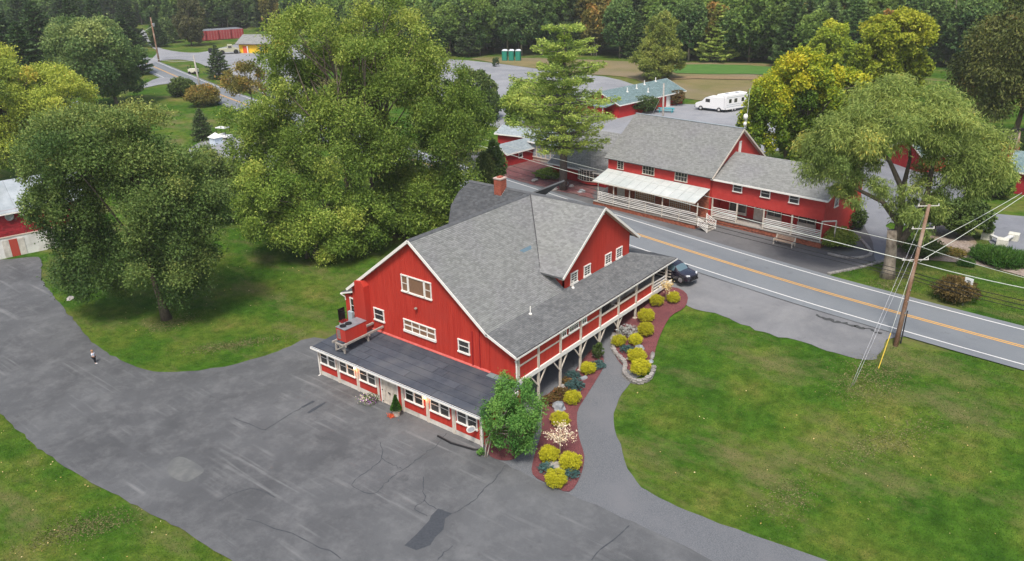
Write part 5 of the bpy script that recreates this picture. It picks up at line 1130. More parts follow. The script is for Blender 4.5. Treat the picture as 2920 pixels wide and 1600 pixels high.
PR = [proto('forest_tree', 'dark green leafy tree of the wood along the top of the picture', LF2, 'b', 19, 5.2, 1), proto('forest_tree', 'mid green leafy tree of the wood along the top of the picture', LF1, 'b', 18, 5.6, 2),
      proto('forest_tree', 'olive autumn tree of the wood along the top of the picture', LF3, 'b', 17, 4.8, 3), proto('forest_tree', 'rusty autumn tree of the wood along the top of the picture', LF4, 'b', 16, 4.2, 4),
      proto('forest_conifer', 'dark conifer of the wood along the top of the picture', LSPR, 'c', 21, 5.0, 5), proto('forest_conifer', 'green conifer of the wood along the top of the picture', LF2, 'c', 18, 5.4, 6)]
LBL = [p['label'] for p in PR]; used = [False]*6
def put(i, x, y, s, g='trees of the wood behind', lab=None):
    z = gz(x, y)-.2; rot = rng.uniform(0, 6.28)
    if not used[i]:
        used[i] = True; p = PR[i]; p.location = (x, y, z); p.rotation_euler = (0, 0, rot); p.scale = (s, s, s*rng.uniform(.92, 1.1)); p['group'] = g; p['label'] = lab
    else: copy_thing(PR[i], (x, y, z), rot, (s, s, s*rng.uniform(.92, 1.12)), lab, g)
fl_ = [(-700, 60), (-420, 75), (-150, 92), (120, 100), (300, 60), (362, 68), (372, 64), (400, 100), (440, 100), (500, 78), (640, 74), (760, 84), (900, 120), (1000, 122), (1080, 140), (1160, 142), (1300, 138), (1420, 135), (1520, 145), (1620, 150), (1760, 156), (1880, 158), (2020, 172), (2130, 180), (2260, 190), (2330, 160), (2380, 175), (2600, 175), (2900, 150), (3300, 130)]
nput = 0
for row in range(5):
    x = -560+rng.uniform(0, 20)
    while x < 3150:
        yb_ = np.interp(x, [q[0] for q in fl_], [q[1] for q in fl_]); p = D(x, yb_)
        d0 = depth(p); back = row*8.5+rng.uniform(-2, 3)
        q = np.array([p[0], p[1]])+_f[:2]*back+_r[:2]*rng.uniform(-2, 2)
        dd = math.hypot(*(q-CAMP[:2])); side_ = abs(x-1288)
        w = (.20, .29, .10, .012, .20, .20) if x > 900 else (.24, .28, .05, .0, .23, .20)
        i = int(rng.choice(6, p=np.array(w)/sum(w)))
        s = rng.uniform(.85, 1.25)*(1.0 if row else .88); 
        if x < 420: s *= 1.15
        if 353 < x < 378: s *= 0
        if s > 0:
            kinds = ('dark green leafy tree', 'mid green leafy tree', 'olive autumn tree', 'rusty autumn tree', 'dark conifer', 'green conifer')
            zone = [w_ for lim, w_ in ((150, 'above the yellow tree'), (360, 'above the round dark tree'), (500, 'beside the far gravel track'), (620, 'behind the red containers'), (800, 'behind the yellow house'), (1130, 'behind the giant tree top'), (1260, 'left of the green toilets'), (1345, 'right behind the green toilets'), (1560, 'behind the white pine top'), (1740, 'behind the broad larch'), (1860, 'by the light green conifer'), (2010, 'above the yellow maple'), (2330, 'behind the tall lime tree'), (2420, 'left of the dark cedar'), (9999, 'behind the dark cedar')) if x < lim][0]
            put(i, float(q[0]), float(q[1]), s, lab='%s %s, %s row of the wood' % (kinds[i], zone, ('front', 'second', 'third', 'fourth', 'rearmost')[row])); nput += 1
        x += rng.uniform(.75, 1.2)*6.3*FPX/1.13354/max(d0, 50)*(1 if row < 2 else 1.25)
# conifers crowding the left top corner, nearer than the wood
pc = [(-60, 300, 23, 7), (40, 262, 24, 7), (130, 235, 23, 7), (215, 205, 22, 6.5), (330, 190, 16, 6), (-150, 340, 24, 7), (95, 300, 20, 6.5), (10, 180, 24, 7), (260, 150, 20, 6), (180, 140, 22, 6.5), (400, 118, 11, 4), (80, 150, 24, 7), (330, 118, 18, 6)]
lp = None
for k, (x, y, hh, rr) in enumerate(pc):
    b = D(x, y)
    if lp is None:
        lp = pine('corner_conifer', 'deep green layered conifer crowding the top left corner', b, 23, 7, leaf_mat('deep green needles', [(0, (.012, .036, .012)), (.5, (.032, .075, .022)), (1, (.075, .13, .035))], trans=.1), n=24, per=9, crown0=.05, L=.8, Wd=.3, quads=90, group='conifers in the top left corner', bark=BARK)
    else: copy_thing(lp, tuple(b), rng.uniform(0, 6), (rr/7, rr/7, hh/23), 'deep green layered conifer in the top left corner, ' + ['', 'above the yellow tree crown', 'left above the round dark tree', 'behind the round dark tree', 'right of the round dark tree', 'cut by the left picture edge', 'between yellow tree and round tree', 'in the rear at the very corner', 'in the rear behind the round tree', 'rear one left of the round tree', 'small one at the gravel track', 'tall rear one near the corner', 'short rear one near the track'][k])
broad_tree('tan_tree', 'pale tan green tree beside the red containers', (482, 116), 445, 530, -8, 112, leaf_mat('tan green leaves', [(0, (.05, .065, .025)), (.5, (.12, .13, .05)), (1, (.20, .19, .08))]), 12000, 20, .3, L=.7, Wd=.4, trunk_r=.3, low=-.95, t0=.55)
broad_tree('verge_bush', 'dark green bush beside the far gravel track', (420, 108), 395, 458, 42, 112, LRND, 9000, 12, .36, L=.6, Wd=.4, trunk_r=.2, low=-.9, t0=.4, cat='bush')
# pale birch stems in front of the wood
for k, (x, y0_, y1_) in enumerate(((1432, 132, -20), (1488, 140, -20), (1500, 140, -20), (2378, 160, -30), (812, 60, -20))):
    b = D(x, y0_); t = thing('bare_trunk', ['pale slim trunk beside the green toilets', 'pale forked trunk right of the toilets', 'slanting pale trunk in the wood behind the pine', 'tall pale dead trunk near the dark cedar', 'thin pale trunk above the giant tree'][k], 'tree', tuple(b))
    hh = up_to(b, y1_*1.13354); m = MB(); m.tube([(0, 0, -.3), (.2, .1, hh*.4), (rng.uniform(-1, 1), 0, hh)], [.22, .17, .08], 6); m.build('trunk', BARKL, t)
    m = MB()
    for j in range(7): z = hh*rng.uniform(.35, .95); a = rng.uniform(0, 6.3); l = rng.uniform(1, 2.6); m.tube([(.15, 0, z), (l*math.cos(a), l*math.sin(a), z+l*.9)], [.06, .02], 4)
    m.build('branches', BARKL, t, kind='stuff')

# --- shrubs ---------------------------------------------------------------
def shrub(name, label, bpx, r, hgt, lm, n, L=.12, Wd=.05, group=None, base=None, k=10, t0=.5, size=.5, cat='shrub', droop=.0, sq=1., ttop=.3, inner=.75, stems=True, spread=.13):
    b = D(*bpx) if base is None else np.array(base); t = thing(name, label, cat, tuple(b), rng.uniform(0, 6) if sq == 1 else 0, group)
    c = np.array([0, 0, hgt*.5]); lobes = dome_lobes(c, (r, r*sq, hgt*.52), k, size, .08, -.75, t0, .08, .08)
    V, F, T = lobe_leaves(lobes, n, L, Wd, 8, spread, droop, c, ttop=ttop, inner=inner); V[:, 2] = np.maximum(V[:, 2], .0); big_mesh('foliage', V, F, lm, t, T)
    m = MB()
    for j in range(5): a = j*1.26; m.tube([(.04*math.cos(a), .04*math.sin(a), -.05), (r*.45*math.cos(a), r*.45*math.sin(a), hgt*.55)], [.035, .012], 5)
    m.build('stems', BARK, t); return t
GOLD = [((1651, 770), .88, 'golden shrub left of the pair nearest the parked car'), ((1693, 762), .84, 'golden shrub right of the pair nearest the parked car'),
        ((1625, 810), 1.0, 'golden shrub under the last open porch bay, above its twin'), ((1624, 845), 1.0, 'golden shrub below its twin at the lawn edge of the stone-edged bed'),
        ((1556, 870), .84, 'golden shrub at the path edge beside the silver white shrub'), ((1598, 868), .84, 'golden shrub between the silver white shrub and the grey boulder'),
        ((1602, 912), 1.08, 'upper golden shrub inside the curved stone wall'), ((1610, 942), 1.08, 'lower golden shrub inside the curved stone wall'),
        ((1479, 940), .86, 'golden shrub beside the dark cone shrub under the porch'), ((1440, 1016), .88, 'golden shrub between the porch posts and the path, near the teal junipers'),
        ((1409, 1072), .96, 'golden shrub just above the cream blossom tree'), ((1381, 1162), .93, 'golden shrub left below the cream blossom tree'),
        ((1434, 1182), 1.05, 'golden shrub right below the cream blossom tree'), ((1398, 1222), .98, 'front golden shrub at the tip of the long mulch bed')]
gs = None
for (p, r, lab) in GOLD:
    b = D(*p); b = b+np.array([0, 0, .09])
    r *= .72
    if gs is None: gs = shrub('golden_shrub', lab, None, .95, 1.5, LGOLD, 11000, .10, .035, 'round golden conifers of the planting beds', base=b, k=30, size=.30, ttop=.35, inner=.6, spread=.2); g0 = gs; g0.scale = (r/.95,)*3
    else: copy_thing(g0, tuple(b), rng.uniform(0, 6), (r/.95*rng.uniform(.97, 1.05), r/.95*rng.uniform(.97, 1.05), r/.95*rng.uniform(.9, 1.05)), lab)
jn = None
for p, r, lab in (((1376, 1185), .62, 'blue juniper left of the front golden shrub'), ((1434, 1200), .62, 'blue juniper right of the front golden shrub'), ((1446, 978), .8, 'blue juniper above the grey boulder by the porch posts'), ((1440, 950), .62, 'blue juniper beside the pale rock near the porch'), ((1506, 925), .62, 'blue juniper at the top corner of the long bed'), ((1577, 885), .62, 'blue juniper beside the boulder of the stone-edged bed')):
    b = D(*p)+np.array([0, 0, .06])
    if jn is None: jn = shrub('juniper', lab, None, .62, .5, LBLUE, 1500, .11, .05, 'low blue junipers', base=b, k=9)
    else: copy_thing(jn, tuple(b), rng.uniform(0, 6), r/.62, lab)
m = MB()
cb = D(1504, 903); t = shrub('cone_shrub', 'dark green clipped cone shrub under the porch', None, .55, 1.5, LSHR, 2600, .1, .05, base=cb+np.array([0, 0, .06]), k=6)
shrub('russet_shrub', 'russet spreading shrub beneath the porch posts', (1412, 1000), .9, .7, LSHB, 1800, .12, .06, k=8); shrub('russet_shrub', 'small russet shrub between two junipers under the porch', (1426, 968), .55, .6, LSHB, 900, .12, .06, k=7)
shrub('russet_shrub', 'dull red shrub beside the grey boulder near the locust tree', (1385, 1015), .8, .6, LSHB, 1500, .12, .06, k=8)
shrub('silver_shrub', 'silver white twiggy shrub beside the support post', (1580, 845), 1.0, .9, leaf_mat('silver white leaves', [(0, (.10, .12, .09)), (.4, (.35, .36, .34)), (1, (.75, .75, .74))]), 1700, .14, .06, k=10)
shrub('porch_bush', 'leafy green bush against the right end of the inn porch', (2105, 618), 1.9, 1.9, LG, 6500, .2, .12, k=14, t0=.62, cat='bush'); shrub('porch_bush', 'dark rounded bush behind the right end of the inn', (2140, 575), 1.5, 2.6, LSHR, 5000, .2, .12, k=12, t0=.4, cat='bush')
shrub('spreading_yew', 'low spreading evergreen beside the bay window cottage', (1385, 445), 2.2, 1.1, LG, 5000, .24, .1, k=14, t0=.35, cat='bush')
shrub('sign_bush', 'round brownish bush beside the white road sign', (2402, 755), 1.75, 2.1, LSHB, 7500, .22, .08, k=16, t0=.3, cat='bush')
shrub('trunk_bush', 'dark mounded bush right of the willow trunk', (2312, 640), 2.2, 1.7, LSHR, 6500, .2, .12, k=14, t0=.55, cat='bush')
shrub('lawn_bush', 'dark rounded bush by the far road on the left', (462, 242), 3.0, 4.2, LSHR, 6000, .4, .24, k=14, t0=.5, cat='bush'); shrub('lawn_bush', 'yellow brown rounded bush by the far road on the left', (513, 266), 3.6, 4.2, LF3, 7500, .42, .2, k=14, t0=.6, cat='bush')
shrub('shed_bush', 'dark wide bush before the teal roofed shed', (1610, 282), 3.4, 3.2, LSHR, 6000, .35, .2, k=12, t0=.4, cat='bush'); shrub('shed_bush', 'brown green bush at the right end of the teal roofed shed', (1920-1.5-1920*0+0, 262) if False else (1690, 263), 2.6, 3.0, LSHB, 4500, .35, .2, k=12, t0=.3, cat='bush')
shrub('lot_sapling', 'tiny conifer on the back lot near the toilets', (1247, 168), 1.0, 2.6, LSPR, 900, .4, .2, k=5)
pine('blue_spruce', 'small dark spruce beside the golf cart', D(512, 352), 5.5, 2.2, LSPR, n=14, per=7, crown0=.05, L=.4, Wd=.16, quads=40); pine('blue_spruce', 'small spruce among shrubs before the far lots', D(553, 198), 8.5, 3.4, LSPR, n=14, per=7, crown0=.05, L=.6, Wd=.3, quads=36)
shrub('cottage_bush', 'dark bush beside the roadside cottage at the right', (2425, 425), 2.3, 3.0, LSHR, 4000, .3, .18, k=10, t0=.3, cat='bush')
shrub('tall_grass', 'clump of bright green ornamental grass by the white timber bench', (2520, 660), 2.6, 1.2, LGRS, 9000, .7, .06, k=12, cat='plant', droop=-.8); shrub('tall_grass', 'small clump of ornamental grass on the wood chip bank', (2430, 668), .8, .6, LGRS, 1500, .5, .05, k=6, cat='plant', droop=-.8)
for (x, y, lab) in ((2345, 630, 'low yellow green plants on the wood chip bank beneath the dark trees'), (2400, 640, 'second low plant patch on the wood chip bank')): shrub('ground_plant', lab, (x, y), 1.3, .45, LF3, 1600, .18, .1, k=7, t0=.6, cat='plant')
shrub('wall_plant', 'small green plant at the foot of the annex corner', None, .35, .6, LFRESH, 600, .1, .05, base=(18.0, -.9, .06), k=5, cat='plant')
# blossom trees
def blossom(name, label, base, hgt, spread_, lm, n, sz, tr):
    t = thing(name, label, 'tree', tuple(base)); m = MB(); m.tube([(0, 0, -.1), (.03, 0, hgt*.35), (0, .03, hgt*.55)], [tr, tr*.8, tr*.6], 7); tips = []
    for j in range(15):
        a = j*2.4; el = rng.uniform(.1, 1.2); l = spread_*rng.uniform(.6, 1.05); s = np.array([0, 0, hgt*rng.uniform(.42, .55)]); e = s+np.array([math.cos(a)*math.cos(el), math.sin(a)*math.cos(el), math.sin(el)*.9])*l
        m.tube([s, (s+e)/2+np.array([0, 0, .08]), e], [tr*.4, tr*.25, .008], 5)
        for q_ in range(4): tips.append(s+(e-s)*rng.uniform(.5, 1.05)+rng.normal(0, .1, 3))
    m.build('trunk', mat('pale brown bark', (.36, .28, .2), (.46, .38, .3), 5), t, smooth=True)
    C = np.repeat(np.array(tips), n//len(tips), 0); C = C+rng.normal(0, .13, C.shape); V, F, T = leaf_quads(C, unit(len(C)), sz, sz*.8, rng.random(len(C))); big_mesh('crown', V, F, lm, t, T); return t
blossom('blossom_tree', 'small cream blossom tree in the long mulch bed', D(1408, 1150)+np.array([0, 0, .05]), 2.8, 1.25, LBLOS, 620, .11, .07)
blossom('golden_leaf_tree', 'thin little tree with pale gold leaves beside the parked car', D(1674, 760)+np.array([0, 0, .05]), 2.6, .85, LGOLDL, 380, .13, .05)
# boulders and rocks
def rock(name, label, p, sx, sy, sz, m_, seed, group=None, lift=.03, z=None):
    bm = bmesh.new(); bmesh.ops.create_icosphere(bm, subdivisions=2, radius=1); rr = np.random.default_rng(seed); ph = rr.uniform(0, 6, 6)
    for v in bm.verts:
        c = v.co; f = 1+.22*math.sin(2.3*c.x+ph[0])*math.cos(2.7*c.y+ph[1])+.16*math.sin(4.3*c.z+ph[2]+2*c.x)+.08*math.sin(7*c.y+ph[3]+3*c.z); v.co = Vector((c.x*sx*f, c.y*sy*f, max(-.25, c.z)*sz*f))
    me = bpy.data.meshes.new(name); bm.to_mesh(me); bm.free(); me.materials.append(m_); o = link(bpy.data.objects.new(name, me)); o.location = (p[0], p[1], p[2]+lift); o.rotation_euler = (0, 0, rr.uniform(0, 6)); return tag(o, label, 'rock', group)
for k, (p, a, b, c, lab, mm) in enumerate((((1401, 1178), .75, .45, .5, 'brownish grey boulder between the front golden shrubs', STONE), ((1405, 1030), .6, .55, .5, 'large blue grey boulder beside the russet shrubs', STONEB), ((1417, 980), .3, .25, .4, 'upright pale rock under the porch', STONE), ((1468, 955), .45, .2, .3, 'pale rock lying in the red mulch near the porch', STONEB), ((1499, 897), .3, .3, .25, 'grey rock behind the cone shrub', STONE),
        ((1610, 878), .5, .35, .35, 'grey blue boulder in the stone-edged bed', STONEB), ((1641, 898), .22, .5, .3, 'long pale stone standing at the lawn edge', STONE), ((1637, 912), .22, .22, .2, 'dark little rock at the lawn edge of the stone bed', STONEB), ((1580, 905), .15, .15, .12, 'small stone beside the wall of the bed', STONE),
        ((1423, 462), .7, .4, .45, 'pale boulder on the paver walk left of the pine', STONEB), ((1345, 455), .9, .4, .3, 'flat stones beside the spreading evergreen', STONE), ((1462, 484), .5, .35, .35, 'grey boulder right of the pine trunk', STONEB), ((1438, 470), .35, .3, .3, 'small grey pot-like rock by the pine', STONE), ((1393, 478), .6, .5, .3, 'rough stones at the foot of the pine', STONE), ((177, 752), .5, .35, .16, 'pale rock at the left edge of the lawn below the lone tree', STONE))):
    rock('boulder', lab, D(*p), a, b, c, mm, 20+k, lift=.06)
# stacked stone wall round the bed: every larger stone a part
sw = thing('stone_wall', 'low curved dry stone wall edging the golden shrub bed', 'wall', tuple(D(1590, 950)))
wl_ = catmull([D(*p)[:2]-D(1590, 950)[:2] for p in ((1546, 838), (1541, 860), (1545, 885), (1560, 905), (1572, 922), (1571, 945), (1590, 962), (1615, 965), (1638, 950), (1645, 925))], 10)
seg = np.array(wl_); ll = np.concatenate([[0], np.cumsum(np.hypot(*np.diff(seg, axis=0).T))]); tot = ll[-1]
smesh = []
for k in range(5):
    bm = bmesh.new(); bmesh.ops.create_cube(bm, size=1); bmesh.ops.bevel(bm, geom=bm.edges[:], offset=.12, segments=1, affect='EDGES')
    for v in bm.verts: v.co += Vector(rng.normal(0, .04, 3))
    me = bpy.data.meshes.new('stone'); bm.to_mesh(me); bm.free(); me.materials.append(STONE); smesh.append(me)
zb0 = D(1590, 950)[2]
for row in range(3):
    s = rng.uniform(0, .2)
    while s < tot-.2:
        if row == 2 and s < tot*.35: s += .3; continue
        l = rng.uniform(.3, .62); x = np.interp(s+l/2, ll, seg[:, 0]); y = np.interp(s+l/2, ll, seg[:, 1]); x2 = np.interp(s+l/2+.1, ll, seg[:, 0]); y2 = np.interp(s+l/2+.1, ll, seg[:, 1])
        zz = gz(x+D(1590, 950)[0], y+D(1590, 950)[1])-zb0+.07+row*.13
        inst('stone', smesh[int(rng.integers(5))], sw, (x, y, zz), (0, 0, math.atan2(y2-y, x2-x)+rng.normal(0, .06)), (l*.97, rng.uniform(.28, .38), .125)); s += l
# kerb stones along the right lawn
ks = thing('stone_edging', 'line of small pale edging stones along the lawn by the willow', 'edging', tuple(D(2150, 680)))
P = catmull([D(*p)[:2] for p in ((2085, 690), (2130, 681), (2180, 670), (2212, 660), (2245, 648))], 12); P2 = catmull([D(*p)[:2] for p in ((2085, 640), (2120, 648), (2160, 650), (2190, 640), (2180, 620), (2160, 600))], 10)
b0 = D(2150, 680)
for PP in (P, P2):
    for k in range(0, len(PP)-1):
        for q in (0, .5):
            p = PP[k]+(PP[k+1]-PP[k])*q; inst('stone', smesh[k % 5], ks, (p[0]-b0[0], p[1]-b0[1], gz(*p)-b0[2]+.08), (0, 0, rng.uniform(0, 3)), (.3*rng.uniform(.6, 1.2), .25, .2))
# planters by the annex door
pt_ = thing('flower_tub', 'low round tub of mixed flowers left of the annex door', 'planter', (6.55, -.75, .03))
m = MB(); m.lathe([(.42, 0), (.52, .12), (.55, .3), (.5, .3), (.45, .2)], 16); m.build('tub', MGREY, pt_)
C = rng.normal(0, 1, (900, 3))*np.array([.3, .3, .12])+np.array([0, 0, .42]); V, F, T = leaf_quads(C, unit(900)+np.array([0, 0, .6]), .12, .06, rng.random(900)); big_mesh('foliage', V, F, LSHR, pt_, T)
for nm, cc, n_ in (('flowers', (.85, .8, .55), 130), ('flowers', (.50, .18, .62), 60), ('flowers', (.5, .03, .05), 50)):
    C = rng.normal(0, 1, (n_, 3))*np.array([.28, .28, .08])+np.array([.3 if cc[2] > .6 else -.1, -.15, .5]); V, F, T = leaf_quads(C, unit(n_), .08, .08, rng.random(n_)); big_mesh(nm, V, F, mat('petal %.2f' % cc[0], cc), pt_, T, 'stuff')
tp = thing('topiary_pot', 'clipped cone topiary in a pale pot with orange flowers right of the annex door', 'planter', (9.55, -.75, .03))
m = MB(); m.lathe([(.24, 0), (.3, .3), (.38, .55), (.40, .6), (.34, .6), (.3, .5)], 16); m.build('pot', CREAM, tp)
C = []; n_ = 2600; z = rng.random(n_)**1.6; a = rng.uniform(0, 6.28, n_); r = (.42*(1-z)+.02)*rng.uniform(.8, 1.05, n_); C = np.column_stack([r*np.cos(a), r*np.sin(a), .58+z*1.25]); V, F, T = leaf_quads(C, np.column_stack([np.cos(a), np.sin(a), np.full(n_, .7)])+unit(n_)*.5, .09, .05, .5+rng.normal(0, .2, n_)); big_mesh('foliage', V, F, LGRS, tp, T)
m = MB(); m.lathe([(.03, .6), (.30, .62), (.12, 1.2), (.02, 1.7)], 10); m.build('foliage_core', mat('dark core', (.015, .04, .012)), tp)
C = rng.normal(0, 1, (200, 3))*np.array([.16, .11, .06])+np.array([-.12, -.4, .15]); V, F, T = leaf_quads(C, unit(200), .08, .08, rng.random(200)); big_mesh('flowers', V, F, mat('orange petals', (.55, .07, .03), (.65, .14, .05), 8), tp, T, 'stuff')
# hanging baskets under the porch
hb = None
for y in (6.0, 8.6, 11.4):
    if hb is None:
        hb = thing('hanging_basket', 'brownish hanging plant basket under the barn porch nearest the annex', 'basket', (16.3, y, 2.35))
        C = rng.normal(0, .16, (700, 3)); V, F, T = leaf_quads(C, unit(700), .12, .06, rng.random(700)); big_mesh('foliage', V, F, LSHB, hb, T); m = MB(); m.tube([(0, 0, .0), (0, 0, .6)], .008, 4); m.build('wire', BLACK, hb)
        hb['group'] = 'hanging baskets under the porch'
    else: copy_thing(hb, (16.3, y, 2.35), label='brownish hanging plant basket under the barn porch, %s' % ('middle one' if y < 10 else 'farthest from the annex'))

# ================================================================== vehicles, person, poles
def loft(st, ring, closed_top=True): pass
def car(name, label, loc, rot, paint, L=4.6, Wd=.92, H=1.62, z0=.30):
    t = thing(name, label, 'car', loc, rot)
    # stations: x, half width, belt z, roof z (equal to belt when no cabin), roof half width
    S = [(-2.30, .70, .85, .85, .6), (-2.22, .84, .98, 1.02, .66), (-2.0, .90, 1.02, 1.38, .62), (-1.55, .92, 1.04, 1.58, .64), (-.6, .92, 1.03, 1.64, .66), (.15, .92, 1.01, 1.60, .66), (.55, .92, 1.0, 1.45, .66), (1.05, .92, .99, 1.02, .74), (1.6, .91, .94, .97, .72), (2.05, .86, .84, .87, .64), (2.28, .70, .66, .68, .52)]
    sc = L/4.6; rings = []
    for x, w, zb, zr, rw in S:
        w *= Wd/.92; rings.append([(x*sc, -w*.93, z0-.04), (x*sc, -w, z0+.12), (x*sc, -w, (z0+zb)/2+.1), (x*sc, -w*.96, zb), (x*sc, -rw*1.0, max(zr-.05, zb+.005)), (x*sc, -rw*.7, max(zr, zb+.01)), (x*sc, 0, max(zr+.02, zb+.015))])
    full = [r+[(p[0], -p[1], p[2]) for p in reversed(r[:-1])] for r in rings]; n = len(full[0]); body = MB(); gl = MB(); V = [p for r in full for p in r]; fb = []; fg = []
    for i in range(len(full)-1):
        for j in range(n-1):
            f = (i*n+j, (i+1)*n+j, (i+1)*n+j+1, i*n+j+1); top = j in (4, 5, 6, 7); side = j in (3, 8)
            cab = 1 <= i <= 6
            if side and 2 <= i <= 5: fg.append(f)
            elif top and i in (6,): fg.append(f)
            elif top and i in (1,): fg.append(f)
            else: fb.append(f)
    body.v = V; body.f = fb+[tuple(range(n)), tuple(range((len(full)-1)*n, len(full)*n))[::-1]]
    o = body.build('body', paint, t, smooth=True); gl.v = V; gl.f = fg; go = gl.build('window_glass', mat('blue tinted car glass', (.10, .16, .19), rough=.08, spec=.9), t)
    for o_ in (o,):
        md = o_.modifiers.new('b', 'SUBSURF'); md.levels = 1; md.render_levels = 1
    for x in (-1.42*sc, 1.42*sc):
        for s in (-1, 1):
            m = MB(); m.m = Matrix.Translation((x, s*(Wd-.02), .36)) @ Matrix.Rotation(R(90), 4, 'X'); m.lathe([(.25, -.12), (.36, -.10), (.37, 0), (.36, .10), (.25, .12)], 18); w = m.build('wheel', mat('tyre rubber', (.018, .018, .02), rough=.8), t)
            m = MB(); m.m = Matrix.Translation((x, s*(Wd+.09), .36)) @ Matrix.Rotation(R(90), 4, 'X'); m.lathe([(.24, -.01), (.24, .01), (.08, .02)], 14)
            for k in range(5): a = k*1.257; m.bar((.05*math.cos(a), .05*math.sin(a), .025), (.22*math.cos(a), .22*math.sin(a), .025), .05, .02)
            m.build('rim', mat('alloy rim', (.35, .35, .37), metal=.7, rough=.4), w)
    for s in (-1, 1):
        m = MB(); m.bar((2.12*sc, s*.52, .80), (1.92*sc, s*.80, .84), .14, .11); m.build('headlight', mat('headlight glass', (.65, .67, .70), rough=.15, spec=.8), t)
        m = MB(); m.box(.62, .85, s*(Wd+.02)-.08, s*(Wd+.02)+.08, .98, 1.12); m.build('wing_mirror', paint, t)
    MB().box(2.2*sc, 2.34*sc, -.55, .55, .32, .5).build('bumper', BLACK, t); m = MB(); m.bar((2.27*sc, -.45, .66), (2.27*sc, .45, .66), .06, .14); m.build('grille', BLACK, t); MB().box(2.335*sc, 2.345*sc, -.45, .45, .30, .34).build('bumper_trim', STEEL, t)
    return t
CP = mat('black purple car paint', (.018, .016, .028), rough=.22, spec=.6, coat=.8)
car('parked_suv', 'black SUV parked by the road at the end of the barn porch', (16.9, 29.3, 3.09), R(-9), CP)
# motorhome
WB = mat('motorhome white', (.78, .78, .78), rough=.35, spec=.5); STR = mat('grey blue stripe', (.2, .25, .32)); TY = mat('tyre rubber', (.018,)*3)
def wheels(t, xs, hw, r):
    for x in xs:
        for s in (-1, 1):
            m = MB(); m.m = Matrix.Translation((x, s*hw, r)) @ Matrix.Rotation(R(90), 4, 'X'); m.lathe([(r*.6, -.13), (r, -.12), (r, .12), (r*.6, .13)], 14); w = m.build('wheel', TY, t)
            m = MB(); m.m = Matrix.Translation((x, s*(hw+.13), r)) @ Matrix.Rotation(R(90), 4, 'X'); m.lathe([(r*.55, -.01), (r*.5, .02), (.05, .03)], 10); m.build('rim', mat('pale rim', (.5, .5, .5)), w)
rv = thing('cargo_van', 'white van with sloping bonnet parked against the white camper', 'van', (-16.9, 111.0, 3.1), R(178), scale=(1.15,)*3)
m = MB(); m.prism([(-2.6, .45), (2.75, .45), (2.8, 1.05), (2.6, 1.22), (1.75, 1.42), (1.05, 2.15), (.6, 2.32), (-2.6, 2.4)], -1.02, 1.02); m.build('body', WB, rv)
MB().bar((1.74, 0, 1.47), (1.09, 0, 2.15), 1.8, .04).build('windscreen', mat('van windscreen', (.12, .2, .24), rough=.1, spec=.9), rv)
for s_ in (-1, 1): MB().box(.15, .95, s_*1.03-.01, s_*1.03+.01, 1.45, 2.0).build('side_window', GLASS, rv); MB().box(2.72, 2.84, s_*.75-.16, s_*.75+.16, .82, 1.02).build('headlight', mat('headlight glass', (.65, .67, .70), rough=.15), rv)
MB().box(2.74, 2.92, -.98, .98, .38, .6).build('bumper', BLACK, rv); MB().box(2.76, 2.84, -.5, .5, .82, 1.0).build('grille', BLACK, rv); wheels(rv, (-1.6, 1.75), .95, .38)
cp_ = thing('camper', 'white box camper with rear ladder and dark windows beside the van behind the inn', 'camper', (-13.9, 113.1, 3.1), R(72), scale=(.9, .95, 1.05))
m = MB(); m.prism([(-3.4, .5), (3.6, .5), (3.8, 1.6), (3.6, 3.0), (-3.4, 3.0), (-3.55, 2.4), (-3.5, .9)], -1.3, 1.3); m.build('body', WB, cp_)
MB().box(-3.3, 3.5, -1.28, 1.28, 3.003, 3.06).build('roof_skin', mat('camper roof white', (.82, .82, .82)), cp_)
for x in (-1.9, 1.2): MB().box(x-.35, x+.35, -.3, .3, 3.06, 3.2).build('roof_vent', STEEL, cp_)
for x, w in ((-2.3, .8), (-.6, .9), (1.6, .8)):
    for s_ in (-1, 1): MB().box(x-w/2, x+w/2, s_*1.31-.012, s_*1.31+.012, 1.65, 2.35).build('side_window', GLASS, cp_)
MB().box(-3.56, -3.53, .0, .55, 1.5, 2.3).build('rear_window', GLASS, cp_)
m = MB()
for y in (-.9, -.45): m.box(-3.66, -3.62, y-.02, y+.02, .8, 3.0)
for k in range(7): m.box(-3.66, -3.62, -.88, -.47, .95+k*.3, .98+k*.3)
m.build('ladder', STEEL, cp_)
for z in (.95, 1.3, 2.6):
    for s_ in (-1, 1): MB().box(-3.3, 3.5, s_*1.31-.008, s_*1.31+.008, z, z+.05).build('stripe', STR, cp_)
wheels(cp_, (-1.3, -.5), 1.1, .38)
# golf cart
gcb = D(566, 350); gc = thing('golf_cart', 'white golf cart with a flat roof on the far left lawn', 'golf cart', tuple(gcb), .3)
MB().box(-1.3, 1.3, -.6, .6, .35, .75).build('body', WB, gc); MB().box(-.7, -.1, -.55, .55, .75, 1.0).build('seat', mat('cart seat', (.7, .7, .68)), gc); MB().box(-1.2, .9, -.7, .7, 2.0, 2.12).build('canopy', WB, gc)
for x in (-1.1, .8):
    for s in (-1, 1): MB().box(x-.03, x+.03, s*.6-.03, s*.6+.03, .75, 2.0).build('canopy_post', BLACK, gc)
for x in (-.9, .9):
    for s in (-1, 1):
        m = MB(); m.m = Matrix.Translation((x, s*.55, .22)) @ Matrix.Rotation(R(90), 4, 'X'); m.lathe([(.1, -.08), (.22, -.07), (.22, .07), (.1, .08)], 12); m.build('wheel', mat('tyre rubber', (.018,)*3), gc)
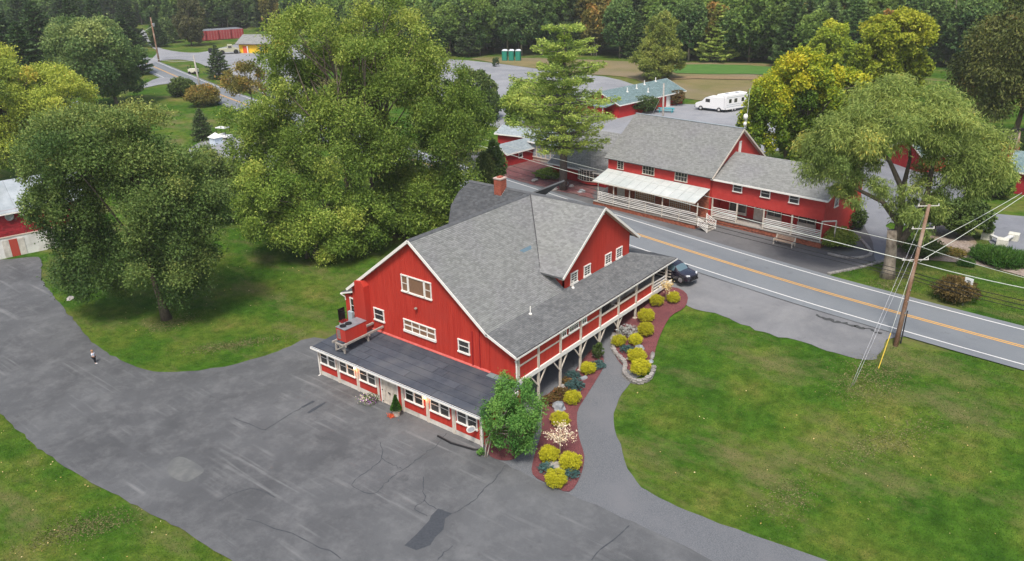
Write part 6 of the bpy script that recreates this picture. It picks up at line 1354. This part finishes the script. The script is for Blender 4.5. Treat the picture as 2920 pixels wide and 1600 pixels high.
kb = D(545, 362); kk = thing('white_kiosk', 'small white hut with pointed roof beside the golf cart', 'hut', tuple(kb)); MB().box(-.8, .8, -.8, .8, 0, 1.2).build('wall', mat('pale blue white', (.6, .68, .78)), kk); m = MB(); m.add([(-1, -1, 1.2), (1, -1, 1.2), (1, 1, 1.2), (-1, 1, 1.2), (0, 0, 2.0)], [(0, 1, 4), (1, 2, 4), (2, 3, 4), (3, 0, 4), (3, 2, 1, 0)]); m.build('roof', WB, kk)
# old tractor and little machine at the far lots
tbp = D(577, 136); tr = thing('old_truck', 'old pale green truck beside the yellow house', 'truck', tuple(tbp), 1.0)
OG = mat('faded olive paint', (.42, .42, .3)); m = MB(); m.prism([(-3.2, .8), (3.3, .8), (3.3, 1.7), (1.6, 1.9), (1.2, 3.0), (-.3, 3.0), (-.5, 1.8), (-3.2, 1.8)], -1.2, 1.2); m.build('body', OG, tr)
MB().box(-.1, 1.0, -1.23, 1.23, 2.0, 2.7).build('cab_window', GLASS, tr)
for x in (-2.1, 2.2):
    for s in (-1, 1):
        m = MB(); m.m = Matrix.Translation((x, s*1.25, .75)) @ Matrix.Rotation(R(90), 4, 'X'); m.lathe([(.3, -.2), (.75, -.18), (.75, .18), (.3, .2)], 16); m.build('wheel', mat('tyre rubber', (.018,)*3), tr)
mcb = D(488, 186); mc = thing('utility_cart', 'little cream utility cart on the grass by the far road', 'cart', tuple(mcb), .5); MB().box(-1.2, 1.2, -.8, .8, .5, 1.4).build('body', mat('cream cart', (.6, .58, .48)), mc)
for x in (-1.1, 1.1):
    for s in (-.7, .7): MB().box(x-.05, x+.05, s-.05, s+.05, 1.4, 2.2).build('roll_bar', BLACK, mc)
for x in (-.8, .8):
    for s in (-1, 1):
        m = MB(); m.m = Matrix.Translation((x, s*.8, .4)) @ Matrix.Rotation(R(90), 4, 'X'); m.lathe([(.1, -.1), (.4, -.1), (.4, .1), (.1, .1)], 12); m.build('wheel', mat('tyre rubber', (.018,)*3), mc)
bbp = D(535, 140); gr_ = thing('smoker_grill', 'black barrel grill on the gravel near the containers', 'grill', tuple(bbp)); m = MB(); m.m = Matrix.Translation((0, 0, 1.6)) @ Matrix.Rotation(R(90), 4, 'X'); m.lathe([(.1, -1), (.8, -.9), (.8, .9), (.1, 1)], 14); m.build('barrel', BLACK, gr_)
for s in (-.5, .5): MB().bar((s, 0, 0), (s, 0, 1.2), .1).build('leg', BLACK, gr_)

# the child
pb_ = at(271, 1037)
def skinned(name, verts, edges, radii, m_, parent, sub=2):
    me = bpy.data.meshes.new(name); me.from_pydata(verts, edges, []); o = link(bpy.data.objects.new(name, me), parent)
    sk = o.modifiers.new('skin', 'SKIN'); me.skin_vertices[0].data[0].use_root = True
    for i, r in enumerate(radii): me.skin_vertices[0].data[i].radius = (r, r)
    ss = o.modifiers.new('sub', 'SUBSURF'); ss.levels = sub; ss.render_levels = sub; me.materials.append(m_); return o
ps = thing('person', 'small child in a white and blue top and dark trousers walking on the car park', 'person', tuple(pb_+np.array([0, 0, .02])), R(30))
SKIN = mat('skin', (.55, .32, .22), rough=.6)
Z = 1.28
bv = [(0, 0, .66), (0, 0, .78), (0, 0, .92), (0, 0, 1.03), (0, 0, 1.08), (.02, 0, 1.17), (0, .075, .62), (.05, .08, .36), (-.02, .08, .07), (.09, .08, .035), (0, -.075, .62), (.10, -.08, .37), (.12, -.08, .07), (.22, -.08, .035),
      (0, .13, 1.0), (.02, .17, .82), (.10, .17, .66), (.12, .17, .60), (0, -.13, 1.0), (.05, -.17, .83), (.16, -.14, .72), (.2, -.13, .68)]
be = [(0, 1), (1, 2), (2, 3), (3, 4), (4, 5), (0, 6), (6, 7), (7, 8), (8, 9), (0, 10), (10, 11), (11, 12), (12, 13), (3, 14), (14, 15), (15, 16), (16, 17), (3, 18), (18, 19), (19, 20), (20, 21)]
br_ = [.10, .10, .11, .09, .04, .09, .075, .05, .035, .03, .075, .05, .035, .03, .045, .035, .025, .03, .045, .035, .025, .03]
skinned('body', bv, be, br_, SKIN, ps)
skinned('shirt', [(0, 0, .66), (0, 0, .78), (0, 0, .92), (0, 0, 1.02), (0, .13, 1.0), (.02, .17, .84), (0, -.13, 1.0), (.05, -.17, .85)], [(0, 1), (1, 2), (2, 3), (3, 4), (4, 5), (3, 6), (6, 7)], [.125, .125, .13, .10, .06, .055, .06, .055], mat('white blue shirt', (.62, .68, .85), (.75, .78, .88), 6), ps)
skinned('vest', [(-.01, .10, .80), (-.01, .12, .98)], [(0, 1)], [.055, .05], mat('navy stripe', (.05, .09, .2)), ps, 1)
skinned('trousers', [(0, 0, .66), (0, .075, .60), (.05, .08, .36), (-.02, .08, .10), (0, -.075, .60), (.10, -.08, .37), (.12, -.08, .10)], [(0, 1), (1, 2), (2, 3), (0, 4), (4, 5), (5, 6)], [.13, .09, .065, .05, .09, .065, .05], mat('black trousers', (.012, .013, .02)), ps)
m = MB(); m.m = Matrix.Translation((-.01, 0, 1.21)) @ Matrix.Diagonal((1.05, 1, .9, 1)); m.lathe([(.02, -.06), (.10, -.03), (.105, .03), (.06, .095), (.01, .105)], 12); m.build('hair', mat('light brown hair', (.36, .20, .11)), ps, smooth=True)
for s, x in ((.08, .04), (-.08, .17)): MB().box(x-.09, x+.11, s-.045, s+.045, 0, .07).build('shoe', mat('white shoes', (.8, .8, .8)), ps)

# ---- poles and wires
def pole_at(name, label, bpx, tpx, r0, r1, m_=None, n=10, cat='pole', arms=()):
    b = at(*bpx); tpt = on_depth(tpx[0], tpx[1], depth(b)+.0); v = tpt-b
    t = thing(name, label, cat, tuple(b)); m = MB(); m.tube([(0, 0, -.3), tuple(v*.5), tuple(v)], [r0, (r0+r1)/2, r1], n); m.build('shaft', m_ or POLEW, t, smooth=True); return t, b, v
bp, pb0, pv = pole_at('utility_pole', 'tall leaning brown utility pole beside the right hand lawn', (2552.6, 988), (2650, 583), .19, .125)
for f_, w_ in ((.99, .9), (.83, .95), (.61, 1.1)):
    p = pv*f_; a = p-_r*w_; b = p+_r*w_*.9; MB().bar(a, b, .07, .06).build('cross_arm', mat('pale cross arm', (.5, .48, .45)), bp)
    for s in (-.9, .85):
        m = MB(); q = p+_r*w_*s; m.tube([q, q+np.array([0, 0, .18])], [.05, .03], 6); m.build('insulator', WHITE, bp)
for f_ in (.22, .3, .38): MB().bar(pv*f_, pv*f_+np.array([.02, 0, .25])+_r*.14, .1, .08).build('bracket', STEEL, bp)
def span(name, label, A, B, r, m_, sag=.3, cat='cable'):
    A = np.array(A); B = np.array(B); P = [A+(B-A)*t-np.array([0, 0, 4*sag*t*(1-t)]) for t in np.linspace(0, 1, 14)]
    m = MB(); m.tube(P, r, 5); o = m.build(name, m_, smooth=True); tag(o, label, cat); return o
def on_x(px, py, X): v = ray(px, py); t = (X-CAMP[0])/v[0]; return CAMP+v*t
def on_y(px, py, Y): v = ray(px, py); t = (Y-CAMP[1])/v[1]; return CAMP+v*t
dB = depth(pb0)
def att(px, py): return on_depth(px, py, dB)
for k, (lx, ly, ax, ay, rx, ry, r, mm, lab) in enumerate(((1300, 395, 2615, 749, 2960, 829, .032, CABLEW, 'thick pale cable crossing the roadside'), (1300, 375, 2614, 700, 2960, 802, .018, CABLEW, 'thin upper pale wire crossing the roadside'),
        (1300, 425, 2606, 778, 2960, 866, .028, CABLE, 'upper black cable along the road'), (1300, 440, 2603, 788, 2960, 880, .028, CABLE, 'middle black cable along the road'), (1300, 456, 2600, 797, 2960, 892, .024, CABLE, 'lowest black cable along the road'))):
    A = on_x(lx, ly, -32); P = att(ax, ay); Bq = on_y(rx, ry, 25.5); span('cable', lab+', left span', A, P, r, mm, .35); span('cable', lab+', right span', P, Bq, r, mm, .1)
q = on_x(1300, 425, -32); qp = thing('utility_pole', 'far end roadside pole hidden by the giant tree', 'pole', (q[0], q[1], gz(q[0], q[1]))); m = MB(); m.tube([(0, 0, -.2), (0, 0, q[2]-3+1.5)], [.16, .12], 8); m.build('shaft', POLEW, qp)
G1 = at(2425, 1106); G2 = at(2433, 1100)
span('guy_wire', 'left steel guy wire of the leaning pole', att(2636, 612), G1, .012, STEEL, .0); span('guy_wire', 'right steel guy wire of the leaning pole', att(2614, 700), G2, .012, STEEL, .0)
m = MB(); a = at(2505, 1051); b = on_depth(2540, 950, depth(a)); 
gg = MB(); gg.tube([a, b], .038, 6); o = gg.build('guy_guard', mat('guard yellow', (.62, .45, .06))); tag(o, 'yellow plastic guy wire guard standing in the lawn', 'guard')
span('guy_wire', 'thin guy wire inside the yellow guard', b, att(2610, 740), .012, CABLEW, 0)
m = MB(); a = at(2568, 980); b = on_depth(2588, 886, depth(a)); m.tube([a, b], [.06, .05], 6); o = m.build('black_post', BLACK); tag(o, 'black thin post beside the leaning utility pole', 'post')
for k, (px, py, ax, ay, lab) in enumerate(((2914, 550, 2628, 704, 'upper pale wire running to the right edge'), (2960, 530, 2624, 745, 'lower pale wire running to the right edge'))): span('cable', lab, att(ax, ay), on_y(px, py, 62), .028, CABLEW, .15)
# pole group at the far right
rp, rb0, rvv = pole_at('utility_pole', 'tall pole with a bunch of conduits at the far right', (2890, 510), (2909, 366), .2, .14)
MB().bar(rvv*.96-_r*1.6, rvv*.96+_r*1.6, .1, .1).build('cross_arm', MGREY, rp)
for k in range(5):
    m = MB(); o_ = -_r*(.9+.45*k)-_f*(.2*(k % 2)); m.tube([o_+np.array([0, 0, -.2]), o_+np.array([0, 0, 6.6-.1*k])+_r*.3], .06, 6); m.build('conduit', mat('pale conduit', (.38, .32, .26)), rp)
MB().bar(-_r*2.9+np.array([0, 0, 6.5]), np.array([0, 0, 6.6]), .4, .3).build('transformer_rack', BLACK, rp)
for k, (a0, b0_) in enumerate((((2906, 372), (2790, 383)), ((2906, 384), (2790, 396)), ((2906, 396), (2790, 402)))): span('cable', 'short wire of the conduit pole, number from the top %s' % ['first', 'second', 'third'][k], on_depth(*a0, depth(rb0)), on_depth(b0_[0], b0_[1], depth(rb0)+18), .03, CABLEW, .1)
# pole behind the inn, far left poles
ip, ib, iv = pole_at('utility_pole', 'pale pole with antenna behind the inn ridge', (1890, 352), (1893, 238), .2, .14, MGREY)
span('guy_wire', 'guy wire of the pole behind the inn', ib+iv*.8, at(1858, 330), .03, CABLEW, 0)
fp, fb, fv = pole_at('utility_pole', 'dark pole beside the far gravel track', (454, 177), (429, 50), .28, .2)
m = MB(); p = fv*.86; m.m = Matrix.Translation(Vector(p)+Vector(_r*.5)); m.lathe([(.35, -.8), (.4, 0), (.3, .1)], 10); m.build('transformer', STEEL, fp)
fp2, fb2, fv2 = pole_at('utility_pole', 'pale pole by the far road beside the bushes', (571, 251), (551, 158), .25, .17, MGREY)
span('cable', 'pale wire between the two far left poles', fb2+fv2*.85, on_depth(430, 165, depth(fb)), .05, CABLEW, .6); span('cable', 'wire from the far pole to its guy', fb+fv*.8, on_depth(400, 95, depth(fb)+5), .05, CABLEW, 0)
# road sign
sgp = at(2744, 872); d_ = depth(sgp); c_ = on_depth(2762, 808, d_)
rs_ = thing('road_sign', 'white rectangular road sign seen at a slant beside the round brown bush', 'sign', tuple(sgp)); m = MB(); v = c_-sgp
m.tube([(0, 0, -.2), (v[0], v[1], v[2]+.3)], .04, 6); m.build('sign_post', mat('green steel post', (.12, .14, .12)), rs_)
m = MB(); m.box(-.36, .36, -.02, .02, -.5, .5); o = m.build('sign_plate', mat('white sign sheeting', (.85, .88, .88), rough=.35), rs_); o.location = tuple(v); o.rotation_euler = (0, 0, YAW+R(-58))
m = MB()
for k, zz in enumerate((.22, -.02, -.28)): m.box(-.2, .16, -.026, -.021, zz-.035, zz+.035)
o2 = m.build('lettering', BLACK, o, kind='stuff')
# white timber bench of posts
tb_ = thing('timber_bench', 'white weathered timber bench with three square planter posts beside the side driveway', 'bench', tuple(D(2500, 615)))
pp = [D(2482, 601), D(2520, 618), D(2548, 604)]; b_ = D(2500, 615)
for p in pp:
    q = p-b_; m = MB(); m.box(q[0]-.5, q[0]+.5, q[1]-.5, q[1]+.5, 0, .75); m.build('post_box', mat('pale lichen timber', (.5, .5, .42), (.66, .65, .58), 4), tb_)
for a, b in ((0, 1), (1, 2)): MB().bar(pp[a]-b_+np.array([0, 0, .6]), pp[b]-b_+np.array([0, 0, .6]), .45, .12).build('seat_plank', mat('grey white plank', (.55, .56, .55)), tb_)
# cupola ornament and dish on the inn ridge
wx, wy = innp(.05, 8.7); cu = thing('weather_vane', 'white ball finial on the inn ridge end', 'finial', (wx, wy, 13.1)); m = MB(); m.tube([(0, 0, 0), (0, 0, 1.2)], .05, 6); m.build('rod', WHITE, cu)
m = MB(); m.lathe([(.03, .9), (.2, 1.0), (.28, 1.25), (.2, 1.5), (.03, 1.6)], 12); m.build('ball', WHITE, cu, smooth=True); m = MB(); m.lathe([(.03, .2), (.18, .3), (.2, .55), (.03, .7)], 10); m.build('bulb', WHITE, cu, smooth=True)
m = MB(); m.tube([(.15, 0, .0), (.2, 0, 4.6)], .025, 5); o = m.build('whip_antenna', CABLEW); o.location = (wx, wy, 13.0); tag(o, 'thin pale whip antenna on the inn ridge', 'antenna')
# manhole-like discs on the lawn and litter
for k, (x, y) in enumerate(((1290/1.13354+0, 0),)): pass
def scat(name, poly, n, L, m_, label, lift=.05):
    P = np.array([D(*p)[:2] for p in poly]); lo, hi = P.min(0), P.max(0); B = np.roll(P, -1, 0); pts = []
    while len(pts) < n:
        q = lo+(hi-lo)*rng.random(2); c = ((P[:, 1] > q[1]) != (B[:, 1] > q[1])); xi = (B[:, 0]-P[:, 0])*(q[1]-P[:, 1])/(B[:, 1]-P[:, 1]+1e-12)+P[:, 0]
        if np.sum(c & (q[0] < xi)) % 2: pts.append(q)
    pts = np.array(pts); C = np.column_stack([pts, ground(pts[:, 0], pts[:, 1])+lift]); V, F, T = leaf_quads(C, unit(n)*np.array([1, 1, .2]), L*rng.uniform(.6, 1.3, n), L*.7, rng.random(n)); o = big_mesh(name, V, F, m_, None, T, 'stuff'); o['label'] = label
scat('fallen_leaves', [(1600, 960), (2500, 960), (2576, 1412), (2070, 1412), (1600, 1220)], 60, .12, LGOLDL, 'fallen pale leaves scattered over the right lawn')
scat('fallen_leaves', [(0, 1060), (560, 1400), (0, 1412)], 60, .11, LGOLDL, 'fallen pale leaves on the near left lawn')
scat('fallen_leaves', [(250, 860), (800, 820), (820, 560), (560, 560), (300, 800)], 70, .12, LGOLDL, 'fallen pale leaves on the lawn under the lone tree')
scat('litter', [(300, 960), (800, 960), (1200, 1180), (1500, 1400), (700, 1400), (200, 1100)], 90, .07, LBLOS, 'pale leaf litter on the car park')
def in_poly(P, q):
    A = np.array(P); B = np.roll(A, -1, 0); r = np.zeros(len(q), int)
    for a, b in zip(A, B):
        c = (a[1] > q[:, 1]) != (b[1] > q[:, 1]); xi = (b[0]-a[0])*(q[:, 1]-a[1])/(b[1]-a[1]+1e-12)+a[0]; r += (c & (q[:, 0] < xi))
    return r % 2 == 1
def turf(poly, n, L, label):
    P = np.array(catmull([D(*p)[:2] for p in poly], 3, True)); lo, hi = P.min(0), P.max(0); q = lo+(hi-lo)*rng.random((int(n*2.2), 2)); q = q[in_poly(P, q)][:n]; k = len(q)
    C = np.column_stack([q, ground(q[:, 0], q[:, 1])+L*.35]); V, F, T = leaf_quads(C, unit(k)*.5+np.array([0, 0, .9]), L*rng.uniform(.5, 1.4, k), L*.45, .45+rng.normal(0, .22, k)); o = big_mesh('grass', V, F, LTURF, None, T, 'stuff'); o['label'] = label
LTURF = leaf_mat('turf blades', [(0, (.024, .082, .010)), (.5, (.066, .150, .022)), (.85, (.13, .185, .045)), (1, (.24, .24, .10))], trans=.3)
turf([(1745, 790), (1900, 838), (2120, 905), (2210, 892), (2240, 872), (2600, 950), (2700, 1440), (2100, 1440), (1850, 1325), (1640, 1228), (1590, 1170), (1556, 1060), (1566, 1000), (1620, 965), (1660, 900), (1690, 815)], 75000, .075, 'mown grass blades of the right lawn')
turf([(-60, 1000), (90, 1128), (180, 1195), (300, 1260), (450, 1340), (590, 1430), (-60, 1430)], 16000, .075, 'mown grass blades of the near left lawn')
turf([(112, 660), (125, 720), (190, 800), (250, 868), (310, 902), (420, 928), (600, 908), (780, 842), (900, 700), (900, 560), (600, 540), (300, 600)], 60000, .085, 'mown grass blades around the lone tree')
turf([(2090, 690), (2240, 655), (2330, 662), (2460, 675), (2620, 715), (2620, 830), (2400, 770), (2200, 710)], 14000, .09, 'mown grass blades behind the road')
LDRY = leaf_mat('dry turf blades', [(0, (.10, .12, .04)), (.5, (.16, .16, .06)), (1, (.24, .22, .10))], trans=.2)
for px_, py_, sx, sy, n, lab in ((200, 1330, 1.5, .7, 1500, 'dry bare patch on the near left lawn'), (590, 868, 2.2, .5, 1400, 'dry worn strip beside the car park on the left lawn'), (2190, 955, 1.6, 1.3, 2200, 'dry grass round the guy wire anchors'), (1985, 1255, 1.1, .9, 900, 'dry patch in the middle of the right lawn'), (2230, 1110, 2.6, .8, 1400, 'long dry streak on the right lawn'), (430, 815, 1.2, .9, 1200, 'bare ring round the lone tree trunk'), (1100, 640, 1.5, 1.0, 700, 'dry worn grass behind the barn'), (2235, 715, 1.4, .8, 900, 'dry ring round the willow trunk')):
    c_ = D(px_, py_); q = c_[:2]+np.outer(rng.normal(0, sx, n), _r[:2]*.95+_f[:2]*.3)+np.outer(rng.normal(0, sy, n), _f[:2]); C = np.column_stack([q, ground(q[:, 0], q[:, 1])+.035]); V, F, T = leaf_quads(C, unit(n)*np.array([1, 1, .06]), .11*rng.uniform(.5, 1.5, n), .07, rng.random(n)); o = big_mesh('dry_grass', V, F, LDRY, None, T, 'stuff'); o['label'] = lab
print('trees in the wood', nput)

# the air of the valley: thin even haze
hz = MB().box(-905, 505, -265, 1105, -1.5, 72).build('haze', MATS['pale cap'], kind='stuff')
hz.data.materials.clear(); hm = bpy.data.materials.new('thin haze'); hm.use_nodes = True; t_ = hm.node_tree; t_.nodes.clear()
vo = t_.nodes.new('ShaderNodeVolumePrincipled'); vo.inputs['Color'].default_value = (.93, .93, .91, 1); vo.inputs['Density'].default_value = .00026; vo.inputs['Anisotropy'].default_value = .2
mo = t_.nodes.new('ShaderNodeOutputMaterial'); t_.links.new(vo.outputs[0], mo.inputs['Volume']); hz.data.materials.append(hm)
SC.cycles.volume_bounces = 0; SC.cycles.volume_max_steps = 64
